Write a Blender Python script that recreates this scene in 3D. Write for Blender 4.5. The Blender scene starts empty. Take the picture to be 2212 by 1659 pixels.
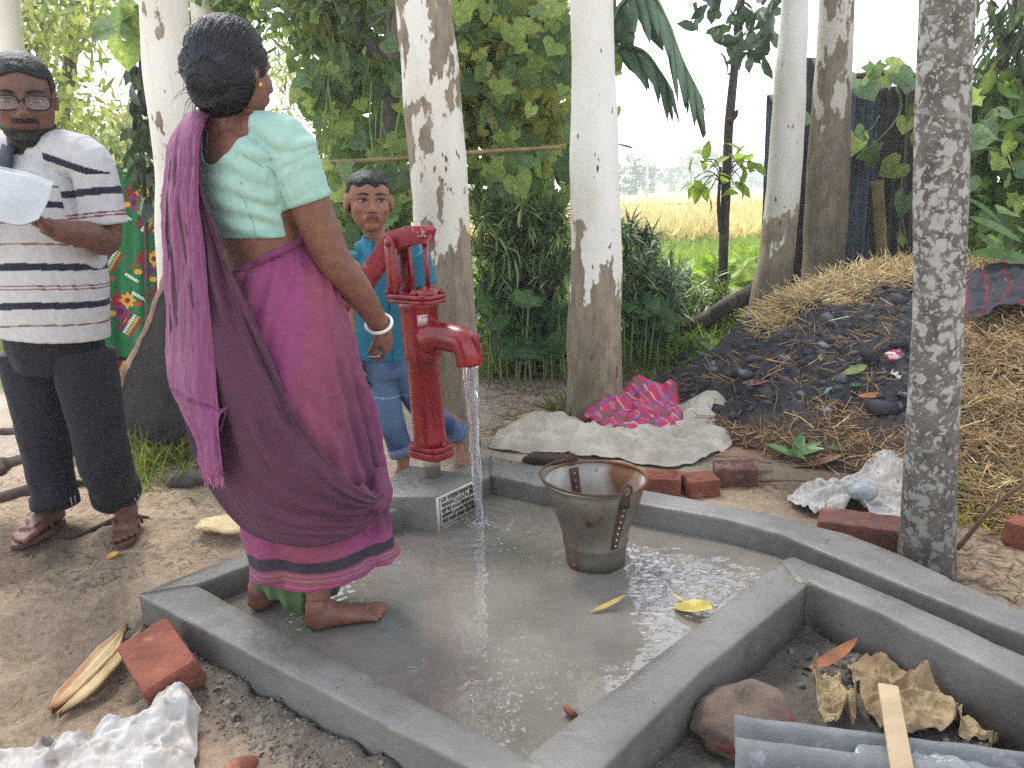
import bpy, math, random
import numpy as np
from mathutils import Vector, Matrix

rng = np.random.default_rng(7)
random.seed(7)
scene = bpy.context.scene
col = scene.collection

# ------------------------------------------------------------------ camera
CAM_F = 1700.0; PITCH = math.radians(13.8); ROLL = math.radians(1.7); CAM_H = 1.2
_f = np.array([0, math.cos(PITCH), -math.sin(PITCH)]); _r0 = np.array([1., 0, 0])
_u0 = np.array([0, math.sin(PITCH), math.cos(PITCH)])
_R = math.cos(ROLL) * _r0 - math.sin(ROLL) * _u0
_U = math.cos(ROLL) * _u0 + math.sin(ROLL) * _r0
_C = np.array([0, 0, CAM_H])
cam_d = bpy.data.cameras.new('camera'); cam = bpy.data.objects.new('camera', cam_d); col.objects.link(cam)
cam_d.sensor_width = 36; cam_d.lens = 36 * CAM_F / 2212; cam_d.clip_start = .05; cam_d.clip_end = 2000
cam.matrix_world = Matrix(((_R[0], _U[0], -_f[0], 0), (_R[1], _U[1], -_f[1], 0), (_R[2], _U[2], -_f[2], CAM_H), (0, 0, 0, 1)))
scene.camera = cam

# ------------------------------------------------------------------ light
SUN_EL, SUN_AZ = math.radians(58), math.radians(-28)      # azimuth measured from +Y towards +X
world = bpy.data.worlds.new('World'); scene.world = world; world.use_nodes = True
nt = world.node_tree; nt.nodes.clear()
sky = nt.nodes.new('ShaderNodeTexSky'); sky.sky_type = 'NISHITA'; sky.sun_disc = False
sky.sun_elevation = SUN_EL; sky.sun_rotation = SUN_AZ; sky.air_density = 1.0; sky.dust_density = 1.0; sky.ozone_density = 1.0
hs = nt.nodes.new('ShaderNodeHueSaturation'); hs.inputs['Saturation'].default_value = .35
bg = nt.nodes.new('ShaderNodeBackground'); bg.inputs['Strength'].default_value = .14
wo = nt.nodes.new('ShaderNodeOutputWorld')
nt.links.new(sky.outputs[0], hs.inputs['Color']); nt.links.new(hs.outputs[0], bg.inputs[0]); nt.links.new(bg.outputs[0], wo.inputs[0])
sun_d = bpy.data.lights.new('sun', 'SUN'); sun_d.energy = 1.5; sun_d.angle = math.radians(14); sun_d.color = (1, .96, .9)
sun = bpy.data.objects.new('sun', sun_d); col.objects.link(sun)
sdir = Vector((math.sin(SUN_AZ) * math.cos(SUN_EL), math.cos(SUN_AZ) * math.cos(SUN_EL), math.sin(SUN_EL)))
sun.rotation_euler = sdir.to_track_quat('Z', 'Y').to_euler()
vs = scene.view_settings; vs.view_transform = 'Standard'; vs.look = 'None'; vs.exposure = 1.85; vs.gamma = 1; vs.use_curve_mapping = False
cy = scene.cycles; cy.use_denoising = False; cy.max_bounces = 7; cy.diffuse_bounces = 3; cy.glossy_bounces = 3
cy.transmission_bounces = 6; cy.transparent_max_bounces = 8; cy.volume_bounces = 1; cy.caustics_reflective = False; cy.caustics_refractive = False
cy.sample_clamp_indirect = 6

# ------------------------------------------------------------------ helpers
def S(r, g, b):
    return tuple((c / 255 / 12.92) if c / 255 <= .04045 else ((c / 255 + .055) / 1.055) ** 2.4 for c in (r, g, b))
def ray(x, y): return _f * CAM_F + _R * (x - 1106) + _U * (829.5 - y)
def G(x, y, z=0.):                      # point of the photograph that lies on the level z
    d = ray(x, y); return _C + d * ((z - CAM_H) / d[2])
def A(x, y, Y):                         # point of the photograph at the distance Y in front
    d = ray(x, y); return _C + d * (Y / d[1])
def pxm(p):                             # metres per photo pixel at a point
    return float((np.asarray(p) - _C) @ _f) / CAM_F
def _hash(ix, iy, iz, s):
    h = (ix.astype(np.int64) * 374761393 + iy.astype(np.int64) * 668265263 + iz.astype(np.int64) * 1274126177 + s * 974711) & 0x7fffffff
    h = ((h ^ (h >> 13)) * 1103515245 + 12345) & 0x7fffffff
    h = ((h ^ (h >> 15)) * 1274126177) & 0x7fffffff
    return (h & 0xffff) / 65535.0
def vnoise(p, s=0):
    p = np.asarray(p, float); i = np.floor(p).astype(np.int64); f = p - i; f = f * f * (3 - 2 * f)
    o = 0
    for dx in (0, 1):
        for dy in (0, 1):
            for dz in (0, 1):
                w = (f[:, 0] if dx else 1 - f[:, 0]) * (f[:, 1] if dy else 1 - f[:, 1]) * (f[:, 2] if dz else 1 - f[:, 2])
                o = o + w * _hash(i[:, 0] + dx, i[:, 1] + dy, i[:, 2] + dz, s)
    return o
def fbm(p, oct=4, s=0, gain=.5):
    p = np.asarray(p, float); a = 1.; t = 0.; o = np.zeros(len(p))
    for k in range(oct):
        o += a * (vnoise(p * (2 ** k) + 17.3 * k, s + k) - .5); t += a; a *= gain
    return o / t * 2
def sstep(a, b, x):
    t = np.clip((np.asarray(x, float) - a) / (b - a), 0, 1); return t * t * (3 - 2 * t)

def obj(name, v, f, m, parent=None, smooth=True, cols=None, loc=None, mesh=None):
    if mesh is None:
        mesh = bpy.data.meshes.new(name)
        v = np.asarray(v, float).reshape(-1, 3)
        mesh.vertices.add(len(v)); mesh.vertices.foreach_set('co', v.ravel())
        if isinstance(f, np.ndarray) and f.ndim == 2:
            nf, k = f.shape; li = f.ravel(); ls = np.arange(nf) * k
        else:
            nf = len(f); lens = np.array([len(q) for q in f]); li = np.array([i for q in f for i in q]); ls = np.concatenate(([0], np.cumsum(lens)[:-1]))
        mesh.loops.add(len(li)); mesh.loops.foreach_set('vertex_index', li.astype(np.int32))
        mesh.polygons.add(nf); mesh.polygons.foreach_set('loop_start', ls.astype(np.int32))
        mesh.update(calc_edges=True); mesh.validate()
        if smooth: mesh.polygons.foreach_set('use_smooth', np.ones(len(mesh.polygons), bool))
        if cols is not None:
            c = np.asarray(cols, float)
            if c.shape[1] == 3: c = np.hstack([c, np.ones((len(c), 1))])
            at = mesh.color_attributes.new('Col', 'FLOAT_COLOR', 'POINT'); at.data.foreach_set('color', c.ravel())
        for mm in (m if isinstance(m, (list, tuple)) else [m]): mesh.materials.append(mm)
    o = bpy.data.objects.new(name, mesh); col.objects.link(o)
    if loc is not None: o.location = loc
    if parent is not None: attach(o, parent)
    return o
def attach(o, p):                       # keeps the world place of o
    o.parent = p; o.matrix_parent_inverse = wm(p).inverted()
def wm(o):
    m = o.matrix_basis.copy()
    if o.parent: m = wm(o.parent) @ o.matrix_parent_inverse @ m
    return m
def tag(o, label, cat, group=None):
    o['label'] = label; o['category'] = cat
    if group: o['group'] = group
    return o
def thing(name, label, cat, loc=(0, 0, 0), group=None):
    o = bpy.data.objects.new(name, None); col.objects.link(o); o.location = [float(c) for c in loc]; o.empty_display_size = .1
    return tag(o, label, cat, group)
def kind(o, k): o['kind'] = k; return o
class MB:                               # gathers pieces of one mesh
    def __init__(s): s.v = []; s.f = []; s.c = []; s.n = 0
    def add(s, v, f, c=None):
        v = np.asarray(v, float).reshape(-1, 3)
        s.v.append(v); s.f += [tuple(int(i) + s.n for i in q) for q in f]; s.n += len(v)
        if c is not None:
            c = np.asarray(c, float); s.c.append(np.tile(c, (len(v), 1)) if c.ndim == 1 else c)
        return s
    def obj(s, name, m, parent=None, smooth=True, **k):
        return obj(name, np.vstack(s.v), s.f, m, parent, smooth, cols=np.vstack(s.c) if s.c else None, **k)
def unit(v): v = np.asarray(v, float); return v / (np.linalg.norm(v) + 1e-12)
def spline(pts, n):                     # Catmull-Rom through points of any dimension
    p = np.asarray(pts, float)
    if len(p) == 2: return p[0] + (p[1] - p[0]) * np.linspace(0, 1, n)[:, None]
    p = np.vstack([2 * p[0] - p[1], p, 2 * p[-1] - p[-2]]); k = len(p) - 3
    t = np.linspace(0, k, n); i = np.minimum(t.astype(int), k - 1); u = (t - i)[:, None]
    a, b, c, d = p[i], p[i + 1], p[i + 2], p[i + 3]
    return .5 * (2 * b + (c - a) * u + (2 * a - 5 * b + 4 * c - d) * u ** 2 + (3 * b - a - 3 * c + d) * u ** 3)
def frames(p, up=None):
    p = np.asarray(p, float); t = np.gradient(p, axis=0); t /= np.linalg.norm(t, axis=1)[:, None] + 1e-12
    n = np.zeros_like(p); b = np.zeros_like(p)
    ref = np.array(up if up is not None else (0, 0, 1.) if abs(t[0][2]) < .9 else (1., 0, 0), float)
    x = unit(np.cross(ref, t[0]))
    for i in range(len(p)):
        if up is not None and i: x = np.cross(up, t[i])
        x = unit(x - t[i] * (x @ t[i])); n[i] = x; b[i] = np.cross(t[i], x)
    return t, n, b
def grid_faces(n, m, closed=False):
    i, j = np.meshgrid(np.arange(n - 1), np.arange(m if closed else m - 1), indexing='ij'); j2 = (j + 1) % m
    return np.stack([i * m + j, i * m + j2, (i + 1) * m + j2, (i + 1) * m + j], -1).reshape(-1, 4)
def tube(p, r, seg=8, up=None, cap=True, r2=None):
    p = np.asarray(p, float); n = len(p); r = np.broadcast_to(np.asarray(r, float), (n,)); r2 = r if r2 is None else np.broadcast_to(np.asarray(r2, float), (n,))
    t, a, b = frames(p, up); th = np.linspace(0, 2 * np.pi, seg, endpoint=False)
    v = p[:, None] + a[:, None] * (np.cos(th)[None, :, None] * r[:, None, None]) + b[:, None] * (np.sin(th)[None, :, None] * r2[:, None, None])
    f = [tuple(q) for q in grid_faces(n, seg, True)[:, ::-1]]
    if cap: f += [tuple(range(seg)), tuple(range((n - 1) * seg, n * seg))[::-1]]
    return v.reshape(-1, 3), f
def box(c, s, R=None):
    v = np.array([[x, y, z] for x in (-.5, .5) for y in (-.5, .5) for z in (-.5, .5)]) * np.asarray(s, float)
    if R is not None: v = v @ np.asarray(R, float).T
    return v + np.asarray(c, float), [(0, 1, 3, 2), (4, 6, 7, 5), (0, 4, 5, 1), (2, 3, 7, 6), (0, 2, 6, 4), (1, 5, 7, 3)]
def ellipsoid(c, r, R=None, nu=16, nv=10):
    th = np.linspace(0, 2 * np.pi, nu, endpoint=False); ph = np.linspace(-np.pi / 2, np.pi / 2, nv + 1)[1:-1]
    v = [[math.cos(t) * math.cos(q), math.sin(t) * math.cos(q), math.sin(q)] for q in ph for t in th] + [[0, 0, -1], [0, 0, 1]]
    v = np.array(v) * np.asarray(r, float); n = len(ph)
    if R is not None: v = v @ np.asarray(R, float).T
    f = [tuple(q) for q in grid_faces(n, nu, True)]; a, b = n * nu, n * nu + 1
    f += [(a, (j + 1) % nu, j) for j in range(nu)] + [(b, (n - 1) * nu + j, (n - 1) * nu + (j + 1) % nu) for j in range(nu)]
    return v + np.asarray(c, float), f
def revolve(prof, seg=48, c=(0, 0, 0), Z=(0, 0, 1), cap=False):   # prof: (radius, height)
    Z = unit(Z); X = unit(np.cross(Z, (0, 1, 0) if abs(Z[1]) < .9 else (1, 0, 0))); Y = np.cross(Z, X)
    th = np.linspace(0, 2 * np.pi, seg, endpoint=False); p = np.asarray(prof, float)
    v = np.asarray(c, float) + p[:, 0][:, None, None] * (np.cos(th)[None, :, None] * X + np.sin(th)[None, :, None] * Y) + p[:, 1][:, None, None] * Z
    f = [tuple(q) for q in grid_faces(len(p), seg, True)]
    if cap: f += [tuple(range(seg))[::-1], tuple(range((len(p) - 1) * seg, len(p) * seg))]
    return v.reshape(-1, 3), f
def rotz(a): c, s = math.cos(a), math.sin(a); return np.array([[c, -s, 0], [s, c, 0], [0, 0, 1.]])
def rotx(a): c, s = math.cos(a), math.sin(a); return np.array([[1., 0, 0], [0, c, -s], [0, s, c]])
def roty(a): c, s = math.cos(a), math.sin(a); return np.array([[c, 0, s], [0, 1., 0], [-s, 0, c]])
def bevel(o, w=.004, seg=2, ang=40):
    b = o.modifiers.new('bevel', 'BEVEL'); b.width = w; b.segments = seg; b.limit_method = 'ANGLE'; b.angle_limit = math.radians(ang); return o
def solid(o, th=.003, off=0):
    s = o.modifiers.new('solid', 'SOLIDIFY'); s.thickness = th; s.offset = off; return o

# ------------------------------------------------------------------ materials
def mat(name, c1=(.5, .5, .5), c2=None, scale=6., detail=5, rough=.8, rough2=None, bump=0., bscale=40., bdist=.01, attr=False, metal=0., spec=.4,
        stretch=(1, 1, 1), lo=.35, hi=.65, sss=0., transl=0., spots=None, coat=0., sheen=0., vary=0., bdetail=6, alpha=1.):
    m = bpy.data.materials.new(name); m.use_nodes = True; t = m.node_tree; N = t.nodes; L = t.links
    b = N['Principled BSDF']; out = N['Material Output']
    tc = N.new('ShaderNodeTexCoord'); mp = N.new('ShaderNodeMapping'); mp.inputs['Scale'].default_value = stretch
    L.new(tc.outputs['Object'], mp.inputs[0])
    def noise(sc, de=5., ro=.6):
        n = N.new('ShaderNodeTexNoise'); n.inputs['Scale'].default_value = sc; n.inputs['Detail'].default_value = de; n.inputs['Roughness'].default_value = ro
        L.new(mp.outputs[0], n.inputs['Vector']); return n
    def mrange(src, a, bb, c=0., d=1.):
        r = N.new('ShaderNodeMapRange'); r.inputs[1].default_value = a; r.inputs[2].default_value = bb; r.inputs[3].default_value = c; r.inputs[4].default_value = d
        L.new(src, r.inputs[0]); return r.outputs[0]
    def mix(fac, a, bb, bt='MIX'):
        x = N.new('ShaderNodeMix'); x.data_type = 'RGBA'; x.blend_type = bt
        if isinstance(fac, (int, float)): x.inputs[0].default_value = fac
        else: L.new(fac, x.inputs[0])
        for k, q in ((6, a), (7, bb)):
            if isinstance(q, tuple): x.inputs[k].default_value = (*q[:3], 1)
            else: L.new(q, x.inputs[k])
        return x.outputs[2]
    n1 = noise(scale, detail)
    fac = mrange(n1.outputs[0], lo, hi)
    if attr:
        at = N.new('ShaderNodeAttribute'); at.attribute_name = 'Col'; base = at.outputs['Color']
        if vary:
            base = mix(1., base, mix(fac, (1 - vary,) * 3, (1 + vary,) * 3), 'MULTIPLY')
    else:
        base = mix(fac, tuple(c1), tuple(c2 if c2 is not None else c1))
    if spots:                                       # (colour, scale, threshold, width)
        for sc_, (c_, s_, th_, w_) in enumerate(spots):
            n2 = noise(s_, 3., .55); base = mix(mrange(n2.outputs[0], th_, th_ + w_), base, tuple(c_))
    L.new(base, b.inputs['Base Color'])
    if rough2 is not None:
        nr = noise(scale * 1.7, 4); L.new(mrange(nr.outputs[0], .4, .62, rough, rough2), b.inputs['Roughness'])
    else: b.inputs['Roughness'].default_value = rough
    b.inputs['Metallic'].default_value = metal; b.inputs['Specular IOR Level'].default_value = spec
    b.inputs['Alpha'].default_value = alpha
    if coat: b.inputs['Coat Weight'].default_value = coat; b.inputs['Coat Roughness'].default_value = .08
    if sheen: b.inputs['Sheen Weight'].default_value = sheen
    if sss:
        b.inputs['Subsurface Weight'].default_value = sss; b.inputs['Subsurface Radius'].default_value = (.01, .004, .002); b.inputs['Subsurface Scale'].default_value = .6
    if bump:
        nb = noise(bscale, bdetail, .65); bp = N.new('ShaderNodeBump'); bp.inputs['Strength'].default_value = bump; bp.inputs['Distance'].default_value = bdist
        L.new(nb.outputs[0], bp.inputs['Height']); L.new(bp.outputs[0], b.inputs['Normal'])
    if transl:
        tr = N.new('ShaderNodeBsdfTranslucent'); L.new(base, tr.inputs[0]); ms = N.new('ShaderNodeMixShader'); ms.inputs[0].default_value = transl
        L.new(b.outputs[0], ms.inputs[1]); L.new(tr.outputs[0], ms.inputs[2]); L.new(ms.outputs[0], out.inputs[0])
    return m
def bark(name, cover, zs, white=(.72, .69, .61), brown=(.2, .16, .115), seed=0., green=.12):
    """pale trunk with bark patches; cover: share of patches high up; zs: below this height the old bark closes up"""
    m = bpy.data.materials.new(name); m.use_nodes = True; t = m.node_tree; N = t.nodes; L = t.links; b = N['Principled BSDF']
    tc = N.new('ShaderNodeTexCoord'); mp = N.new('ShaderNodeMapping'); mp.inputs['Location'].default_value = (seed, seed * 1.7, seed * .3); mp.inputs['Scale'].default_value = (1, 1, .42)
    L.new(tc.outputs['Object'], mp.inputs[0])
    def noise(sc, de=4., ro=.55, vec=None):
        n = N.new('ShaderNodeTexNoise'); n.inputs['Scale'].default_value = sc; n.inputs['Detail'].default_value = de; n.inputs['Roughness'].default_value = ro
        L.new(vec or mp.outputs[0], n.inputs['Vector']); return n.outputs[0]
    def mth(op, a, bb):
        x = N.new('ShaderNodeMath'); x.operation = op
        for k, q in enumerate((a, bb)):
            if isinstance(q, (int, float)): x.inputs[k].default_value = q
            else: L.new(q, x.inputs[k])
        return x.outputs[0]
    def mr(src, a, bb, c=0., d=1.):
        r = N.new('ShaderNodeMapRange'); r.inputs[1].default_value = a; r.inputs[2].default_value = bb; r.inputs[3].default_value = c; r.inputs[4].default_value = d; L.new(src, r.inputs[0]); return r.outputs[0]
    def mix(fac, a, bb, bt='MIX'):
        x = N.new('ShaderNodeMix'); x.data_type = 'RGBA'; x.blend_type = bt
        if isinstance(fac, (int, float)): x.inputs[0].default_value = fac
        else: L.new(fac, x.inputs[0])
        for k, q in ((6, a), (7, bb)):
            if isinstance(q, tuple): x.inputs[k].default_value = (*q, 1)
            else: L.new(q, x.inputs[k])
        return x.outputs[2]
    sep = N.new('ShaderNodeSeparateXYZ'); L.new(tc.outputs['Object'], sep.inputs[0]); z = sep.outputs[2]
    low = mr(z, zs * 1.35, zs * .35)                    # 0 high up .. 1 near the ground
    big = noise(8.5, 5, .58)
    thr = mth('SUBTRACT', mth('SUBTRACT', .5 + (0.5 - cover) * .45, .0), mth('MULTIPLY', low, .5))
    mask = mr(mth('SUBTRACT', big, thr), -.006, .01)
    whitec = mix(mr(noise(3., 5.), .35, .7), white, tuple(c * f for c, f in zip(white, (.86, .84, .78))))
    whitec = mix(mr(noise(2.1, 4.), .42, .66, 0, .8), whitec, tuple(c * f for c, f in zip(white, (.74, .70, .62)))); whitec = mix(mr(noise(9., 6., .7), .55, .75, 0, .45), whitec, tuple(c * f for c, f in zip(white, (.6, .6, .5))))
    mp2 = N.new('ShaderNodeMapping'); mp2.inputs['Scale'].default_value = (1, 1, .05); L.new(tc.outputs['Object'], mp2.inputs[0])
    whitec = mix(mr(noise(60., 4., .6, mp2.outputs[0]), .62, .8, 0, .55), whitec, tuple(c * .55 for c in white))
    brownc = mix(mr(noise(18., 5., .65), .35, .68), brown, tuple(c * 1.75 for c in brown))
    brownc = mix(mr(noise(50., 4., .6, mp2.outputs[0]), .5, .75, 0, .6), brownc, tuple(c * .5 for c in brown))
    brownc = mix(mth('MULTIPLY', mr(noise(4.), .4, .62), mr(z, zs * .9, 0., 0., 1.)), brownc, (green * .9, green * .85, green * .4))
    base = mix(mask, whitec, brownc)
    mp3 = N.new('ShaderNodeMapping'); mp3.inputs['Scale'].default_value = (1, 1, .35); L.new(tc.outputs['Object'], mp3.inputs[0])
    base = mix(mr(noise(30., 2., .5, mp3.outputs[0]), .705, .735), base, (.1, .06, .04))
    L.new(base, b.inputs['Base Color']); b.inputs['Roughness'].default_value = .8; b.inputs['Specular IOR Level'].default_value = .25
    hgt = mth('ADD', mth('MULTIPLY', mask, .5), mth('MULTIPLY', noise(45., 5., .65), .6))
    bp = N.new('ShaderNodeBump'); bp.inputs['Strength'].default_value = .5; bp.inputs['Distance'].default_value = .008; L.new(hgt, bp.inputs['Height']); L.new(bp.outputs[0], b.inputs['Normal'])
    return m
M = {}
M['concrete'] = mat('concrete', S(124, 121, 116), S(94, 91, 87), scale=3.2, rough=.6, rough2=.22, bump=.7, bscale=48, bdist=.006, spots=[(S(124, 120, 115), 26, .62, .14), (S(78, 76, 73), 70, .68, .05), (S(90, 87, 82), 3, .56, .2)], spec=.45)
def add_cracks(m):
    t = m.node_tree; N = t.nodes; L = t.links; b = N['Principled BSDF']; src = b.inputs['Base Color'].links[0].from_socket; tc = N.new('ShaderNodeTexCoord')
    nz = N.new('ShaderNodeTexNoise'); nz.inputs['Scale'].default_value = 7; L.new(tc.outputs['Object'], nz.inputs['Vector']); ad = N.new('ShaderNodeVectorMath'); ad.operation = 'MULTIPLY_ADD'; ad.inputs[1].default_value = (.25,) * 3; L.new(nz.outputs['Color'], ad.inputs[0]); L.new(tc.outputs['Object'], ad.inputs[2])
    vo = N.new('ShaderNodeTexVoronoi'); vo.feature = 'DISTANCE_TO_EDGE'; vo.inputs['Scale'].default_value = 3.1; L.new(ad.outputs[0], vo.inputs['Vector'])
    r = N.new('ShaderNodeMapRange'); r.inputs[1].default_value = .008; r.inputs[2].default_value = .002; L.new(vo.outputs['Distance'], r.inputs[0])
    n2 = N.new('ShaderNodeTexNoise'); n2.inputs['Scale'].default_value = 2.3; L.new(tc.outputs['Object'], n2.inputs['Vector']); r2 = N.new('ShaderNodeMapRange'); r2.inputs[1].default_value = .52; r2.inputs[2].default_value = .62; r2.inputs[4].default_value = .6; L.new(n2.outputs[0], r2.inputs[0])
    mu = N.new('ShaderNodeMath'); mu.operation = 'MULTIPLY'; L.new(r.outputs[0], mu.inputs[0]); L.new(r2.outputs[0], mu.inputs[1])
    x = N.new('ShaderNodeMix'); x.data_type = 'RGBA'; L.new(mu.outputs[0], x.inputs[0]); L.new(src, x.inputs[6]); x.inputs[7].default_value = (*S(58, 56, 54), 1)
    n3 = N.new('ShaderNodeTexNoise'); n3.inputs['Scale'].default_value = 5.5; n3.inputs['Detail'].default_value = 8; n3.inputs['Roughness'].default_value = .75; L.new(tc.outputs['Object'], n3.inputs['Vector']); r3 = N.new('ShaderNodeMapRange'); r3.inputs[1].default_value = .58; r3.inputs[2].default_value = .7; r3.inputs[4].default_value = .5; L.new(n3.outputs[0], r3.inputs[0])
    y = N.new('ShaderNodeMix'); y.data_type = 'RGBA'; L.new(r3.outputs[0], y.inputs[0]); L.new(x.outputs[2], y.inputs[6]); y.inputs[7].default_value = (*S(128, 114, 96), 1); L.new(y.outputs[2], b.inputs['Base Color'])
add_cracks(M['concrete'])
M['concrete_face'] = mat('concrete_face', S(104, 102, 98), S(84, 82, 79), scale=7, rough=.75, bump=.35, bscale=70, bdist=.004)
M['leaf'] = mat('leaf', attr=True, vary=.35, scale=9, rough=.42, transl=.6, spec=.4, bump=.25, bscale=40, bdist=.006)
M['leaf_gloss'] = mat('leaf_gloss', attr=True, vary=.2, scale=3, rough=.32, transl=.2, spec=.5)
M['dry_leaf'] = mat('dry_leaf', attr=True, vary=.3, scale=20, rough=.7, transl=.15)
M['wood_dark'] = mat('wood_dark', S(95, 84, 76), S(60, 52, 47), scale=14, rough=.85, bump=.6, bscale=50, bdist=.01, stretch=(1, 1, .25))
M['bark_grey'] = mat('bark_grey', S(120, 110, 98), S(78, 70, 60), scale=10, rough=.85, bump=.6, bscale=45, bdist=.01, stretch=(1, 1, .35))
M['bamboo'] = mat('bamboo', S(150, 128, 88), S(120, 98, 64), scale=10, rough=.6, bump=.2, bscale=60, bdist=.003)

# leaves: a template is scattered many times into one mesh
def leaf_lance(w=.2, seg=3, droop=.25, fold=.25):
    t = np.linspace(0, 1, seg + 1); wd = w * np.sin(np.pi * np.clip(t * .92 + .05, 0, 1)) ** .8; wd[-1] = 0
    v = []; f = []
    for k in range(seg + 1):
        z = -droop * t[k] ** 2
        v += [[t[k], -wd[k], z + fold * wd[k]], [t[k], 0, z], [t[k], wd[k], z + fold * wd[k]]]
    for k in range(seg):
        a = 3 * k; f += [(a, a + 3, a + 4, a + 1), (a + 1, a + 4, a + 5, a + 2)]
    return np.array(v), np.array(f)
def leaf_heart(lobes=0, droop=.25):
    an = np.radians([180, 150, 125, 95, 60, 30, 0]); r = np.array([.12, .42, .5, .5, .5, .52, .72]) if not lobes else np.array([.12, .48, .36, .6, .4, .56, .75])
    pts = [[0., 0., 0.]]
    for s in (1, -1):
        for a, q in zip(an, r): pts.append([.32 + q * math.cos(a) * .9, s * q * math.sin(a), 0])
    v = np.array(pts); v[0] = (.3, 0, -.04)
    v[:, 2] += -droop * (np.clip(v[:, 0], 0, 2) ** 2) - .25 * v[:, 1] ** 2 + .1 * np.abs(v[:, 1])
    f = []
    for k in range(6): f.append((0, 1 + k + 1, 1 + k)); f.append((0, 8 + k, 8 + k + 1))
    return v, np.array(f)
def scatter(tv, tf, pos, d, up, size, colr, cw=.25):
    """tv/tf template (x = along leaf), d leaf directions, up approximate normals"""
    pos = np.asarray(pos, float); n = len(pos); d = np.asarray(d, float); d = d / (np.linalg.norm(d, axis=1)[:, None] + 1e-9)
    y = np.cross(up, d); y /= np.linalg.norm(y, axis=1)[:, None] + 1e-9; z = np.cross(d, y)
    s = np.broadcast_to(np.asarray(size, float), (n,))[:, None, None]
    v = pos[:, None] + s * (tv[None, :, 0, None] * d[:, None] + tv[None, :, 1, None] * y[:, None] + tv[None, :, 2, None] * z[:, None])
    f = (tf[None] + (np.arange(n) * len(tv))[:, None, None]).reshape(-1, tf.shape[1])
    c = np.repeat(np.asarray(colr, float), len(tv), axis=0)
    return v.reshape(-1, 3), f, c
def rdir(n, zbias=0., zs=1.):
    d = rng.normal(size=(n, 3)); d /= np.linalg.norm(d, axis=1)[:, None]; d[:, 2] = d[:, 2] * zs + zbias; return d / np.linalg.norm(d, axis=1)[:, None]
def lcol(n, base, dv=.35, yellow=.25):
    b = np.asarray(base)[None] * np.exp(rng.normal(0, dv, (n, 1))); y = np.abs(rng.normal(0, yellow, (n, 1)))
    return np.clip(b * np.hstack([1 + y, 1 + .35 * y, 1 - .3 * np.clip(y, 0, 1)]), 0, .8)
def clumps(centres, radii, per, zsq=.8):
    k = len(centres); c = np.repeat(np.arange(k), per); p = rng.normal(size=(k * per, 3)) * .5
    return centres[c] + p * np.asarray(radii)[c][:, None] * np.array([1, 1, zsq]), c
# ================================================================== THE SETTING
# ---- platform corners (world metres), kerb top .13, floor .05
KT, FL = .13, .05
_g = lambda x, y: G(x, y, KT)[:2]
o_left = _g(300, 1284); o_far = _g(1060, 985); o_near = _g(1090, 1697)
i_left = _g(426, 1264); i_far = _g(1060, 1028); i_near = _g(1166, 1652); i_kin = _g(1700, 1203)
o_bk = [o_far, _g(1390, 1060), _g(1640, 1108), _g(1822, 1152), _g(1943, 1200), _g(2212, 1325), _g(2500, 1480)]
PLAT = np.array([o_left, *o_bk, [1.5, .6], [.6, 1.0], o_near])
def inside(poly, x, y):
    r = np.zeros(x.shape, bool); n = len(poly)
    for i in range(n):
        (x1, y1), (x2, y2) = poly[i], poly[(i + 1) % n]
        c = ((y1 > y) != (y2 > y)) & (x < (x2 - x1) * (y - y1) / (y2 - y1 + 1e-12) + x1); r ^= c
    return r
def seg_dist(x, y, a, b):
    d = b - a; t = np.clip(((x - a[0]) * d[0] + (y - a[1]) * d[1]) / (d @ d), 0, 1); return np.hypot(x - a[0] - t * d[0], y - a[1] - t * d[1])
def gz(x, y):
    x = np.atleast_1d(np.asarray(x, float)); y = np.atleast_1d(np.asarray(y, float))
    near = 1 - sstep(7, 12, y)
    p = np.stack([x, y, 0 * x], -1)
    z = .035 * fbm(p * 1.3, 3, 3) + near * .016 * fbm(p * 7, 4, 5) + near * .007 * fbm(p * 28, 3, 8)
    for (cx, cy, w, dep) in ((-1.0, 1.78, .09, .022), (-.88, 1.62, .05, .015), (-1.45, 2.05, .08, .02), (-1.25, 1.7, .06, .02), (-1.2, 2.2, .07, .018), (-1.6, 1.75, .07, .02), (-1.35, 1.95, .04, .014)):
        r = np.hypot((x - cx), (y - cy) * .7) / w; z += -dep * np.exp(-r ** 2) + dep * .6 * np.exp(-((r - 1.5) / .4) ** 2)
    d = seg_dist(x, y, o_left, o_near)
    z += .03 * np.exp(-(d / .09) ** 2) * (1 + .8 * fbm(p * 22, 3, 11)) * near          # mortar spill along the front kerb
    ins = inside(PLAT, x, y); pit = inside(np.array([i_near + [.1, 0], i_kin + [.02, -.1], o_bk[6] + [-.3, -.1], [1.2, .5], [.5, .8]]), x, y)
    z = np.where(ins, -.06, z)
    z = np.where(pit, -.005 + .022 * fbm(p * 9, 4, 21) + .02 * np.clip(fbm(p * 25, 3, 22), 0, 1), z)
    z += .12 * sstep(4.5, 7, y) * sstep(1.5, 2.5, x) * (1 - sstep(8, 12, y))
    z += -.18 * sstep(9, 13, y)
    z += .05 * sstep(-1.3, -2.3, x) * (1 - sstep(4, 8, y))
    return z
def axis(lo, hi, a, b, step, grow=1.12):
    c = list(np.arange(a, b, step)); s = step
    while c[-1] < hi: s = min(s * grow, 25); c.append(c[-1] + s)
    s = step
    while c[0] > lo: s = min(s * grow, 25); c.insert(0, c[0] - s)
    return np.array(c)
gx = axis(-320, 320, -2.6, 2.6, .016); gy = axis(-12, 560, 1.0, 4.6, .016)
X, Y = np.meshgrid(gx, gy, indexing='ij'); x = X.ravel(); y = Y.ravel(); z = gz(x, y)
p = np.stack([x, y, 0 * x], -1)
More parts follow.
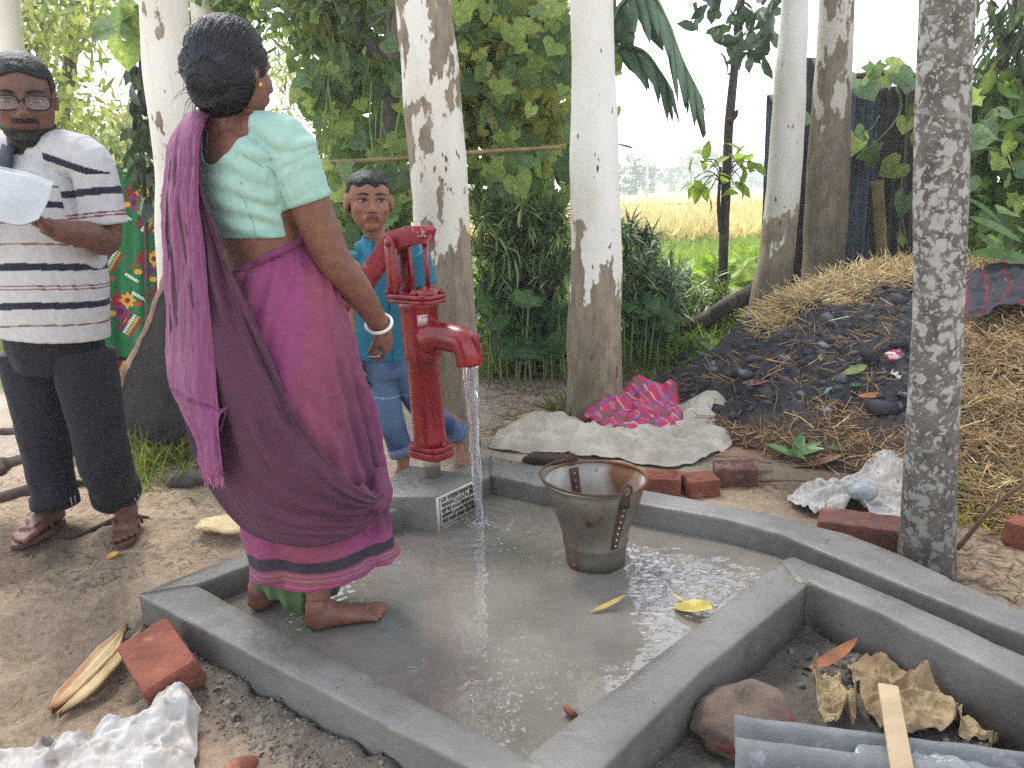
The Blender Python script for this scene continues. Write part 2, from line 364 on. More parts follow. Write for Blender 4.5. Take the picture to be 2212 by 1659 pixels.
sand = np.array(S(170, 150, 127)); damp = np.array(S(92, 80, 68)); path = np.array(S(178, 164, 148)); dark = np.array(S(84, 72, 58)); grass = np.array(S(84, 98, 44)); mud = np.array(S(116, 110, 102)); field = np.array(S(150, 140, 70))
n1 = fbm(p * 2.2, 5, 31); n2 = fbm(p * 6, 4, 33)
c = sand[None] * (1 + .3 * n1 + .22 * n2)[:, None]
def blend(c, k, w): return c * (1 - w[:, None]) + k[None] * (1 + .2 * n2)[:, None] * w[:, None]
c = blend(c, path, sstep(3.0, 3.6, y))
w = np.clip(sstep(.1, .5, n1 + .55 - 1.4 * np.hypot((x + 1.75) / 1.1, (y - 2.45) / .75)) + sstep(.05, .45, n1 + .5 - np.hypot((x + 1.95) / .6, (y - 2.0) / .3)), 0, 1)
c = blend(c, damp, w * .85)
c = blend(c, dark, .8 * sstep(.1, .4, n1 + .35 - np.hypot((x + 1.8) / .9, (y - 3.6) / .6)))
d = seg_dist(x, y, o_left, o_near); c = blend(c, mud, (1 - sstep(.05, .2, d + .06 * n2)) * .85)
pitm = inside(np.array([i_near + [.1, 0], i_kin + [.02, -.1], o_bk[6] + [-.3, -.1], [1.2, .5], [.5, .8]]), x, y)
c = np.where(pitm[:, None], mud[None] * (.95 + .2 * n2)[:, None], c)
c = blend(c, dark, sstep(.5, .9, x - .3) * sstep(2.4, 2.8, y) * (1 - sstep(4.6, 5.4, y)) * .7 * sstep(-.3, .3, n1 + .2))
c = blend(c, grass, sstep(4.7, 5.6, y + .6 * n1 + .25 * x * (x > 0)))
c = blend(c, field, sstep(15, 18, y))
M['ground'] = mat('ground', attr=True, vary=.16, scale=40, rough=.9, bump=1., bscale=60, bdist=.02, bdetail=9, spec=.15)
kind(obj('ground', np.stack([x, y, z], -1), grid_faces(len(gx), len(gy)), M['ground'], cols=np.clip(c, .005, 1)), 'structure')

# ---- concrete platform of the hand pump
plat = thing('water_platform', 'wet grey concrete platform with raised kerbs and an inscribed block under the red pump', 'platform', (-.05, 2.1, 0))
def prism(poly, z0, z1, sub=0.02, amp=.0035, seed=0):
    """strip of kerb: poly is (inner polyline, outer polyline) sampled alike"""
    a, b = poly; n = max(2, int(np.linalg.norm(np.diff(a, axis=0), axis=1).sum() / sub))
    def res(q):
        s = np.concatenate(([0], np.cumsum(np.linalg.norm(np.diff(q, axis=0), axis=1)))); t = np.linspace(0, s[-1], n)
        return np.stack([np.interp(t, s, q[:, 0]), np.interp(t, s, q[:, 1])], -1)
    a = res(np.asarray(a, float)); b = res(np.asarray(b, float))
    rows = []
    lv = [z0, z0 + (z1 - z0) * .5, z1 - .012, z1 - .003]
    for q in lv: rows.append((a, q, 0.))
    for t, q in ((.04, z1), (.3, z1 + .001), (.7, z1 + .001), (.96, z1)): rows.append((a + (b - a) * t, q, 0))
    for q in lv[::-1]: rows.append((b, q, 0))
    v = np.stack([np.hstack([r[0], np.full((n, 1), r[1])]) for r in rows], 1)     # n, rows, 3
    k = v.reshape(-1, 3); w = np.stack([fbm(k * 9 + 5 * j + seed, 4, 40 + j) for j in range(3)], -1)
    chip = np.clip(fbm(k * 26 + seed, 3, 47) - .3, 0, 1)[:, None]
    k = k + w * amp * np.array([1, 1, .8]); edge = np.tile(np.array([0, 0, .4, 1, 1, 0, 0, 1, 1, .4, 0, 0]), n)[:, None]
    k = k - chip * edge * np.array([0, 0, .03])
    f = [tuple(q) for q in grid_faces(n, 12, True)]
    f += [tuple(range(12))[::-1], tuple(range((n - 1) * 12, n * 12))]
    return k, f
def kerb(a, b, z0=-.05, z1=KT, seed=0):
    v, f = prism((np.asarray(a), np.asarray(b)), z0, z1, seed=seed); return obj('kerb', v, f, M['concrete'], plat)
off = lambda d: np.array(d, float)
# front kerb, left kerb, back kerb (long, running on along the drain), inner kerb
kerb([i_left, i_near, i_near + (i_near - i_left) * .12], [o_left, o_near, o_near + (o_near - o_left) * .12], seed=1)
kerb([i_left + [.002, .003], i_far], [o_left + [.002, .004], o_far], z1=KT + .0022, seed=2)
ib = [i_far, _g(1392, 1093), _g(1560, 1122), _g(1675, 1152), _g(1914, 1251), _g(2212, 1373), _g(2480, 1500)]
kerb(ib, o_bk, z1=KT + .0045, seed=3)
k_o = [_g(1120, 1646), _g(1192, 1590), _g(1399, 1431), _g(1660, 1233), _g(1690, 1212)]
k_i = [_g(1225, 1740), _g(1320, 1640), _g(1399, 1560), _g(1524, 1442), _g(1745, 1262)]
kerb(k_o, k_i, z1=KT + .001, seed=4)
w_o = [_g(1684, 1214), _g(1712, 1203), _g(1951, 1299), _g(2212, 1417), _g(2480, 1550)]
w_i = [_g(1722, 1262), _g(1752, 1262), _g(1914, 1332), _g(2212, 1483), _g(2480, 1640)]
kerb(w_o, w_i, z1=KT + .003, seed=5)
fl = np.array([i_left, *ib, *w_o[::-1][:-1], k_o[4], k_o[3], k_o[2], k_o[1], i_near])
cen = fl.mean(0); flo = np.array(fl) ; flo = flo + .02 * (flo - cen) / np.linalg.norm(flo - cen, axis=1)[:, None]
obj('floor', np.hstack([flo, np.full((len(flo), 1), FL)]), [tuple(range(len(flo)))[::-1]], M['concrete'], plat, smooth=False)
# block with the plaque
bA = G(943, 1153, FL); bB = G(1030, 1108, FL)
ux = unit((bB - bA) * [1, 1, 0]); uy = np.array([-ux[1], ux[0], 0])
PW, PD, PH = float(np.linalg.norm(bB - bA)) + .03, .36, .138
bv = []
for (s, t) in ((0, 0), (1, 0), (1, 1), (0, 1)):
    for zz in (FL - .02, FL + PH - (.03 if t else 0.)): bv.append(bA + ux * s * PW + uy * t * PD * (1 if s else .8) - ux * (.10 * t if not s else 0) + np.array([0, 0, zz - FL]))
bl = obj('pump_plinth', bv, [(0, 2, 3, 1), (2, 4, 5, 3), (4, 6, 7, 5), (6, 0, 1, 7), (1, 3, 5, 7)], M['concrete'], plat, smooth=False); bevel(bl, .008)
M['plaque'] = mat('plaque', S(205, 200, 190), S(160, 154, 146), scale=14, rough=.55, bump=.1, bscale=40, bdist=.002, stretch=(1, 1, .2), lo=.45, hi=.75)
M['ink'] = mat('ink', S(28, 26, 26), S(60, 56, 54), scale=60, rough=.6)
pw, ph = PW - .012, PH - .012
def plq(s, t, o=0.): return bA + ux * (s * pw + .006) + np.array([0, 0, .004 + t * ph]) - uy * o
pl = MB(); pts = [plq(s, t, o) for o in (-.004, .004) for (s, t) in ((0, 0), (1, 0), (1, 1), (0, 1))]
pl.add(pts, [(4, 5, 6, 7), (0, 4, 7, 3), (1, 2, 6, 5), (3, 7, 6, 2), (0, 1, 5, 4)]); plaque = pl.obj('plaque', M['plaque'], plat, smooth=False)
fr = MB()
for (s0, t0, s1, t1) in ((.05, .09, .95, .105), (.05, .93, .95, .945), (.05, .09, .06, .945), (.94, .09, .95, .945)):
    fr.add([plq(s, t, o) for o in (.003, .0055) for (s, t) in ((s0, t0), (s1, t0), (s1, t1), (s0, t1))], [(4, 5, 6, 7), (0, 4, 7, 3), (1, 2, 6, 5), (3, 7, 6, 2), (0, 1, 5, 4)])
fr.obj('plaque_border', M['ink'], plaque, smooth=False)
lines = ['৮নং ওয়ার্ডে নলকূপ স্থাপন', 'অর্থায়নে L.G.S.P-3 ও (বিবিজি', 'অর্থ বছর ২০১৭-১৮ বাস্তবায়ন ২০১৮-১৯', 'প্রাক্কলন ১,০০,০০০/- ভাট আলম নগর', 'স্থানঃ ওয়ার্ড এলাকার বাসির ইউনিয়ন']
def shape_bn(s):                        # the reordering a text engine would do for Bengali signs
    out = list(s); i = 0
    while i < len(out):
        if out[i] in 'িেৈ':
            j = i - 1
            while j >= 2 and out[j - 1] == '্': j -= 2
            ch = out.pop(i); out.insert(j, ch)
        i += 1
    return ''.join(out)
tm = Matrix(((ux[0], 0, -uy[0], 0), (ux[1], 0, -uy[1], 0), (0, 1, 0, 0), (0, 0, 0, 1)))
for k, s in enumerate(lines):
    cu = bpy.data.curves.new('inscription', 'FONT'); cu.body = shape_bn(s); cu.size = .03; cu.extrude = .0006; cu.align_x = 'LEFT'; cu.offset = .0004
    to = bpy.data.objects.new('inscription', cu); col.objects.link(to)
    bpy.context.view_layer.update()
    me = bpy.data.meshes.new_from_object(to.evaluated_get(bpy.context.evaluated_depsgraph_get())); bpy.data.objects.remove(to)
    if not len(me.vertices): continue
    vv = np.empty(len(me.vertices) * 3); me.vertices.foreach_get('co', vv); vv = vv.reshape(-1, 3); wdt = np.ptp(vv[:, 0])
    sc = .84 * pw / wdt; vv[:, 0] = (vv[:, 0] - vv[:, 0].min()) * sc; vv[:, 1] *= min(sc, .8) if sc > .8 else 0.78
    me.vertices.foreach_set('co', vv.ravel()); me.materials.clear(); me.materials.append(M['ink'])
    to = bpy.data.objects.new('inscription', me); col.objects.link(to)
    base = plq(.085, .80 - .155 * k, .0052); to.matrix_basis = Matrix.Translation(base.tolist()) @ tm; attach(to, plaque)

# ---- water standing on the floor, rippled by the jet, the bucket and the feet
xs = np.arange(-.95, 1.05, .0048); ys = np.arange(1.3, 2.98, .0048); WX, WY = np.meshgrid(xs, ys, indexing='ij'); wx, wy = WX.ravel(), WY.ravel()
JET = np.array([-.134, 2.62]); BUK = np.array([.235, 2.31])
wp = np.stack([wx, wy, 0 * wx], -1)
warp = .05 * np.stack([fbm(wp * 5, 3, 61), fbm(wp * 5, 3, 62)], -1)
def ring(cx, cy, lam, amp, dec, ph=0):
    r = np.hypot(wx + warp[:, 0] - cx, wy + warp[:, 1] - cy); return amp * np.cos(2 * np.pi * r / lam + ph) * np.exp(-r / dec)
hw = ring(*JET, .05, .0022, .26) + ring(*JET, .029, .0005, .3) + ring(BUK[0], BUK[1], .026, .0007, .22) + ring(-.45, 1.98, .03, .0006, .16) + ring(-.72, 2.05, .03, .0005, .14)
chop = np.exp(-((wx - .53) / .27) ** 4 - ((wy - 2.02) / .33) ** 4)
hw += chop * .0026 * fbm(wp * np.array([26, 38, 1]) + warp[:, :1] * 30, 3, 65) + .0007 * (.7 + 2 * chop) * fbm(wp * 20, 3, 66) + .0006 * fbm(wp * 46, 2, 67)
calm = 1 - .75 * sstep(.0, -.45, wx - .9 * (wy - 1.75)) * (1 - sstep(1.95, 2.2, wy)); hw *= calm
keep = inside(fl, wx, wy)
idx = -np.ones(len(wx), int); idx[keep] = np.arange(keep.sum()); gf = grid_faces(len(xs), len(ys)); gf = gf[(idx[gf] >= 0).all(1)]
M['water'] = mat('water', S(134, 128, 120), S(112, 107, 100), scale=4, rough=.02, spec=.9, spots=[(S(128, 108, 88), 5, .66, .08)])
M['water'].node_tree.nodes['Principled BSDF'].inputs['IOR'].default_value = 1.5
kind(obj('water', np.stack([wx, wy, FL + .006 + hw], -1)[keep], idx[gf], M['water']), 'structure')

# ---- rice field, its green margin, far trees in the haze
M['rice'] = mat('rice', attr=True, vary=.2, scale=.4, rough=.7, transl=.3)
tv, tf = leaf_lance(.045, 2, .35, .3)
def blades(name, label, n, fx, ylo, yhi, hgt, base, up=.5, ypow=1.6, wfac=1.):
    u = rng.random(n); yy = ylo + (yhi - ylo) * u ** ypow; xx = fx(yy, rng.random(n)); pz = gz(xx, yy) - .02
    d = rdir(n, 1.6); sz = hgt * rng.uniform(.7, 1.25, n); t2 = tv.copy(); t2[:, 1] *= wfac
    v, f, cc = scatter(t2, tf, np.stack([xx, yy, pz], -1), d, rdir(n), sz, lcol(n, base, .18, .12))
    o = obj(name, v, f, M['rice'], cols=cc); kind(o, 'stuff'); o['label'] = label; o['category'] = 'rice'; return o
blades('rice_field', 'ripe golden rice standing in the open field beyond the trees', 42000, lambda yy, r: -.15 * yy + r * (yy * .62 + 1.5), 16.8, 75, .62, S(214, 200, 140), wfac=1.6)
blades('field_grass', 'bright green young rice and grass in front of the ripe field', 26000, lambda yy, r: -.2 * yy + r * (yy * .62 + 1), 10.2, 17.2, .36, S(150, 176, 76), ypow=1.)
fx_, fy_ = np.meshgrid(np.linspace(-60, 300, 150), np.concatenate([np.linspace(45, 120, 60), np.linspace(125, 400, 60)]), indexing='ij'); q = np.stack([fx_.ravel(), fy_.ravel(), 0 * fx_.ravel()], -1)
q[:, 2] = .28 + .10 * fbm(q * 1.1, 3, 71) + .5 * sstep(150, 400, q[:, 1])
kind(obj('rice_canopy', q, grid_faces(150, 120), mat('rice_canopy', S(216, 202, 144), S(196, 184, 122), scale=.5, rough=.9, bump=.5, bscale=6, bdist=.2)), 'structure')
M['far_leaf'] = mat('far_leaf', attr=True, vary=.25, scale=.3, rough=.7, transl=.25)
tvf, tff = leaf_lance(.35, 2, .2, .2)
def far_tree(px, ybase, Yd, wpx, hpx, label, g, dens=700):
    b = A(px, ybase, Yd); k = pxm(b); wd, ht = wpx * k, hpx * k
    t = thing('far_tree', label, 'tree', (b[0], b[1], -.2), 'hazy trees beyond the yard' if 'yard' in label else 'hazy trees on the far side of the field')
    v, f = tube(spline([[b[0], b[1], -.4], [b[0] + .1, b[1], ht * .5], [b[0] - .1, b[1], ht * .85]], 6), np.linspace(.22, .08, 6), 7); obj('trunk', v, f, M['bark_grey'], t)
    nc = 60; cc = np.stack([rng.normal(0, .3, nc) * wd, rng.normal(0, .25, nc) * wd, ht * (.06 + .9 * rng.random(nc) ** .85)], -1); cc[:, 0] *= 1.15 - .75 * (cc[:, 2] / ht) ** 2
    pos, ci = clumps(cc + [b[0], b[1], -.2], np.full(nc, wd * .13), 2 * dens // nc); n = len(pos)
    colr = lcol(n, S(*g), .25, .15) * (.75 + .5 * rng.random(nc))[ci][:, None]
    v, f, q = scatter(tvf, tff, pos, rdir(n, -.2), rdir(n, .8), wd * .07 * rng.uniform(.7, 1.4, n), np.clip(colr, 0, .5)); obj('crown', v, f, M['far_leaf'], t, cols=q)
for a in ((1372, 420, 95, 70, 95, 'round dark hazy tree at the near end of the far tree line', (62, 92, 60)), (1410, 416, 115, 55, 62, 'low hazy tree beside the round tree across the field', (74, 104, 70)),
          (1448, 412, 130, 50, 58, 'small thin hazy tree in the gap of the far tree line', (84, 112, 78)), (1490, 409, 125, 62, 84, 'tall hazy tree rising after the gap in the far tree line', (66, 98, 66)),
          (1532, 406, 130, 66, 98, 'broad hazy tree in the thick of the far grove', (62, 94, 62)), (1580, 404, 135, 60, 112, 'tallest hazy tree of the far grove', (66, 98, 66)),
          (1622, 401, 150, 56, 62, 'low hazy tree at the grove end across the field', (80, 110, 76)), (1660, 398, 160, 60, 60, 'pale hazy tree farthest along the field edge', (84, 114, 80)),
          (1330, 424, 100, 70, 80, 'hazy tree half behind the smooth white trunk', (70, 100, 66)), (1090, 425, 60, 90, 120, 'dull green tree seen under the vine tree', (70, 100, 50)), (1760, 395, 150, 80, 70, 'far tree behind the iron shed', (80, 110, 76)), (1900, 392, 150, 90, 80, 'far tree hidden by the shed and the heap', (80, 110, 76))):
    far_tree(*a)
for k, (px, lab) in enumerate(((40, 'pale hazy tree beyond the yard behind the man'), (180, 'pale hazy tree beyond the yard behind the green blanket'), (300, 'pale hazy tree beyond the yard beside the white trunk of the dark sheet'), (520, 'pale hazy tree beyond the yard behind the woman'), (660, 'pale hazy tree beyond the yard behind the creeper tree'), (800, 'pale hazy tree beyond the yard behind the boy'), (960, 'pale hazy tree beyond the yard behind the thick patched trunk'))):
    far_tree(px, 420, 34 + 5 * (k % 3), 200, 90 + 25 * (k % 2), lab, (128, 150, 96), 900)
# far poles
M['pole'] = mat('pole', S(190, 190, 188), S(170, 170, 168), rough=.7)
for px, py, ht, Yd, lab in ((1398, 416, 70, 60, 'slim white pole standing at the field edge by the round hazy tree'),):
    b = A(px, py, Yd); v, f = tube([[b[0], b[1], -.3], [b[0], b[1], b[2] + ht * pxm(b)]], [.11, .085], 10); tag(obj('utility_pole', v, f, M['pole']), lab, 'pole')

# ================================================================== TREES
def trunk(keys, Yd, ztop, seg=28, amp=.018, seed=0, zbot=-.15, n=70, lean=(0, 0)):
    """keys: (px, py, width px) from top to bottom at the distance Yd; grown on upward to ztop"""
    P = [A(k[0], k[1], Yd) for k in keys]; r = [k[2] / 2 * pxm(p) for k, p in zip(keys, P)]
    d = (P[0] - P[1]) / (P[0] - P[1])[2]
    top = P[0] + d * (ztop - P[0][2]); top[1] += lean[1]; P = [top] + P; r = [r[0] * .7] + r
    e = (P[-1] - P[-2]) / abs((P[-1] - P[-2])[2] + 1e-9)
    if P[-1][2] > zbot: P.append(P[-1] + e * (P[-1][2] - zbot)); r.append(r[-1] * 1.12)
    P = np.array(P[::-1]); r = np.array(r[::-1]); s = P[:, 2]
    zz = np.concatenate([np.linspace(s[0], 3.0, n), np.linspace(3.1, ztop, 14)])
    pts = np.stack([np.interp(zz, s, P[:, 0]), np.interp(zz, s, P[:, 1]), zz], -1); rr = np.interp(zz, s, r)
    v, f = tube(pts, rr, seg, up=(0, 1, .001)); k = len(pts) * seg; c = np.repeat(pts, seg, 0)
    q = v[:k]; dv = q - c; q[:] = c + dv * (1 + (amp / rr.mean()) * fbm(q * np.array([7, 7, 2.2]) + seed, 3, 80))[:, None]
    return v, f, pts, rr
def crown_leaves(centre, rad, n_cl, per, size, base, tmpl, zb=-.7, dv=.3, ye=.25, clr=.5):
    cc = rdir(n_cl) * (rng.random(n_cl) ** .4)[:, None] * np.asarray(rad)[None] + np.asarray(centre)[None]
    pos, ci = clumps(cc, np.full(n_cl, clr), per); n = len(pos); tone = np.exp(rng.normal(0, .22, n_cl))[ci]
    return scatter(*tmpl, pos, rdir(n, zb), rdir(n, .3), size * rng.uniform(.6, 1.3, n), np.clip(lcol(n, base, dv, ye) * tone[:, None], .004, .5)), cc
T_EUC = leaf_lance(.1, 2, .2, .2); T_HEART = leaf_heart(); T_LOBE = leaf_heart(1); T_OV = leaf_lance(.24, 3, .25, .25); T_NAR = leaf_lance(.055, 3, .35, .25)
def euc(keys, Yd, label, cover, zs, seed, crown=None, white=(.62, .58, .5), brown=(.2, .16, .115), **k):
    v, f, pts, rr = trunk(keys, Yd, 8.5, seed=seed, **k); b = pts[0]
    t = thing('eucalyptus_tree', label, 'tree', (b[0], b[1], 0))
    obj('trunk', v - [b[0], b[1], 0], f, bark('bark_%d' % seed, cover, zs, white, brown, seed), None, loc=(b[0], b[1], 0)).parent = t
    o = [c for c in t.children][0] if t.children else None
    return t, pts
def fix_parent(t, o): o.parent = t
def euc_tree(keys, Yd, label, cover, zs, seed, crown=(3, 2.6, 1.6), ncl=15, **k):
    white = k.pop('white', (.8, .77, .69)); brown = k.pop('brown', (.2, .16, .115))
    v, f, pts, rr = trunk(keys, Yd, 7.6, seed=seed, **k); b = pts[0]; t = thing('eucalyptus_tree', label, 'tree', (b[0], b[1], 0))
    o = obj('trunk', v - [b[0], b[1], 0], f, bark('bark_%d' % seed, cover, zs, white, brown, seed)); o.parent = t
    tip = pts[-1]; (cv, cf, cc), cl = crown_leaves(tip + [0, 0, .4], crown, ncl, 60, .16, S(92, 112, 58), T_EUC, clr=.7)
    mb = MB()
    for q in cl[:9]:
        w_, f_ = tube(spline([pts[-6 - random.randrange(5)], (pts[-1] + q) / 2 + [0, 0, -.2], q], 7), np.linspace(.05, .012, 7), 6); mb.add(w_, f_)
    mb.obj('limb', M['bark_grey'], t)
    obj('crown', cv, cf, M['leaf'], t, cols=cc)
    return t, pts
euc_tree([(914, 0, 122), (945, 330, 126), (965, 600, 116), (988, 980, 112)], 3.62, 'thick white eucalyptus with bold brown bark patches behind the red pump', .5, .8, 1)
euc_tree([(1278, 0, 92), (1283, 300, 100), (1287, 600, 112), (1286, 800, 114), (1282, 905, 124)], 4.09, 'smooth white eucalyptus with mossy brown foot rising behind the bucket', .02, .85, 2, white=(.83, .81, .76))
euc_tree([(355, 0, 98), (372, 250, 96), (392, 600, 92), (402, 960, 96)], 3.75, 'white eucalyptus trunk beside the woman, leaned on by the dark sheet', .22, .35, 3, white=(.82, .79, .71))
euc_tree([(438, -10, 52), (455, 200, 52), (500, 900, 52)], 6.0, 'slim bare white eucalyptus glimpsed above the hair of the woman', .0, .4, 4, ncl=16)
euc_tree([(14, 0, 50), (30, 160, 52), (90, 900, 56)], 5.6, 'pale eucalyptus standing behind the man in the striped shirt', .02, .5, 5, ncl=18)
euc_tree([(1716, 0, 57), (1705, 204, 68), (1695, 368, 69), (1679, 531, 71), (1658, 660, 78)], 6.0, 'leaning pale eucalyptus with brown foot beside the slim sapling', .03, 1.05, 6, ncl=14, white=(.7, .69, .66))
euc_tree([(1809, 0, 73), (1797, 245, 81), (1788, 408, 88), (1778, 572, 88)], 6.5, 'brown barked eucalyptus with pale flakes standing against the iron shed', .44, 1.5, 8, ncl=14, white=(.6, .56, .5), brown=(.17, .135, .1))
euc_tree([(1182, 0, 27), (1187, 300, 29), (1176, 480, 32), (1165, 640, 34)], 6.9, 'thin eucalyptus with flaking bark among the vines', .4, .6, 9, ncl=10)
# lichen trunk
v, f, pts, rr = trunk([(2046, 0, 111), (2040, 163, 111), (2033, 408, 111), (2027, 678, 101), (2011, 978, 101), (2000, 1223, 113)], 2.25, 5.5, amp=.006, seed=3)
tl = thing('areca_palm', 'grey ringed trunk spotted with white lichen beside the concrete drain', 'tree', (pts[0][0], pts[0][1], 0))
def lichen():
    m = bpy.data.materials.new('lichen_bark'); m.use_nodes = True; t = m.node_tree; N = t.nodes; L = t.links; b = N['Principled BSDF']; tc = N.new('ShaderNodeTexCoord')
    def mr(src, a, bb, c=0., d=1.):
        r = N.new('ShaderNodeMapRange'); r.inputs[1].default_value = a; r.inputs[2].default_value = bb; r.inputs[3].default_value = c; r.inputs[4].default_value = d; L.new(src, r.inputs[0]); return r.outputs[0]
    def noise(sc, de=4., vec=None):
        n = N.new('ShaderNodeTexNoise'); n.inputs['Scale'].default_value = sc; n.inputs['Detail'].default_value = de; L.new(vec or tc.outputs['Object'], n.inputs['Vector']); return n
    def mix(fac, a, bb):
        x = N.new('ShaderNodeMix'); x.data_type = 'RGBA'; L.new(fac, x.inputs[0])
        for k, q in ((6, a), (7, bb)):
            if isinstance(q, tuple): x.inputs[k].default_value = (*q, 1)
            else: L.new(q, x.inputs[k])
        return x.outputs[2]
    base = mix(mr(noise(22, 6).outputs[0], .35, .65), S(118, 112, 104), S(86, 80, 74))
    base = mix(mr(noise(5, 3).outputs[0], .55, .7, 0, .6), base, S(110, 104, 98))
    nz = noise(30, 3); ad = N.new('ShaderNodeVectorMath'); ad.operation = 'MULTIPLY_ADD'; ad.inputs[1].default_value = (.06,) * 3; L.new(nz.outputs['Color'], ad.inputs[0]); L.new(tc.outputs['Object'], ad.inputs[2])
    big = noise(3.2, 2).outputs[0]
    for sc, th, den in ((23, .38, .47), (44, .35, .52), (90, .3, .6)):
        vo = N.new('ShaderNodeTexVoronoi'); vo.inputs['Scale'].default_value = sc; vo.inputs['Randomness'].default_value = 1; L.new(ad.outputs[0], vo.inputs['Vector'])
        sp = N.new('ShaderNodeSeparateColor'); L.new(vo.outputs['Color'], sp.inputs[0])
        mm = N.new('ShaderNodeMath'); mm.operation = 'MULTIPLY'; L.new(mr(vo.outputs['Distance'], th + .12, th - .02, 0, .85), mm.inputs[0])
        su = N.new('ShaderNodeMath'); su.operation = 'ADD'; L.new(sp.outputs[0], su.inputs[0]); L.new(big, su.inputs[1])
        L.new(mr(su.outputs[0], den + .46, den + .5), mm.inputs[1]); base = mix(mm.outputs[0], base, S(172, 169, 162))
    se = N.new('ShaderNodeSeparateXYZ'); L.new(tc.outputs['Object'], se.inputs[0])
    w = N.new('ShaderNodeMath'); w.operation = 'ABSOLUTE'; wv = N.new('ShaderNodeMath'); wv.operation = 'SINE'; ml = N.new('ShaderNodeMath'); ml.operation = 'MULTIPLY_ADD'; ml.inputs[1].default_value = 6.5; L.new(se.outputs[2], ml.inputs[0]); L.new(noise(3, 2).outputs[0], ml.inputs[2])
    L.new(ml.outputs[0], wv.inputs[0]); L.new(wv.outputs[0], w.inputs[0])
    m2 = N.new('ShaderNodeMath'); m2.operation = 'MULTIPLY'; L.new(mr(w.outputs[0], .055, .03), m2.inputs[0]); L.new(mr(noise(14, 3).outputs[0], .4, .55, 0, .8), m2.inputs[1])
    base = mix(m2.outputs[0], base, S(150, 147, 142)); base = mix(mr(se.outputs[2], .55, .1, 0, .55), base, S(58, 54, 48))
    L.new(base, b.inputs['Base Color']); b.inputs['Roughness'].default_value = .85; b.inputs['Specular IOR Level'].default_value = .2
    bp = N.new('ShaderNodeBump'); bp.inputs['Strength'].default_value = .5; bp.inputs['Distance'].default_value = .006; L.new(noise(60, 6).outputs[0], bp.inputs['Height']); L.new(bp.outputs[0], b.inputs['Normal'])
    return m
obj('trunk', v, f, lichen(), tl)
mb = MB(); tip = pts[-1]
for k in range(11):
    a = k * 2 * math.pi / 11; e = np.array([math.cos(a), math.sin(a), 0]); rach = spline([tip, tip + e * .7 + [0, 0, .6], tip + e * 1.6 + [0, 0, .35], tip + e * 2.1 + [0, 0, -.4]], 26)
    w_, f_ = tube(rach, np.linspace(.02, .004, 26), 5); mb.add(w_, f_, S(96, 110, 60))
    side = np.cross(e, [0, 0, 1]); pp = np.repeat(rach[4:], 2, 0); dd = np.array([side * s + e * .5 + [0, 0, -.5] for _ in range(22) for s in (1, -1)])
    w_, f_, q_ = scatter(*leaf_lance(.06, 2, .3, .2), pp, dd, np.tile([0, 0, 1.], (44, 1)), .55, lcol(44, S(70, 96, 46), .2, .15)); mb.add(w_, [tuple(i) for i in f_], q_)
mb.obj('crown', M['leaf'], tl)
# ================================================================== BACKGROUND PLANTS
def region(n, poly, y0, y1):            # random points in the photograph's polygon at distances y0..y1
    poly = np.array(poly, float); lo, hi = poly.min(0), poly.max(0); out = []
    while len(out) < n:
        q = lo + rng.random((n * 2, 2)) * (hi - lo); q = q[inside(poly, q[:, 0], q[:, 1])]; out += [A(a, b, y0 + (y1 - y0) * random.random()) for a, b in q]
    return np.array(out[:n])
def hang(tree, m, tmpl, cc, rad, per, size, base, zb=-.8, dv=.3, ye=.3, part='crown', upb=.5):
    if part != 'crown': part = 'foliage'
    pos, ci = clumps(cc, np.full(len(cc), rad), per); n = len(pos); tone = np.exp(rng.normal(0, .28, len(cc)))[ci]
    nrm = rdir(n, upb) * 1.2; nrm[:, 1] -= .35
    v, f, q = scatter(*tmpl, pos, rdir(n, zb), nrm, size * rng.uniform(.55, 1.25, n), np.clip(lcol(n, base, dv, ye) * tone[:, None], .004, .5))
    o = obj(part, v, f, m, tree, cols=q)
    if part == 'foliage': kind(o, 'stuff')
    return o
def limbs(tree, lines, name='limb', m='bark_grey', seg=9):
    for pts, r0, r1 in lines:
        p = spline(pts, 24); v, f = tube(p, np.linspace(r0, r1, 24), seg); v += .25 * r0 * fbm(v * 12, 3, 5)[:, None]; obj(name, v, f, M[m], tree)
leaf_meshes = []
for k, tm_ in enumerate((T_HEART, T_LOBE)):
    for j, b_ in enumerate((S(118, 144, 86), S(156, 178, 94), S(96, 122, 80), S(132, 158, 112), S(176, 192, 106))):
        me_o = obj('leaf', tm_[0], tm_[1], M['leaf'], cols=np.tile(b_, (len(tm_[0]), 1))); leaf_meshes.append(me_o.data); bpy.data.objects.remove(me_o)
def single_leaves(tree, pos, dirs, ups, sizes, meshes, name='leaf'):
    for p, d, u, s in zip(pos, dirs, ups, sizes):
        d = unit(d); y = unit(np.cross(u, d)); z = np.cross(d, y); o = bpy.data.objects.new(name, random.choice(meshes)); col.objects.link(o)
        o.matrix_basis = Matrix(((d[0] * s, y[0] * s, z[0] * s, p[0]), (d[1] * s, y[1] * s, z[1] * s, p[1]), (d[2] * s, y[2] * s, z[2] * s, p[2]), (0, 0, 0, 1))); attach(o, tree)
def facing(n, zb=-1.0): d = rdir(n, zb); u = rdir(n) * .55 + np.array([0, -1., .45]); return d, u
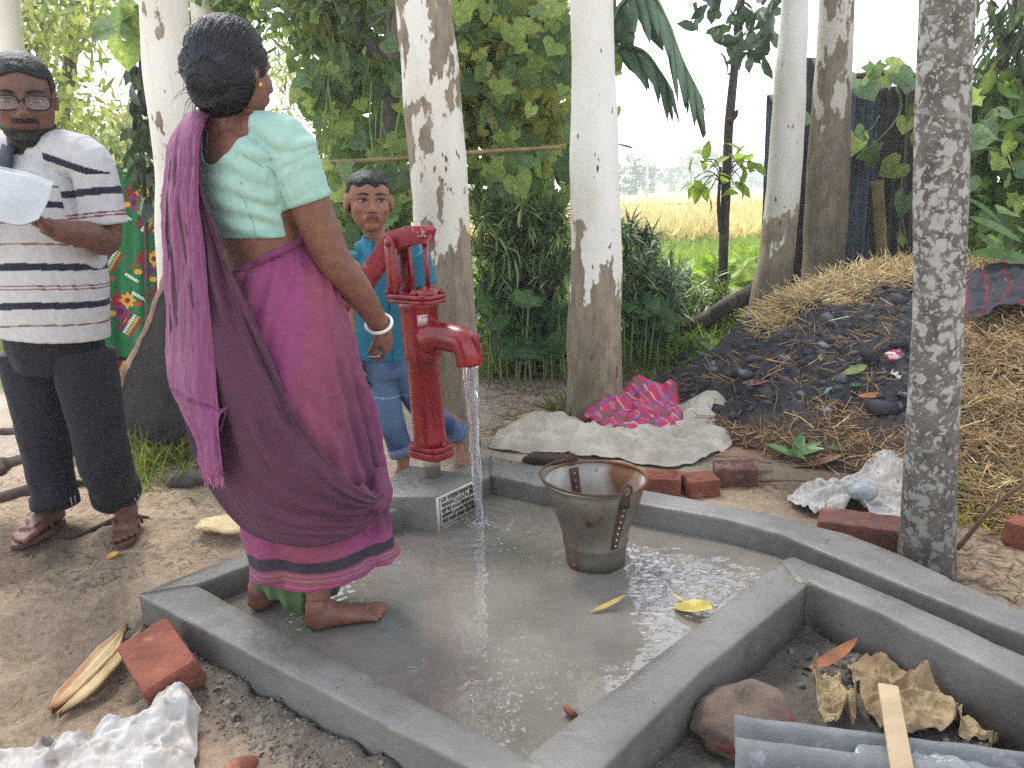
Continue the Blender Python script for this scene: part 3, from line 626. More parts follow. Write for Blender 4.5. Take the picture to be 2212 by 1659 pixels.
# the vine tree left of the thick trunk
b = G(835, 690); vt = thing('vine_tree', 'leaning grey tree smothered in broad leaved creeper behind the boy', 'tree', (b[0], 5.3, 0))
limbs(vt, [([A(800, 760, 5.3), A(815, 420, 5.3), A(845, 160, 5.3), A(850, -150, 5.3), A(800, -900, 5.4)], .065, .05), ([A(742, 740, 5.6), A(742, 330, 5.6), A(770, 100, 5.7), A(730, -300, 5.8)], .045, .03),
           ([A(845, 160, 5.3), A(760, 40, 5.4), A(690, -120, 5.5)], .035, .02), ([A(690, 700, 6), A(735, 380, 6), A(700, 150, 6)], .03, .015)], 'trunk')
cc = region(42, [(640, -60), (875, -60), (870, 380), (845, 470), (745, 480), (720, 360), (700, 180), (640, 60)], 5.3, 7)
hang(vt, M['leaf'], T_HEART, cc, .3, 34, .115, S(134, 164, 96))
hang(vt, M['leaf'], T_HEART, region(26, [(690, 380), (870, 420), (860, 640), (720, 660)], 4.9, 5.6), .25, 34, .11, S(136, 166, 104), part='creeper')
hang(vt, M['leaf'], T_EUC, region(26, [(600, -80), (800, -80), (760, 130), (640, 90)], 4.8, 6.2), .26, 26, .13, S(96, 116, 84), part='spray')
hang(vt, M['leaf'], T_HEART, region(28, [(500, -900), (900, -900), (900, -80), (560, -80)], 5.2, 7.2), .5, 26, .17, S(116, 132, 82), part='high_crown')
lp = np.vstack([region(60, [(640, 120), (860, 60), (865, 380), (700, 330)], 5.0, 5.3), region(36, [(690, 330), (870, 360), (870, 520), (735, 560), (700, 440)], 4.5, 5.0)]); d, u = facing(len(lp)); single_leaves(vt, lp, d, u, rng.uniform(.08, .19, len(lp)), leaf_meshes)
# creeper stems hanging
mb = MB()
for k in range(22):
    x0 = random.uniform(690, 870); Yd = random.uniform(4.8, 5.4); y0 = random.uniform(60, 300); p = spline([A(x0, y0, Yd), A(x0 + random.uniform(-25, 25), y0 + 120, Yd), A(x0 + random.uniform(-40, 40), y0 + 300, Yd)], 12); v, f = tube(p, .005, 5); mb.add(v, f)
mb.obj('creeper_stem', mat('creeper_stem', S(120, 140, 80), S(90, 110, 60), rough=.6), vt)
# the vine tree right of the thick trunk
vt2 = thing('vine_tree', 'dark double trunked tree hung with bright creeper between the two white trunks', 'tree', (G(1110, 690)[0], 6.2, 0))
limbs(vt2, [([A(1085, 740, 6.2), A(1085, 520, 6.2), A(1075, 300, 6.2), A(1000, 120, 6.3), A(985, -300, 6.4)], .12, .05), ([A(1155, 740, 6.4), A(1150, 540, 6.4), A(1170, 330, 6.4), A(1180, 0, 6.4), A(1190, -500, 6.5)], .12, .05), ([A(990, 400, 6), A(985, 160, 6), A(990, -200, 6)], .07, .05)], 'trunk', 'wood_dark')
hang(vt2, M['leaf'], T_HEART, region(44, [(985, -60), (1238, -60), (1240, 430), (1130, 450), (1010, 420)], 5.3, 7), .28, 34, .115, S(138, 168, 96))
hang(vt2, M['leaf'], T_HEART, region(40, [(1000, 60), (1130, 40), (1200, 260), (1100, 300), (1010, 280)], 5.4, 6), .25, 28, .12, S(160, 176, 88), part='bright_spray')
hang(vt2, M['leaf'], T_HEART, region(28, [(850, -900), (1230, -900), (1230, -80), (960, -80)], 5.4, 7.2), .5, 26, .17, S(116, 132, 82), part='high_crown')
lp = region(95, [(985, -10), (1238, -10), (1240, 420), (1040, 420)], 4.9, 5.3); d, u = facing(len(lp)); single_leaves(vt2, lp, d, u, rng.uniform(.08, .19, len(lp)), leaf_meshes)
# undergrowth filling below: shrubs with whorls of narrow leaves
def whorl_shrub(name, label, cat, poly, y0, y1, nw, base, L=.17, base_px=None, per=22, Yb=None):
    cc = region(nw, poly, y0, y1); bx = cc.mean(0); t = thing(name, label, cat, (bx[0], bx[1], 0))
    n = nw * per; c = np.repeat(cc, per, 0); ax = np.repeat(rdir(nw, .9), per, 0); d = rdir(n) * .9 + ax * .5; pos = c + ax * rng.uniform(-.04, .05, (n, 1))
    v, f, q = scatter(*T_NAR, pos, d, np.tile([0, 0, 1.], (n, 1)) + rdir(n) * .3, L * rng.uniform(.6, 1.2, n), np.clip(lcol(n, base, .3, .2) * np.exp(rng.normal(0, .3, nw)).repeat(per)[:, None], .004, .4))
    obj('foliage', v, f, M['leaf_gloss'], t, cols=q)
    mb = MB(); root = np.array([bx[0], bx[1], -.05])
    for k in range(0, nw, 2):
        r_ = root + [random.uniform(-.15, .15), random.uniform(-.1, .1), 0]; p = spline([r_, (r_ + cc[k]) / 2 + [0, 0, .12], cc[k]], 7); v, f = tube(p, np.linspace(.013, .004, 7), 5); mb.add(v, f)
    mb.obj('stem', M['wood_dark'], t); return t
whorl_shrub('narrow_leaved_shrub', 'dense shrub with whorls of narrow dark leaves behind the red pump', 'shrub', [(1015, 450), (1235, 440), (1240, 560), (1200, 700), (1060, 690), (1020, 560)], 4.8, 5.7, 150, S(106, 134, 84))
whorl_shrub('narrow_leaved_shrub', 'dark bushy shrub growing to the right of the smooth white trunk', 'shrub', [(1340, 490), (1390, 500), (1440, 570), (1470, 640), (1450, 690), (1350, 690)], 5.2, 6.2, 95, S(92, 120, 74))
whorl_shrub('narrow_leaved_shrub', 'low bright green shrub in front of the field margin', 'shrub', [(1440, 560), (1540, 590), (1600, 660), (1560, 700), (1430, 700)], 6.3, 7.4, 60, S(104, 136, 46))
# broad leaves creeping on the ground (pumpkin vines), each leaf an own piece
pk = []
an = np.linspace(0, 2 * np.pi, 22, endpoint=False); rr_ = .5 * (1 + .1 * np.cos(5 * an)) * (1 - .55 * np.exp(-((an - np.pi) / .22) ** 2))
pv = [[.0, 0, -.03]] + [[q * math.cos(a) + .1, q * math.sin(a), .09 * math.cos(5 * a) * q - .14 * q] for a, q in zip(an, rr_ * .55)] + [[q * math.cos(a) + .1, q * math.sin(a), .06 * math.cos(5 * a + .5) - .22 * q] for a, q in zip(an, rr_)]
pf = [(0, 1 + k, 1 + (k + 1) % 22) for k in range(22)] + [(1 + k, 23 + k, 23 + (k + 1) % 22, 1 + (k + 1) % 22) for k in range(22)]
for b_ in (S(88, 120, 68), S(104, 138, 82), S(70, 104, 58)):
    m_o = obj('leaf', pv, pf, M['leaf'], cols=np.tile(b_, (len(pv), 1))); pk.append(m_o.data); bpy.data.objects.remove(m_o)
def creeping(label, poly, z0, z1, n, size, y0, y1, meshes=pk, name='pumpkin_vine', cat='plant'):
    cc = region(n, poly, y0, y1); t = thing(name, label, cat, (cc[:, 0].mean(), cc[:, 1].mean(), 0)); u = rdir(n) * .35 + np.array([0, -.5, .9]); d = rdir(n, -.15); single_leaves(t, cc, d, u, size * rng.uniform(.7, 1.25, n), meshes)
    mb = MB()
    for q in cc: g0 = [q[0] + random.uniform(-.05, .05), q[1] + .04, float(gz(q[0], q[1])[0]) - .02]; v, f = tube(spline([g0, q], 5), .005, 5); mb.add(v, f)
    mb.obj('stalk', mat('stalk', S(120, 140, 84), S(100, 120, 70), rough=.6), t); return t
creeping('pale broad leaved pumpkin vine on the ground between the pump and the smooth trunk', [(1040, 640), (1235, 620), (1232, 760), (1100, 770), (1045, 720)], 0, 0, 46, .2, 4.6, 5.4)
creeping('broad leaved pumpkin vine under the dark shrub behind the smooth trunk', [(1345, 640), (1440, 650), (1440, 720), (1350, 720)], 0, 0, 14, .18, 5.0, 5.6)
# bright taro at the field margin
tk = []
for b_ in (S(150, 180, 48), S(168, 194, 60), S(128, 164, 44)):
    m_o = obj('leaf', pv, pf, M['leaf'], cols=np.tile(b_, (len(pv), 1))); tk.append(m_o.data); bpy.data.objects.remove(m_o)
creeping('sunlit yellow green taro patch at the edge of the field', [(1470, 570), (1640, 555), (1640, 650), (1560, 680), (1480, 640)], 0, 0, 60, .34, 7.4, 9.6, tk, 'taro_plant')
creeping('sunlit taro leaves glimpsed under the dark double trunk', [(1020, 560), (1235, 560), (1240, 660), (1030, 660)], 0, 0, 26, .34, 7.5, 9, tk, 'taro_plant')
# low ground cover
def cover(name, label, poly, y0, y1, n, size, base, tmpl=T_OV, zb=.4):
    pp = np.array(poly, float); q = []
    while len(q) < n:
        a = pp.min(0) + rng.random(2) * np.ptp(pp, axis=0)
        if inside(pp, a[:1], a[1:])[0]: g = G(a[0], a[1], 0); q.append(g)
    q = np.array(q); q[:, 2] = gz(q[:, 0], q[:, 1]) + rng.random(n) * size * .8
    v, f, cl = scatter(*tmpl, q, rdir(n, zb), np.tile([0, -.3, 1.], (n, 1)) + rdir(n) * .4, size * rng.uniform(.6, 1.3, n), lcol(n, base, .3, .25)); o = obj(name, v, f, M['leaf'], cols=cl); kind(o, 'stuff'); o['label'] = label; o['category'] = 'ground cover'
cover('ground_cover', 'small leaved weeds spreading behind the smooth white trunk', [(1340, 705), (1420, 690), (1640, 690), (1600, 730), (1500, 770), (1400, 775), (1345, 765)], 0, 0, 2600, .055, S(92, 126, 60))
cover('ground_cover', 'bright weeds on the bank before the field', [(1400, 640), (1640, 620), (1640, 700), (1420, 705)], 0, 0, 1700, .1, S(120, 156, 56))
cover('undergrowth', 'tangled undergrowth at the foot of the vine trees', [(600, 640), (1240, 640), (1240, 740), (1045, 770), (620, 740)], 0, 0, 2600, .1, S(66, 92, 40))
def tuft(label, pts, n, h, base, spread=.12, name='grass_tuft', group=None):
    t_v = MB(); q = []
    for a, b_ in pts:
        g = G(a, b_, 0); e = rng.normal(size=(n, 2)) * spread; q.append(np.stack([g[0] + e[:, 0], g[1] + e[:, 1], gz(g[0] + e[:, 0], g[1] + e[:, 1]) - .01], -1))
    q = np.vstack(q); k = len(q); tv2, tf2 = leaf_lance(.028, 4, .55, .3)
    v, f, cl = scatter(tv2, tf2, q, rdir(k, 1.1), rdir(k), h * rng.uniform(.5, 1.3, k), lcol(k, base, .25, .25)); o = obj(name, v, f, M['leaf'], cols=cl); kind(o, 'stuff'); o['label'] = label; o['category'] = 'grass'
tuft('grass growing at the foot of the leaning dark sheet behind the man', [(300, 1010), (330, 985), (360, 1010), (380, 965), (330, 1035), (310, 960), (345, 950), (290, 1040), (400, 990)], 75, .14, S(110, 128, 56), .09)
tuft('tall grass beside the foot of the smooth white trunk', [(1225, 905), (1235, 890), (1345, 850), (1360, 840), (1330, 858), (1380, 845)], 55, .15, S(96, 114, 60), .05)
tuft('grass under the pumpkin leaves behind the pump', [(1045, 800), (1070, 790), (1110, 800), (1150, 795), (1090, 815), (1190, 800), (1060, 815)], 55, .2, S(108, 128, 60), .12)
tuft('grass strip along the path edge before the weeds', [(1390, 775), (1420, 770), (1460, 762), (1500, 755), (1540, 740), (1440, 790), (1570, 720)], 60, .17, S(122, 146, 66), .14)
tuft('grass between the heap and the lichen trunk', [(2080, 1130), (2110, 1120), (2130, 1100)], 50, .1, S(140, 150, 60), .07)
# left: tall loose trees
tb = thing('leafy_tree', 'loose lime green tree behind the man with the papers', 'tree', (-4.2, 8.5, 0))
limbs(tb, [([A(120, 700, 8.5), A(130, 300, 8.5), A(160, 50, 8.5), A(170, -400, 8.6)], .1, .04), ([A(130, 300, 8.5), A(60, 120, 8.6), A(20, -60, 8.7)], .05, .02)], 'trunk')
hang(tb, M['leaf'], T_OV, region(95, [(-60, -40), (200, -40), (170, 130), (190, 260), (300, 470), (-20, 470), (-60, 200)], 7, 10), .30, 36, .11, S(140, 164, 84), ye=.4)
hang(tb, M['leaf'], T_EUC, region(30, [(40, -60), (260, -60), (200, 90), (100, 160), (60, 100)], 7, 9), .35, 26, .2, S(132, 150, 90), part='drooping_spray')
tb2 = thing('leafy_tree', 'pale feathery tree far behind beside the white trunk', 'tree', (-5.2, 14, 0))
limbs(tb2, [([A(270, 700, 14), A(275, 350, 14), A(290, 150, 14)], .1, .04)], 'trunk')
hang(tb2, M['leaf'], T_EUC, region(70, [(200, 330), (240, 270), (330, 200), (345, 460), (210, 470)], 12, 15), .6, 34, .3, S(140, 158, 96))
hang(tb2, M['leaf'], T_EUC, region(26, [(570, 20), (640, 60), (660, 200), (650, 420), (620, 300)], 10, 14), .5, 24, .2, S(140, 160, 92), part='side_crown')
tb3 = thing('leafy_branch', 'dark long leaved branch hanging beside the white trunk behind the man', 'tree', A(310, 300, 4.6) * [1, 1, 0])
limbs(tb3, [([A(318, 960, 4.6), A(316, 500, 4.6), A(300, 200, 4.6), A(325, -60, 4.6), A(330, -300, 4.6)], .014, .008)], 'stem', 'wood_dark')
cl_ = region(26, [(275, 60), (335, 40), (335, 470), (320, 480), (285, 330)], 4.5, 4.7); n = len(cl_) * 5; d = rdir(n, -1.6); me3 = []
for b_ in (S(52, 66, 44), S(70, 88, 54)):
    m_o = obj('leaf', T_OV[0], T_OV[1], M['leaf_gloss'], cols=np.tile(b_, (len(T_OV[0]), 1))); me3.append(m_o.data); bpy.data.objects.remove(m_o)
single_leaves(tb3, np.repeat(cl_, 5, 0) + rng.normal(0, .03, (n, 3)), d, rdir(n) + [0, -.6, 0], rng.uniform(.09, .15, n), me3)
lp = region(9, [(255, -10), (312, -10), (300, 110), (262, 100)], 4.3, 4.6); d, u = facing(9); single_leaves(tb3, lp, d, u, rng.uniform(.16, .22, 9), leaf_meshes[:3])
hang(tb2, M['leaf'], T_OV, region(22, [(405, -60), (560, -60), (570, 60), (500, 40), (440, 20)], 6, 8), .3, 24, .12, S(90, 116, 56), part='near_spray')
# hedge hiding the horizon on the left
cover('undergrowth', 'low bushes along the yard edge behind the man', [(-60, 560), (380, 560), (380, 620), (-60, 640)], 0, 0, 2500, .28, S(96, 122, 62))
# sapling
sp = thing('sapling', 'slim dark sapling with drooping leaves standing before the rice field', 'tree', (G(1560, 700)[0], 6.88, 0))
limbs(sp, [([A(1558, 716, 6.88), A(1562, 560, 6.88), A(1568, 400, 6.88), A(1576, 250, 6.88), A(1592, 90, 6.88), A(1606, -80, 6.88), A(1612, -400, 6.9)], .046, .028)], 'trunk', 'wood_dark')
limbs(sp, [([A(1557, 500, 6.86), A(1552, 440, 6.86), A(1556, 360, 6.86)], .022, .01), ([A(1575, 262, 6.84), A(1588, 250, 6.84), A(1592, 238, 6.84)], .03, .012)], 'twig', 'wood_dark')
cl_ = region(24, [(1505, -40), (1680, -40), (1675, 110), (1600, 130), (1560, 60), (1520, 70)], 6.6, 7.2); n = len(cl_) * 5; me4 = []
for b_ in (S(84, 100, 80), S(104, 122, 92)):
    m_o = obj('leaf', T_OV[0], T_OV[1], M['leaf_gloss'], cols=np.tile(b_, (len(T_OV[0]), 1))); me4.append(m_o.data); bpy.data.objects.remove(m_o)
single_leaves(sp, np.repeat(cl_, 5, 0) + rng.normal(0, .07, (n, 3)), rdir(n, -.6), rdir(n) + [0, -.5, .3], rng.uniform(.13, .22, n), me4)
yo = []
m_o = obj('leaf', T_OV[0], T_OV[1], M['leaf'], cols=np.tile(S(150, 172, 66), (len(T_OV[0]), 1))); yo.append(m_o.data); bpy.data.objects.remove(m_o)
cl_ = np.array([A(a, b_, 6.7) for a, b_ in ((1500, 385), (1515, 350), (1530, 345), (1540, 365), (1520, 400), (1545, 390), (1590, 350), (1605, 360), (1620, 350), (1600, 385), (1630, 370), (1585, 400), (1610, 335), (1530, 420), (1495, 405))]); n = len(cl_) * 2
single_leaves(sp, np.repeat(cl_, 2, 0) + rng.normal(0, .03, (n, 3)), rdir(n, -.2), rdir(n) * .4 + [0, -.4, 1], rng.uniform(.14, .2, n), yo)
mb = MB()
for q in cl_: v, f = tube(spline([A(1565, 400, 6.85), (q + A(1565, 380, 6.85)) / 2 + [0, 0, .05], q], 6), .005, 5); mb.add(v, f)
mb.obj('twig', M['wood_dark'], sp)
# banana plant
bn = thing('banana_plant', 'banana plant with torn drooping leaves behind the smooth white trunk', 'plant', (A(1295, 600, 6.3)[0], 6.3, 0))
v, f = tube(spline([A(1295, 760, 6.3), A(1290, 400, 6.3), A(1296, 60, 6.3)], 16), np.linspace(.1, .07, 16), 14); obj('pseudostem', v, f, mat('pseudostem', S(120, 130, 80), S(90, 90, 60), scale=8, rough=.6), bn)
M['banana'] = mat('banana', S(126, 152, 122), S(98, 124, 96), scale=5, rough=.4, transl=.25, spec=.5)
def banana_leaf(pts, wl, wr, seed):
    p = spline(pts, 46); v, f = tube(p, np.linspace(.018, .005, 46), 6); t, a, b_ = frames(p); r = np.random.default_rng(seed)
    leaf = obj('leaf', v, f, mat('leaf_rib', S(130, 150, 100), rough=.5), bn)
    mb = MB()
    for side, wd in ((1, wl), (-1, wr)):
        i = 3
        while i < 45:
            k = int(r.integers(3, 8)); j = min(i + k, 45); s = np.sin(np.pi * ((i / 45) * .93 + .05)) ** .6 * wd * r.uniform(.75, 1.08)
            dr = unit(side * np.cross(t[i], [0, 0, 1.]) * r.uniform(.25, .8) + t[i] * r.uniform(.35, .6) + np.array([0, -.1, -r.uniform(.5, 1.1)]))
            q = []
            for h in range(5):
                u = h / 4; e = p[i] + dr * s * u + np.array([0, 0, -.12 * u * u * s]); g = p[j] + dr * s * u * .98 + np.array([0, 0, -.12 * u * u * s]); m_ = (e + g) / 2; sh = (1 - .9 * u ** 6) * (.97 if u > .2 else 1); q += [m_ + (e - m_) * sh, m_ + (g - m_) * sh]
            mb.add(q, [(2 * h, 2 * h + 1, 2 * h + 3, 2 * h + 2) for h in range(4)]); i = j
    solid(mb.obj('blade', M['banana'], leaf), .002)
banana_leaf([A(1300, 120, 6.3), A(1340, 10, 6.25), A(1400, -20, 6.15), A(1440, 40, 6.1), A(1475, 130, 6.05), A(1518, 215, 6.0)], .52, .5, 1)
banana_leaf([A(1300, 130, 6.3), A(1335, 100, 6.3), A(1390, 110, 6.25), A(1430, 160, 6.2), A(1455, 200, 6.2)], .42, .36, 2)
banana_leaf([A(1296, 60, 6.3), A(1330, -120, 6.3), A(1420, -200, 6.3), A(1500, -150, 6.3)], .34, .34, 3)
banana_leaf([A(1296, 60, 6.3), A(1290, -150, 6.3), A(1240, -260, 6.4), A(1160, -220, 6.4)], .34, .34, 4)
v, f = tube(spline([A(1300, 310, 5.6), A(1340, 312, 5.5), A(1366, 320, 5.45)], 10), [.002, .05, .058, .06, .06, .06, .058, .05, .04, .02], 10, r2=[.002] + [.004] * 9); obj('leaf', v, f, M['leaf'], bn, cols=np.tile(S(110, 140, 70), (len(v), 1)))
# bamboo rail
rail = MB(); p = spline([A(682, 352, 4.65), A(860, 343, 4.65), A(1000, 331, 4.7), A(1212, 318, 4.75)], 60); r = np.full(60, .0125); r[::7] = .0155; v, f = tube(p, r, 10); rail.add(v, f)
tag(rail.obj('bamboo_rail', M['bamboo']), 'thin bamboo pole tied level between the trees behind the boy', 'bamboo pole')
# right edge thicket
tr = thing('leafy_thicket', 'thicket of drooping bamboo leaves and broad creepers behind the lichen trunk', 'thicket', (A(2170, 500, 6)[0], 6, 0))
limbs(tr, [([A(2130, 640, 6), A(2150, 300, 6), A(2185, 50, 6), A(2230, -200, 6)], .03, .015), ([A(2190, 640, 6), A(2200, 400, 6), A(2240, 100, 6)], .03, .015)], 'stem', 'wood_dark')
hang(tr, M['leaf'], T_EUC, region(46, [(2165, 60), (2230, -40), (2300, -40), (2300, 320), (2120, 300), (2140, 180)], 5.6, 6.6), .3, 30, .2, S(78, 96, 66), zb=-1.2)
hang(tr, M['leaf'], T_OV, region(50, [(2090, 190), (2300, 240), (2300, 620), (2090, 600)], 5.4, 6.4), .26, 20, .17, S(84, 112, 50), part='creeper')
lp = region(34, [(2085, 180), (2212, 220), (2212, 590), (2085, 590)], 4.9, 5.4); d, u = facing(len(lp), -.5); single_leaves(tr, lp, d, u, rng.uniform(.09, .17, len(lp)), leaf_meshes)
big = obj('leaf', *leaf_lance(.19, 8, .15, .12), M['leaf'], cols=np.tile(S(98, 132, 74), (27, 1))); bigm = [big.data]; bpy.data.objects.remove(big)
single_leaves(tr, [A(2100, 548, 4.6), A(2095, 470, 4.7), A(2090, 430, 4.9), A(2110, 505, 4.9)], [(1, -.1, -.05), (1, -.2, -.35), (1, 0, -.5), (.8, -.2, -.6)], [(0, -.5, 1)] * 4, [.42, .34, .3, .34], bigm)
# fallen log
v, f = tube(spline([A(1420, 690, 6.6), A(1500, 700, 6.3), A(1580, 655, 6.2), A(1660, 620, 6.2)], 24), np.linspace(.05, .08, 24), 12); v += .02 * fbm(v * 9, 3, 3)[:, None]
tag(obj('fallen_log', v, f, M['wood_dark']), 'dark fallen log lying behind the leaning pale eucalyptus', 'log')

# ================================================================== SHED, HEAP
M['iron'] = mat('iron', S(104, 112, 130), S(78, 84, 98), scale=5, rough=.6, metal=.2, bump=.1, bscale=30, spots=[(S(60, 44, 40), 4, .55, .15)])
M['rust_iron'] = mat('rust_iron', S(84, 68, 66), S(58, 50, 52), scale=6, rough=.7, bump=.1, bscale=30)
shed = thing('iron_shed', 'dark rusty corrugated iron shed wall overgrown with creeper', 'shed', (A(1880, 580, 7.2)[0], 7.2, 0))
def sheet(x0, x1, ytop, Yd, m, zb=.0, wave=.085, amp=.017, tilt=0.):
    a, b_ = A(x0, 400, Yd), A(x1, 400, Yd); top = A((x0 + x1) / 2, ytop, Yd)[2]; L = b_[0] - a[0]; n = max(6, int(L / wave * 8)); s = np.linspace(0, L, n); zz = np.linspace(zb, top, 8)
    v = np.array([[a[0] + q + tilt * h, Yd + amp * math.sin(2 * math.pi * q / wave), h + (.02 * math.sin(q * 9) if h == zz[-1] else 0)] for h in zz for q in s])
    return solid(obj('iron_sheet', v, grid_faces(8, n), m, shed), .0015)
sheet(1652, 1690, 205, 7.0, M['iron'], tilt=-.01); sheet(1690, 1775, 130, 7.15, M['rust_iron']); sheet(1775, 1895, 176, 7.2, M['iron']); sheet(1890, 1960, 190, 7.17, M['rust_iron']); sheet(1955, 2075, 160, 7.2, M['rust_iron']); sheet(2070, 2150, 185, 7.16, M['rust_iron'])
for (xa, ya, xb, yb, r) in ((1895, 390, 1905, 560, .05),):
    p = spline([A(xa, ya, 7.0), A(xb, yb, 7.0), A(xb + 4, yb + 60, 7.0)], 30); rr_ = np.full(30, r); rr_[::8] = r * 1.14; v, f = tube(p, rr_, 12); obj('bamboo_post', v, f, M['bamboo'], shed)
v, f = tube([A(1838, 168, 7.1), A(1920, 158, 7.1), A(2000, 170, 7.1)], .035, 10); obj('roof_pole', v, f, M['wood_dark'], shed)
cv = thing('creeper', 'green lobed creeper trailing over the top and face of the iron shed', 'creeper', (A(1930, 580, 7)[0], 7, 0))
lp = [A(a, b_, 6.95 - .1 * random.random()) for a, b_ in ((1855, 165), (1880, 150), (1905, 160), (1935, 150), (1960, 165), (1985, 158), (1890, 130), (2010, 165), (1865, 180), (1945, 235), (1960, 250), (1930, 240), (1850, 280), (1885, 295), (1875, 310), (1935, 330), (1955, 345), (1945, 375), (1960, 410), (1940, 385), (1750, 240), (1965, 200), (1910, 145), (1970, 430), (1870, 285), (1950, 185))]
lp = lp[::2] + lp[1:9:2]; n = len(lp); d, u = facing(n, -.7); single_leaves(cv, lp, d, u, rng.uniform(.14, .25, n), [leaf_meshes[3], leaf_meshes[4], leaf_meshes[5]])
mb = MB()
for pts in (((1935, 160), (1945, 240), (1900, 300), (1850, 340)), ((1960, 170), (1955, 330), (1945, 430), (1960, 540)), ((1900, 250), (1880, 280), (1850, 290))):
    v, f = tube(spline([A(a, b_, 7.0) for a, b_ in pts], 24), .008, 5); mb.add(v, f)
mb.obj('stem', mat('vine_stem', S(110, 130, 80), rough=.6), cv)
# heap of ash and straw
rk = np.array([A(*q) for q in ((1380, 880, 4.25), (1470, 810, 4.4), (1540, 755, 4.5), (1640, 690, 4.65), (1760, 628, 4.8), (1880, 600, 4.9), (1975, 578, 4.9), (2100, 585, 4.9), (2300, 590, 4.9), (2600, 640, 4.9))])
frn = np.array([G(*q) for q in ((1380, 890), (1480, 905), (1590, 960), (1700, 1000), (1830, 1020), (1950, 1060), (2080, 1110), (2212, 1180), (2500, 1300))])
hx = np.arange(.62, 3.6, .014); hy = np.arange(2.2, 6.6, .016); HX, HY = np.meshgrid(hx, hy, indexing='ij'); x, y = HX.ravel(), HY.ravel()
def heap_z(x, y):
    t = x / np.maximum(y, .1)                                   # along the view of the heap
    o = np.argsort(rk[:, 0] / rk[:, 1]); rz = np.interp(t, (rk[:, 0] / rk[:, 1])[o], rk[o, 2]); ry = np.interp(t, (rk[:, 0] / rk[:, 1])[o], rk[o, 1])
    o2 = np.argsort(frn[:, 0] / frn[:, 1]); fy = np.interp(t, (frn[:, 0] / frn[:, 1])[o2], frn[o2, 1])
    s = np.clip((y - fy) / (ry - fy + 1e-6), -.2, None); up_ = np.where(s < 1, np.clip(s, 0, 1) ** .8, 1 - sstep(1.05, 1.8, s) * 1.0)
    z = np.maximum(rz, 0) * up_; z = np.where(s < 0, -.05 + s * .3, z); edge = sstep(.16, .2, t)
    q = np.stack([x, y, 0 * x], -1); z = z + np.where(s > 0, (.085 * fbm(q * 4.5, 4, 91) + .034 * fbm(q * 20, 4, 92)), 0) * sstep(0, .15, s)
    return np.where(t < .16, -.1, z), s, t
z, s, t = heap_z(x, y); q = np.stack([x, y, 0 * x], -1); nn = fbm(q * 3, 4, 95)
ash = np.array(S(52, 51, 55)); straw_c = np.array(S(76, 58, 42)); litter = np.array(S(84, 66, 48))
wst = np.clip(sstep(.555, .62, t + .06 * nn) + sstep(.88, .96, s + .1 * nn) * sstep(.3, .34, t), 0, 1); wl = (1 - sstep(.1, .3, s + .15 * nn)) * .8
hc = ash[None] * (1 + .5 * fbm(q * 30, 3, 96))[:, None]; hc = hc * (1 - wl[:, None]) + litter * wl[:, None]; hc = hc * (1 - wst[:, None]) + straw_c * wst[:, None] * (.8 + .5 * fbm(q * 12, 3, 97))[:, None]
heap = thing('rubbish_heap', 'tall heap of dark ash and rotting straw behind the lichen trunk', 'heap', (2.0, 4.2, 0))
keepf = grid_faces(len(hx), len(hy)); kz = (z[keepf] > -.04).any(1)
obj('mound', np.stack([x, y, z], -1), keepf[kz], mat('ash', attr=True, vary=.35, scale=30, rough=.85, bump=.9, bscale=45, bdist=.02), heap, cols=np.clip(hc, .004, .6))
def straws(n, sel, L, base, name, droop=(0, -.3, -.2), m='straw', r=.0018):
    P = []
    while len(P) < n:
        xx = rng.uniform(.7, 3.2, 4 * n); yy = rng.uniform(2.3, 5.4, 4 * n); zz, ss, tt = heap_z(xx, yy); k = sel(ss, tt, fbm(np.stack([xx, yy, 0 * xx], -1) * 4, 3, 99)); P += [(a, b_, c_) for a, b_, c_ in zip(xx[k], yy[k], zz[k])]
    P = np.array(P[:n]); d = rdir(n, 0, .35) + np.array(droop); d /= np.linalg.norm(d, axis=1)[:, None]; ln = L * rng.uniform(.4, 1.3, n)
    # each straw: bent three sided stick of two segments
    yv = np.cross(d, rdir(n)); yv /= np.linalg.norm(yv, axis=1)[:, None]; zv = np.cross(d, yv); bend = rdir(n, -.2) * .22
    th = np.array([0, 2.1, 4.2]); rr = (r * rng.uniform(.7, 1.5, n))[:, None]
    V = []
    for u in (-.5, 0, .5):
        cpt = P + d * (ln * u)[:, None] + bend * (ln * (u * u - .1))[:, None] + np.array([0, 0, .012]) * rng.random((n, 1))
        for a in th: V.append(cpt + rr * (math.cos(a) * yv + math.sin(a) * zv))
    V = np.stack(V, 1); ff = np.array([(3 * k + a, 3 * k + (a + 1) % 3, 3 * k + 3 + (a + 1) % 3, 3 * k + 3 + a) for k in (0, 1) for a in range(3)]); F_ = (ff[None] + (np.arange(n) * 9)[:, None, None]).reshape(-1, 4)
    o = obj(name, V.reshape(-1, 3), F_, M[m], heap, cols=np.repeat(lcol(n, base, .42, .12), 9, 0)); kind(o, 'stuff'); return o
M['straw'] = mat('straw', attr=True, vary=.2, scale=20, rough=.65)
straws(5500, lambda s, t, n: (s > .85 + .08 * n) & (s < 1.2) & (t > .315), .26, S(190, 170, 128), 'straw')
straws(9500, lambda s, t, n: (t > .555 + .04 * n) & (s > .02) & (s < 1.0), .24, S(158, 138, 102), 'straw')
straws(2000, lambda s, t, n: (s > .0) & (s < .2 + .2 * n) & (t > .18), .16, S(150, 126, 92), 'straw')
straws(420, lambda s, t, n: (s > .2) & (s < .9) & (t < .5) & (t > .22), .16, S(150, 122, 84), 'straw')
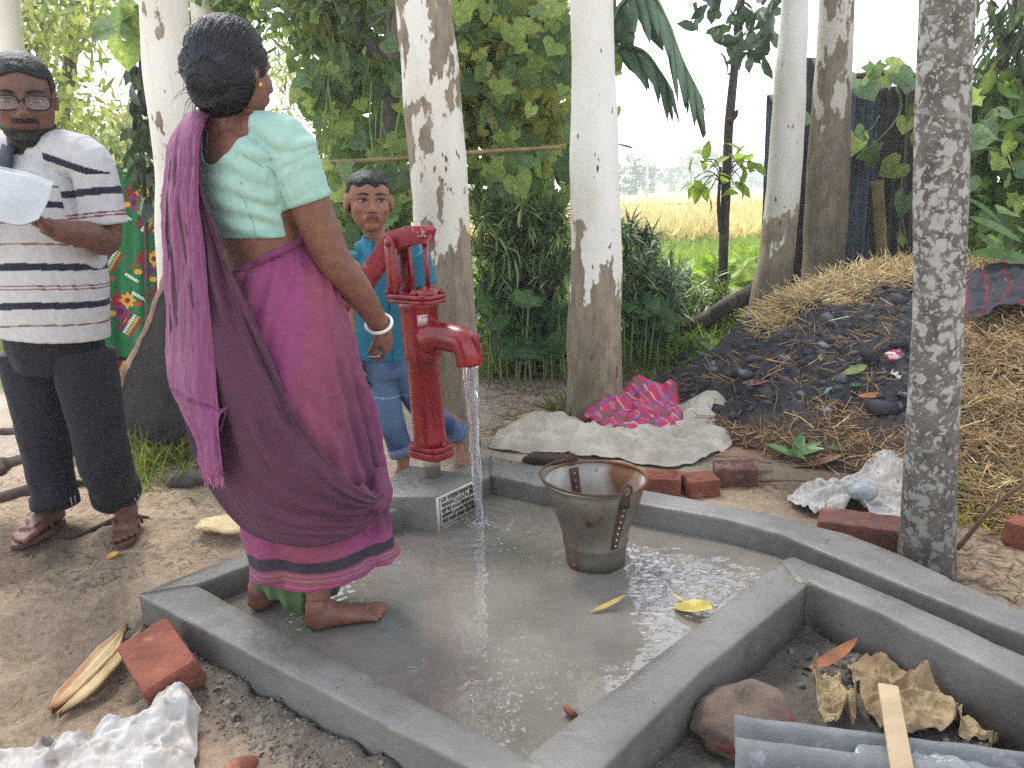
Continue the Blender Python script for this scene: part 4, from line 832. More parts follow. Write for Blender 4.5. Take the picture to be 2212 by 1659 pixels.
# rubbish on the heap
def chunk_field(n, sel, size, base, name):
    P = []
    while len(P) < n:
        xx = rng.uniform(.7, 2.6, 4 * n); yy = rng.uniform(2.4, 4.9, 4 * n); zz, ss, tt = heap_z(xx, yy); k = sel(ss, tt); P += [(a, b_, c_) for a, b_, c_ in zip(xx[k], yy[k], zz[k])]
    tv_, tf_ = box((0, 0, 0), (1, .7, .45)); tv_ = tv_ * (1 + .3 * rng.normal(size=tv_.shape)); v, f, c_ = scatter(tv_, np.array(tf_), np.array(P[:n]), rdir(n, 0, .4), np.tile([0, 0, 1.], (n, 1)) + rdir(n) * .5, size * np.exp(rng.normal(-.4, .6, n)), lcol(n, base, .5, .0)); o = obj(name, v, f, M['ashbit'], heap, smooth=False, cols=c_); kind(o, 'stuff')
M['ashbit'] = mat('ashbit', attr=True, rough=.8)
chunk_field(650, lambda s, t: (s > .2) & (s < .92) & (t < .53), .03, S(66, 65, 70), 'ash_lumps')
# ================================================================== HAND PUMP
M['red'] = mat('red_paint', S(150, 18, 30), S(112, 12, 22), scale=7, rough=.22, rough2=.45, bump=.35, bscale=40, bdist=.005, spec=.5, spots=[(S(160, 78, 84), 34, .69, .03), (S(80, 18, 20), 12, .64, .08)], coat=.35)
M['red_worn'] = mat('red_worn', S(150, 44, 56), S(126, 26, 38), scale=14, rough=.45, bump=.2, bscale=60, bdist=.003, spots=[(S(186, 120, 122), 30, .6, .08)])
M['pipe'] = mat('pipe', S(120, 110, 98), S(86, 74, 62), scale=12, rough=.7, bump=.2)
M['white_tape'] = mat('white_tape', S(205, 200, 190), S(150, 142, 130), scale=20, rough=.7)
PB = G(936, 1030, FL + .122); PE = unit([.8, -.6, 0]); PS = np.array([-PE[1], PE[0], 0])          # base, spout side, broadside
topc = A(902, 640, PB[1]); PZ = unit(topc - PB)
def zof(py, px=920): q = A(px, py, PB[1]); return (q - PB) @ PZ
pump = thing('hand_pump', 'red painted cast iron hand pump pouring water on the platform', 'hand pump', PB)
def L3(u, v, h): return PB + PE * u + PS * v + PZ * h
h_fl0, h_fl1, h_col, h_top = zof(984, 934), zof(952, 933), zof(772, 918), zof(652, 905)
v, f = tube([L3(0, 0, -.05), L3(0, 0, h_fl0 + .005)], .03, 20); obj('pipe', v, f, M['pipe'], pump)
v, f = tube([L3(0, 0, h_fl0 - .035), L3(0, 0, h_fl0 - .004)], .033, 20); obj('pipe_sleeve', v, f, M['white_tape'], pump)
def plate(u0, u1, hw, h0, h1, rnd=.03, n=28):
    """oblong flange"""
    an = np.linspace(0, 2 * np.pi, n, endpoint=False); c_, r_ = (u0 + u1) / 2, (u1 - u0) / 2
    e = [(c_ + r_ * np.sign(math.cos(a)) * abs(math.cos(a)) ** .55, hw * np.sign(math.sin(a)) * abs(math.sin(a)) ** .55) for a in an]
    v = [L3(p, q, h) for h in (h0, h1) for p, q in e]; f = [(k, (k + 1) % n, n + (k + 1) % n, n + k) for k in range(n)] + [tuple(range(n))[::-1], tuple(range(n, 2 * n))]; return v, f
mb = MB(); hm = (h_fl0 + h_fl1) / 2
mb.add(*plate(-.08, .08, .062, h_fl0, hm - .0015)); mb.add(*plate(-.078, .078, .06, hm + .0015, h_fl1 - .01)); bevel(mb.obj('base_flange', M['red'], pump, smooth=False), .003)
def bolt(u, v, h, up=1):
    mb = MB(); mb.add(*tube([L3(u, v, h - .03), L3(u, v, h + .02 * up)], .006, 8)); mb.add(*tube([L3(u, v, h), L3(u, v, h + .011)], .0115, 6)); mb.obj('bolt', M['red'], pump, smooth=False)
for u, v_ in ((-.066, 0), (.066, 0), (0, .052), (0, -.05)): bolt(u, v_, h_fl1 - .01)
prof = [(.045, h_fl1 - .012), (.064, h_fl1 - .01), (.062, h_fl1 + .01), (.0595, h_fl1 + .03), (.0595, h_col - .004), (.066, h_col), (.068, h_col + .012), (.067, h_col + .05), (.067, h_top - .03), (.072, h_top - .012), (.074, h_top + .002), (.03, h_top + .003)]
v, f = revolve(prof, 48, PB, PZ); obj('barrel', v, f, M['red'], pump)
mb = MB(); mb.add(*plate(-.115, .1, .066, h_top, h_top + .013)); mb.add(*plate(-.118, .102, .067, h_top + .016, h_top + .03)); bevel(mb.obj('head_flange', M['red'], pump, smooth=False), .003)
for u, v_ in ((-.1, .045), (-.1, -.045), (.088, .03), (.088, -.03), (.03, .052), (.03, -.052)): bolt(u, v_, h_top + .03)
mb = MB(); mb.add(*revolve([(.045, 0), (.042, .012), (.02, .02), (.012, .03)], 24, L3(.045, 0, h_top + .03), PZ)); mb.obj('gland', M['red'], pump)
# spout
OUT = np.array([JET[0] + .004, JET[1] + .02, 0]); hs_ = zof(722, 940); o_len = float((OUT[:2] - PB[:2]) @ PE[:2]); o_len = max(o_len, .2)
zo = zof(768, 1018)
sp_ = spline([L3(.04, 0, hs_ - .006), L3(.09, 0, hs_ + .006), L3(o_len * .72, 0, hs_ + .0), L3(o_len * .9, 0, hs_ - .008), L3(o_len * .985, 0, hs_ - .04), L3(o_len, 0, zo)], 30)
v, f = tube(sp_, np.interp(np.linspace(0, 1, 30), [0, .2, .6, 1], [.058, .046, .042, .04]), 24, cap=False); spout = obj('spout', v, f, M['red'], pump); solid(spout, .006, -1)
mb = MB(); c0 = sp_[-9] + PE * .008; mb.add([c0 + PE * a + PS * b_ + PZ * h for b_ in (-.007, .007) for a, h in ((.01, .0), (.046, -.02), (.05, .05), (.03, .052), (.012, .03))], [(0, 1, 2, 3, 4), (9, 8, 7, 6, 5), (0, 5, 6, 1), (1, 6, 7, 2), (2, 7, 8, 3), (3, 8, 9, 4), (4, 9, 5, 0)]); bevel(mb.obj('spout_lug', M['red'], spout, smooth=False), .003)
# bracket, lever, rod
h_piv, h_rod = zof(527, 850), zof(506, 912)
u_piv = -.075; u_rod = .055
for sd in (-1, 1):
    mb = MB(); o_ = sd * .036; t_ = .009
    out = [(-.108, h_top + .03), (-.06, h_top + .03), (-.048, h_top + .06), (-.05, h_top + .12), (u_piv + .024, h_piv - .012), (u_piv + .022, h_piv + .012), (u_piv, h_piv + .026), (u_piv - .022, h_piv + .012), (u_piv - .024, h_piv - .012), (-.1, h_top + .12)]
    k = len(out); mb.add([L3(a, o_ + s_ * t_, h) for s_ in (-1, 1) for a, h in out], [tuple(range(k)), tuple(range(k, 2 * k))[::-1]] + [(i, i + k, (i + 1) % k + k, (i + 1) % k) for i in range(k)])
    bevel(mb.obj('bracket_arm', M['red'], pump, smooth=False), .003)
mb = MB(); mb.add(*tube([L3(u_piv, -.052, h_piv), L3(u_piv, .052, h_piv)], .012, 14)); mb.obj('pivot_pin', M['red_worn'], pump)
def bar(pts, w, h, name, m=M['red_worn']):
    p = np.array([L3(*q) for q in pts]); t, a, b_ = frames(p, PS); n = len(p); v = []
    for i in range(n): v += [p[i] + PS * w[i] + s2 for s2 in ()]
    v = np.concatenate([[p[i] + PS * w[i] * sx + np.cross(t[i], PS) * h[i] * sy for sx, sy in ((-1, -1), (1, -1), (1, 1), (-1, 1))] for i in range(n)])
    f = [tuple(q) for q in grid_faces(n, 4, True)] + [(0, 1, 2, 3)[::-1], tuple(range(4 * n - 4, 4 * n))]
    return bevel(obj(name, v, f, m, pump, smooth=False), .004, 2)
bar([(u_rod + .028, 0, h_rod - .002), (u_rod + .02, 0, h_rod + .002), (.0, 0, (h_rod + h_piv) / 2 + .012), (u_piv, 0, h_piv + .008), (u_piv - .035, 0, h_piv - .004)], [.026, .027, .027, .027, .027], [.022, .03, .032, .033, .036], 'lever_head')
# long handle, swung down and back: straight bar in the photo
ha = A(840, 528, PB[1] - .0) ; hb = A(800, 588, PB[1] + .05); hc_ = A(718, 702, PB[1] + .13)
ha = L3(u_piv - .02, 0, h_piv); dirh = unit(hc_ - ha); sidev = unit(np.cross(dirh, [0, 0, 1])); upv = np.cross(sidev, dirh)
mb = MB(); Lh = float(np.linalg.norm(hc_ - ha)); st = [(0, .026, .036), (.12, .025, .034), (.2, .024, .04), (.225, .022, .03), (.235, .016, .017), (.9 * Lh, .015, .015), (Lh, .014, .012)]
vv = np.concatenate([[ha + dirh * s_ + sidev * w_ * a + upv * hh * b_ for a, b_ in ((-1, -1), (1, -1), (1, 1), (-1, 1))] for s_, w_, hh in st]); mb.add(vv, [tuple(q) for q in grid_faces(len(st), 4, True)] + [(3, 2, 1, 0), tuple(range(4 * len(st) - 4, 4 * len(st)))]); bevel(mb.obj('handle', M['red_worn'], pump, smooth=False), .004, 3)
v, f = tube([L3(u_rod, 0, h_top + .03), L3(u_rod, 0, h_rod)], .0085, 12); obj('piston_rod', v, f, M['red'], pump)
v, f = tube(spline([L3(u_rod, -.03, h_rod - .002), L3(u_rod + .02, -.04, h_rod - .004), L3(u_rod + .045, -.05, h_rod + .002), L3(u_rod + .06, -.055, h_rod - .004)], 10), .0035, 6); obj('rod_pin', v, f, M['pipe'], pump)
# sticker
sm = mat('sticker', S(196, 180, 178), S(60, 90, 140), scale=55, rough=.4, lo=.5, hi=.62, spots=[(S(170, 40, 50), 45, .58, .03)])
cn = unit(_C - L3(0, 0, zof(686, 905))); cn = unit(cn - PZ * (cn @ PZ)); sd_ = np.cross(PZ, cn)
sv = [PB + PZ * (zof(686, 905) + h) + cn * (.0678 * math.cos(a)) + sd_ * (.0678 * math.sin(a)) for h in (-.019, .019) for a in np.linspace(-.12, .42, 7)]; solid(obj('sticker', sv, grid_faces(2, 7), sm, pump), .0008, 1)

# ---- water jet
M['jet'] = bpy.data.materials.new('jet'); M['jet'].use_nodes = True; bs = M['jet'].node_tree.nodes['Principled BSDF']; bs.inputs['Base Color'].default_value = (.95, .97, 1, 1); bs.inputs['Roughness'].default_value = .06; bs.inputs['IOR'].default_value = 1.33; bs.inputs['Transmission Weight'].default_value = .8
jt = MB(); o0 = sp_[-1]; o1 = np.array([G(1036, 1132, FL)[0], G(1036, 1132, FL)[1], FL + .006]); 
for k, (dx, r0, r1) in enumerate(((0, .026, .011), (.014, .014, .008), (-.014, .013, .007), (.004, .015, .009))):
    n = 70; t_ = np.linspace(0, 1, n); base = o0 + (o1 - o0) * t_[:, None]; base[:, 0] += dx * (1 - t_) + .006 * np.sin(9 * t_ + k * 2) * t_; base[:, 1] += dx * .4 * (1 - t_) + .004 * np.sin(13 * t_ + k)
    rr_ = np.interp(t_, [0, .25, 1], [r0, (r0 + r1) / 1.9, r1]); v, f = tube(base, rr_, 12); kk = n * 12; c_ = np.repeat(base, 12, 0); v[:kk] = c_ + (v[:kk] - c_) * (1 + .6 * fbm(v[:kk] * np.array([60, 60, 24]) + k, 3, 7))[:, None]; jt.add(v, f)
for k in range(46):
    a = random.uniform(0, 6.28); r_ = abs(random.gauss(0, .04)); jt.add(*ellipsoid(o1 + [r_ * math.cos(a), r_ * math.sin(a), .006 + max(0, .045 - r_) * random.random()], np.array([1, 1, 1.3]) * random.uniform(.0015, .004), nu=6, nv=4))
js = jt.obj('water_jet', M['jet']); kind(js, 'stuff'); tag(js, 'clear stream of water falling from the pump spout', 'water')
fo = MB()
for k in range(110):
    a = random.uniform(0, 6.28); r_ = abs(random.gauss(0, .022)); fo.add(*ellipsoid(o1 + [r_ * math.cos(a) * 1.2, r_ * math.sin(a), .001], np.array([random.uniform(.8, 2.2), random.uniform(.8, 1.4), .5]) * random.uniform(.0012, .0034), rotz(a + 1.57), nu=6, nv=4))
fo = fo.obj('splash', mat('splash', S(215, 217, 219), rough=.15, spec=.6), js)

# ================================================================== BUCKET
def rust(name, g1, g2, amt, metal=.35):
    return mat(name, S(*g1), S(*g2), scale=6, rough=.45, rough2=.65, metal=metal, bump=.15, bscale=35, bdist=.004, spots=[(S(104, 66, 38), 3.6, .5 - amt, .12), (S(78, 44, 26), 9, .62 - amt * .5, .06)])
M['bucket_out'] = rust('bucket_out', (120, 114, 104), (88, 82, 72), .0, .3); M['bucket_in'] = rust('bucket_in', (178, 174, 166), (140, 134, 124), -.1, .3); M['rust'] = mat('rust', S(84, 58, 44), S(56, 40, 32), scale=25, rough=.8, bump=.3, bscale=80)
bc = G(1286, 1212, FL + .004); bc[2] = FL + .004; topz = A(1273, 1034, bc[1])[2]; kx = pxm(A(1273, 1034, bc[1]))
buck = thing('bucket', 'old rusty galvanised iron bucket standing on the wet platform', 'bucket', bc)
rt = 111 * kx; hb_ = topz - bc[2]; kb = pxm(bc); rb = 64 * kb; hneck = hb_ * .27
prof = [(rb * .99, 0), (rb * 1.02, hneck * .5), (rb * 1.07, hneck * .95), (rb * 1.10, hneck), (rb * 1.06, hneck + .006), (rb * 1.2, hneck + (hb_ - hneck) * .3), (rb * 1.2 + (rt - rb * 1.2) * .5, hneck + (hb_ - hneck) * .62), (rt, hb_)]
v, f = revolve(prof, 64, bc); tilt = lambda v: v
ang = np.arctan2(v[:, 1] - bc[1], v[:, 0] - bc[0]); hh = (v[:, 2] - bc[2]) / hb_; kq = 1 + .025 * np.sin(5 * ang + 1) * np.clip(1 - hh * 2.5, 0, 1) + .012 * np.sin(3 * ang) * hh; v[:, :2] = bc[:2] + (v[:, :2] - bc[:2]) * kq[:, None]; v[:, 2] -= .006 * np.clip(1 - hh * 3, 0, 1) * np.clip(np.sin(2 * ang + .5), 0, 1) * 0
ow = obj('wall', v, f, [M['bucket_out'], M['bucket_in']], buck); sm_ = solid(ow, .0025, -1).modifiers['solid']; sm_.material_offset = 1; sm_.material_offset_rim = 0
an = np.linspace(0, 2 * np.pi, 97); rim = np.stack([bc[0] + rt * (1 + .012 * np.sin(3 * an)) * np.cos(an), bc[1] + rt * (1 + .012 * np.sin(3 * an)) * np.sin(an), np.full(97, bc[2] + hb_)], -1); v, f = tube(rim, .0052, 8, cap=False); obj('rim', v, f, M['bucket_out'], buck)
v, f = revolve([(.0, 0), (rb * 1.05, 0), (rb * 1.05, .003), (0, .003)], 40, bc + [0, 0, hneck]); obj('bottom', v, f, M['bucket_in'], buck)
def bp(a, h, out=0.):                    # point on the bucket wall
    r_ = np.interp(h, [q[1] for q in prof], [q[0] for q in prof]) * (1 + .012 * math.sin(3 * a)) + out; return bc + np.array([r_ * math.cos(a), r_ * math.sin(a), h])
aF, aB = math.radians(-62), math.radians(112)
for a0, inner in ((aF, 0), (aB, 1)):
    wd = .11; o_ = .003 if not inner else -.0075
    vs_ = [bp(a0 + da, h, o_) for h in np.linspace(hneck + .008, hb_ - .012, 9) for da in (-wd, -wd / 2, 0, wd / 2, wd)]; st_ = obj('seam_strap', vs_, grid_faces(9, 5), M['rust'], buck); solid(st_, .002, 0)
    mb = MB()
    for h in np.linspace(hneck + .02, hb_ - .03, 8): mb.add(*ellipsoid(bp(a0, h, o_ + (.002 if not inner else -.002)), (.0042,) * 3, nu=8, nv=6))
    mb.obj('rivets', M['bucket_in'], st_)
    e = MB(); cpt = bp(a0, hb_ + .012, .004); rd = np.array([math.cos(a0), math.sin(a0), 0]); tg = np.array([-rd[1], rd[0], 0]); e.add(*tube([cpt + tg * .017 * math.cos(t_) + np.array([0, 0, .017 * math.sin(t_)]) for t_ in np.linspace(-1.2, math.pi + 1.2, 16)], .0045, 8)); e.add(*box(bp(a0, hb_ - .02, .004), (.03, .006, .05), np.stack([tg, rd, [0, 0, 1]], 1))); e.obj('handle_ear', M['rust'], buck)
hp = [bp(a, hb_ + .010 + .006 * math.sin((a - aB) * 1.1), .010) for a in np.linspace(aB, aB + math.radians(186), 40)]
hp = [bp(aB, hb_ + .014, -.0)] + hp[1:-1] + [bp(aF, hb_ + .014, 0.)]; v, f = tube(spline(hp, 90), .0042, 8); obj('handle', v, f, M['rust'], buck)

# ================================================================== CLOTH, BAGS, BRICKS, LITTER
def drape(name, out_px, m, label, cat, lift=.01, amp=.02, fs=9., z=None, bumps=(), th=.0025, rings=70, seg=220, crumple=0., colf=None, seed=0, edge=0., parent=None, zl=0., base=None, curl=0.):
    o = np.array([G(a, b_, zl)[:2] for a, b_ in out_px]); o = spline(np.vstack([o, o[:1]]), seg + 1)[:-1]; c_ = o.mean(0); t_ = np.linspace(0, 1, rings)
    v = c_[None, None] + t_[:, None, None] * (o - c_)[None]; k = v.reshape(-1, 2); tt = np.repeat(t_, seg); q = np.stack([k[:, 0], k[:, 1], np.full(len(k), seed * 3.1)], -1)
    wq = q + .05 * np.stack([fbm(q * 6, 2, 201 + seed), fbm(q * 6, 2, 202 + seed), 0 * tt], -1)
    rid = 1 - np.abs(fbm(wq * fs, 3, 203 + seed)) * 2.2
    zz = (gz(k[:, 0], k[:, 1]) if base is None else base(k[:, 0], k[:, 1])) + zl * 0 + lift + amp * np.clip(rid, 0, 1) ** 1.3 * (1 - .55 * tt ** 4) + .5 * amp * fbm(q * fs * .5, 2, 207 + seed)
    if crumple: zz += crumple * (1.6 * (1 - 2.4 * np.abs(fbm(wq * fs * 1.3, 2, 209 + seed))) + 1.1 * (1 - 2.4 * np.abs(fbm(wq * fs * 2.9 + 3, 2, 219 + seed))) + .6 * (1 - 2.4 * np.abs(fbm(wq * fs * 6 + 7, 2, 229 + seed)))) * (.3 + .7 * (1 - tt ** 6)); k = k + crumple * .8 * np.stack([fbm(q * fs * 2.4, 3, 211 + seed), fbm(q * fs * 2.4, 3, 212 + seed)], -1)
    for (bx, by, w_, h_) in bumps: g_ = G(bx, by, zl); zz += h_ * np.exp(-((k[:, 0] - g_[0]) ** 2 + (k[:, 1] - g_[1]) ** 2) / w_ ** 2)
    if curl: an_ = np.tile(np.linspace(0, 2 * np.pi, seg, endpoint=False), rings); cu_ = fbm(np.stack([2.2 * np.cos(an_), 2.2 * np.sin(an_), 0 * an_ + seed], -1), 3, 240 + seed); zz += curl * np.clip(cu_ + .15, 0, 1) * 2 * tt ** 5; k = k - (k - c_) * (.35 * np.clip(cu_ + .1, 0, 1) * tt ** 6)[:, None]
    zz -= (lift - .003) * sstep(.85, 1, tt) * (1 - edge)
    v = np.stack([k[:, 0], k[:, 1], zz], -1); f = grid_faces(rings, seg, True)[:, ::-1]
    ob = obj(name, v, f, m, parent, cols=None if colf is None else colf(k[:, 0], k[:, 1], tt, q)); solid(ob, th, 0)
    return tag(ob, label, cat) if parent is None else ob
M['sack'] = mat('sack', S(198, 190, 176), S(160, 150, 134), scale=7, rough=.8, bump=.35, bscale=26, bdist=.006, spots=[(S(120, 100, 80), 6, .66, .1)], transl=.1)
drape('sacking_sheet', [(1052, 975), (1100, 930), (1210, 925), (1300, 930), (1400, 905), (1460, 890), (1510, 868), (1570, 880), (1598, 910), (1580, 960), (1545, 985), (1480, 1005), (1400, 1008), (1330, 995), (1250, 1000), (1180, 985), (1120, 985)], M['sack'], 'crumpled dirty white sacking sheet spread behind the bucket', 'sheet', .025, .045, 5, bumps=[(1180, 940, .1, .06), (1260, 960, .08, .04), (1540, 900, .12, .08), (1350, 975, .09, .045)], seed=1, crumple=.006)
def pinkc(x, y, t, q):
    c_ = np.tile(S(190, 60, 104), (len(x), 1)); b1 = ((x * 7 + y * 5 + .3 * fbm(q * 3, 2, 5)) % 1); b2 = ((x * 6 - y * 7 + .3 * fbm(q * 3, 2, 6)) % 1)
    c_[b1 < .16] = S(170, 120, 130); c_[(b2 > .4) & (b2 < .52)] = S(110, 100, 160); c_[(b1 > .5) & (b1 < .56)] = S(214, 176, 130); c_[fbm(q * 9, 3, 8) > .32] = S(140, 84, 88); c_[t > .955] = S(150, 40, 60); return c_
M['printcloth'] = mat('printcloth', attr=True, vary=.15, scale=30, rough=.8, bump=.3, bscale=40, bdist=.004, transl=.1)
shz = lambda x, y: gz(x, y) + .045
drape('pink_cloth', [(1256, 925), (1290, 905), (1340, 885), (1390, 870), (1430, 880), (1465, 895), (1474, 935), (1445, 955), (1400, 952), (1350, 955), (1300, 945)], M['printcloth'], 'bright pink printed cloth dropped on the white sacking', 'cloth', .03, .035, 7, bumps=[(1380, 890, .12, .09), (1455, 890, .06, .1), (1310, 915, .08, .05)], colf=pinkc, seed=2, crumple=.005, base=shz, edge=.3)
v, f = ellipsoid(G(1190, 992, .03), (.13, .05, .035)); v += .02 * fbm(v * 14, 3, 9)[:, None]; tag(obj('dark_sack', v, f, mat('dark_sack', S(64, 52, 46), S(44, 36, 32), rough=.8, bump=.3)), 'dark brown lump under the edge of the white sacking', 'sack')
M['plastic'] = mat('plastic', S(218, 215, 212), S(186, 178, 170), scale=9, rough=.4, transl=.35, bump=.3, bscale=30, bdist=.006, spots=[(S(150, 132, 112), 7, .6, .14), (S(170, 160, 150), 22, .6, .1)])
M['clear'] = mat('clear', S(176, 182, 184), S(150, 154, 156), scale=9, rough=.22, transl=.3, bump=.3, bscale=30, bdist=.006, spec=.6)
drape('plastic_bag', [(-40, 1640), (20, 1625), (90, 1622), (110, 1660), (230, 1600), (300, 1575), (340, 1560), (400, 1540), (440, 1530), (450, 1560), (430, 1600), (430, 1660), (400, 1720), (200, 1730), (-30, 1720)], M['plastic'], 'crumpled white plastic bag lying on the sand below the red brick', 'plastic bag', .012, .03, 13, crumple=.0025, seed=3, curl=.03, bumps=[(330, 1590, .08, .035), (410, 1570, .05, .04)], th=.0012)
drape('woven_bag', [(1690, 1100), (1720, 1070), (1780, 1050), (1850, 1030), (1900, 1000), (1950, 1005), (1985, 1060), (1975, 1130), (1930, 1150), (1850, 1125), (1790, 1115), (1740, 1125)], M['plastic'], 'crumpled white woven bag by the foot of the lichen trunk', 'plastic bag', .02, .035, 12, crumple=.0025, seed=4, curl=.04, bumps=[(1920, 1030, .08, .07), (1800, 1090, .08, .03)], th=.0015)
v, f = ellipsoid(G(1862, 1062, .085), (.055, .05, .035), nu=40, nv=24); v += .014 * np.abs(fbm(v * 28, 3, 9))[:, None]; tag(obj('clear_bag', v, f, M['clear']), 'small clear knotted plastic bag on the white woven bag', 'plastic bag')
M['brick'] = mat('brick', S(146, 86, 66), S(116, 68, 54), scale=10, rough=.92, bump=1., bscale=55, bdist=.012, spots=[(S(176, 120, 92), 9, .62, .1), (S(96, 60, 50), 13, .62, .1)])
M['brick_dark'] = mat('brick_dark', S(120, 78, 66), S(88, 60, 54), scale=10, rough=.92, bump=1., bscale=55, bdist=.012, spots=[(S(140, 122, 106), 6, .56, .14)])
def brick_mesh(sz, frog=False, seed=0, broken=0.):
    n = (28, 15, 9); vs_, fs_ = [], []
    mb = MB(); s_ = np.asarray(sz) / 2
    for ax in range(3):
        for sg in (-1, 1):
            a, b_ = [i for i in range(3) if i != ax]; A_, B_ = np.meshgrid(np.linspace(-1, 1, n[a]), np.linspace(-1, 1, n[b_]), indexing='ij'); p = np.zeros((A_.size, 3)); p[:, a] = A_.ravel(); p[:, b_] = B_.ravel(); p[:, ax] = sg
            if frog and ax == 2 and sg == 1: d_ = np.maximum(np.abs(p[:, 0]) / .78, np.abs(p[:, 1]) / .66); p[:, 2] -= .38 * sstep(1.06, .92, d_) * (1 - .7 * ((np.abs(p[:, 1]) < .34) & (np.sin(p[:, 0] * 17) > .1)))
            q = p * s_; e = (np.abs(p) ** 14).sum(1) ** (1 / 14); q = q / np.where(e > 0, np.maximum(e, 1), 1)[:, None]
            q += np.stack([fbm(q * 30 + seed + 9 * j, 3, 300 + j) for j in range(3)], -1) * .004; q *= (1 - broken * np.clip(fbm(q * 14 + seed, 2, 305), 0, 1))[:, None]
            fc = grid_faces(n[a], n[b_]); mb.add(q, [tuple(r) for r in (fc if (sg > 0) != (ax == 1) else fc[:, ::-1])])
    return mb
def brick(px, py, yaw, label, m='brick', sz=(.235, .115, .07), tilt=(0, 0), frog=False, seed=0, z=None, broken=0., name='brick'):
    g_ = G(px, py, sz[2] / 2); mb = brick_mesh(sz, frog, seed, broken); Rm = rotz(math.radians(yaw)) @ rotx(math.radians(tilt[0])) @ roty(math.radians(tilt[1])); V = np.vstack(mb.v) @ Rm.T
    zb = float(gz(g_[0], g_[1])[0]) - .006 if z is None else z; V = V + [g_[0], g_[1], zb - V[:, 2].min()]
    return tag(obj(name, V, mb.f, M[m]), label, 'brick')
brick(352, 1458, -52, 'orange red brick tilted against the front kerb of the platform', seed=1, tilt=(16, 6), sz=(.225, .135, .085))
brick(1430, 1044, -14, 'red brick with a lettered hollow next to the bucket', frog=True, seed=2, sz=(.15, .115, .075), z=.0)
brick(1512, 1042, 6, 'broken pale orange brick in the middle of three by the sacking', seed=3, sz=(.13, .12, .08), broken=.2)
brick(1588, 1022, -8, 'dusty brown brick lettered on top at the end of the sacking', 'brick_dark', frog=True, seed=4, sz=(.17, .13, .085))
brick(1855, 1150, -24, 'dusty dark brick half under the white woven bag', 'brick_dark', seed=5, sz=(.26, .14, .085))
brick(2205, 1150, 40, 'red brick bit at the edge of the straw litter', seed=6, sz=(.1, .08, .09), broken=.2)
v, f = tube(spline([G(1545, 985, .07), G(1600, 978, .09), G(1665, 1000, .04)], 10), [.01, .03, .05, .06, .06, .06, .055, .045, .03, .008], 10, r2=.006); tag(obj('brown_leaf', v, f, mat('brown_leaf', S(140, 96, 72), S(104, 76, 60), rough=.6)), 'large curled brown leaf sheath lying on the dusty bricks', 'leaf')
# red clod, sacks, sheet and stick in the pit
g_ = G(1600, 1560, .03); v, f = ellipsoid((g_[0], g_[1], .03), (.125, .095, .075), rotz(.5), 60, 36); rr_ = v - [g_[0], g_[1], .03]; v = v + unit(rr_) * 0 + rr_ * (.35 * fbm(v * 9, 3, 311) + .12 * fbm(v * 30, 3, 312))[:, None]
rr2 = np.hypot(v[:, 0] - g_[0] - .015, (v[:, 1] - g_[1] + .0)); v[:, 2] -= np.where(v[:, 2] > .05, .035 * np.exp(-(rr2 / .045) ** 2), 0)
tag(obj('brick_clod', v, f, mat('clod', S(132, 118, 104), S(104, 86, 76), scale=9, rough=.95, bump=1., bscale=45, bdist=.015, spots=[(S(150, 64, 56), 5.5, .56, .06)])), 'rounded lump of old red brick caked with mortar inside the drain corner', 'rubble')
M['yellow_sack'] = mat('yellow_sack', S(186, 164, 126), S(140, 118, 88), scale=7, rough=.8, bump=.9, bscale=90, bdist=.006, transl=.15, spots=[(S(150, 60, 50), 10, .7, .03)])
drape('yellow_sack', [(1830, 1440), (1900, 1415), (1960, 1440), (2010, 1420), (2050, 1470), (2080, 1520), (2060, 1580), (1990, 1600), (1920, 1600), (1870, 1560), (1850, 1500)], M['yellow_sack'], 'torn yellow woven sack heaped in the drain corner', 'sack', .015, .035, 13, crumple=.004, seed=6, bumps=[(2000, 1490, .05, .04), (1890, 1520, .03, .03)], edge=.5, curl=.06, th=.0015)
drape('yellow_sack', [(1742, 1480), (1790, 1470), (1830, 1500), (1850, 1560), (1830, 1590), (1770, 1580)], M['yellow_sack'], 'small torn sack scrap with red print beside the red clod', 'sack', .015, .03, 14, crumple=.004, seed=7, edge=.6, curl=.06, th=.0015)
drape('yellow_sack', [(2050, 1560), (2110, 1545), (2160, 1570), (2150, 1595), (2080, 1600)], M['yellow_sack'], 'yellow sack scrap nearest the drain wall', 'sack', .012, .02, 14, crumple=.003, seed=8, curl=.04, th=.0015)
a_, b_ = G(1586, 1565, .12), G(2330, 1660, .12); ex = unit((b_ - a_) * [1, 1, 0]); ey = np.array([ex[1], -ex[0], 0]); n = 60; s_ = np.linspace(0, .34, n); L_ = np.linspace(0, .75, 40)
v = np.array([a_ + ex * q + ey * (p) + np.array([0, 0, .026 * math.sin(2 * math.pi * p / .075 + 2.2) - .15 * p]) for q in L_ for p in s_]); v[:, 2] += .004 * fbm(v * 20, 3, 320)
solid(tag(obj('corrugated_sheet', v, grid_faces(40, n), mat('asbestos', S(140, 140, 140), S(112, 112, 114), scale=9, rough=.85, bump=.9, bscale=45, bdist=.006, spots=[(S(150, 150, 150), 18, .6, .1)])), 'grey corrugated cement sheet lying across the sacks', 'sheet'), .006)
p0, p1 = G(1918, 1482, .16), G(1955, 1700, .15); ex = unit(p1 - p0); sd_ = unit(np.cross(ex, [0, 0, 1])); up_ = np.cross(sd_, ex); v, f = box((p0 + p1) / 2, (float(np.linalg.norm(p1 - p0)), .04, .012), np.stack([ex, sd_, up_], 1)); bevel(tag(obj('wood_stick', v, f, mat('pale_wood', S(196, 174, 140), S(160, 136, 104), scale=8, rough=.7, bump=.3, bscale=30, stretch=(.2, 1, 1)), smooth=False), 'flat pale wooden stick propped across the corrugated sheet', 'stick'), .003)
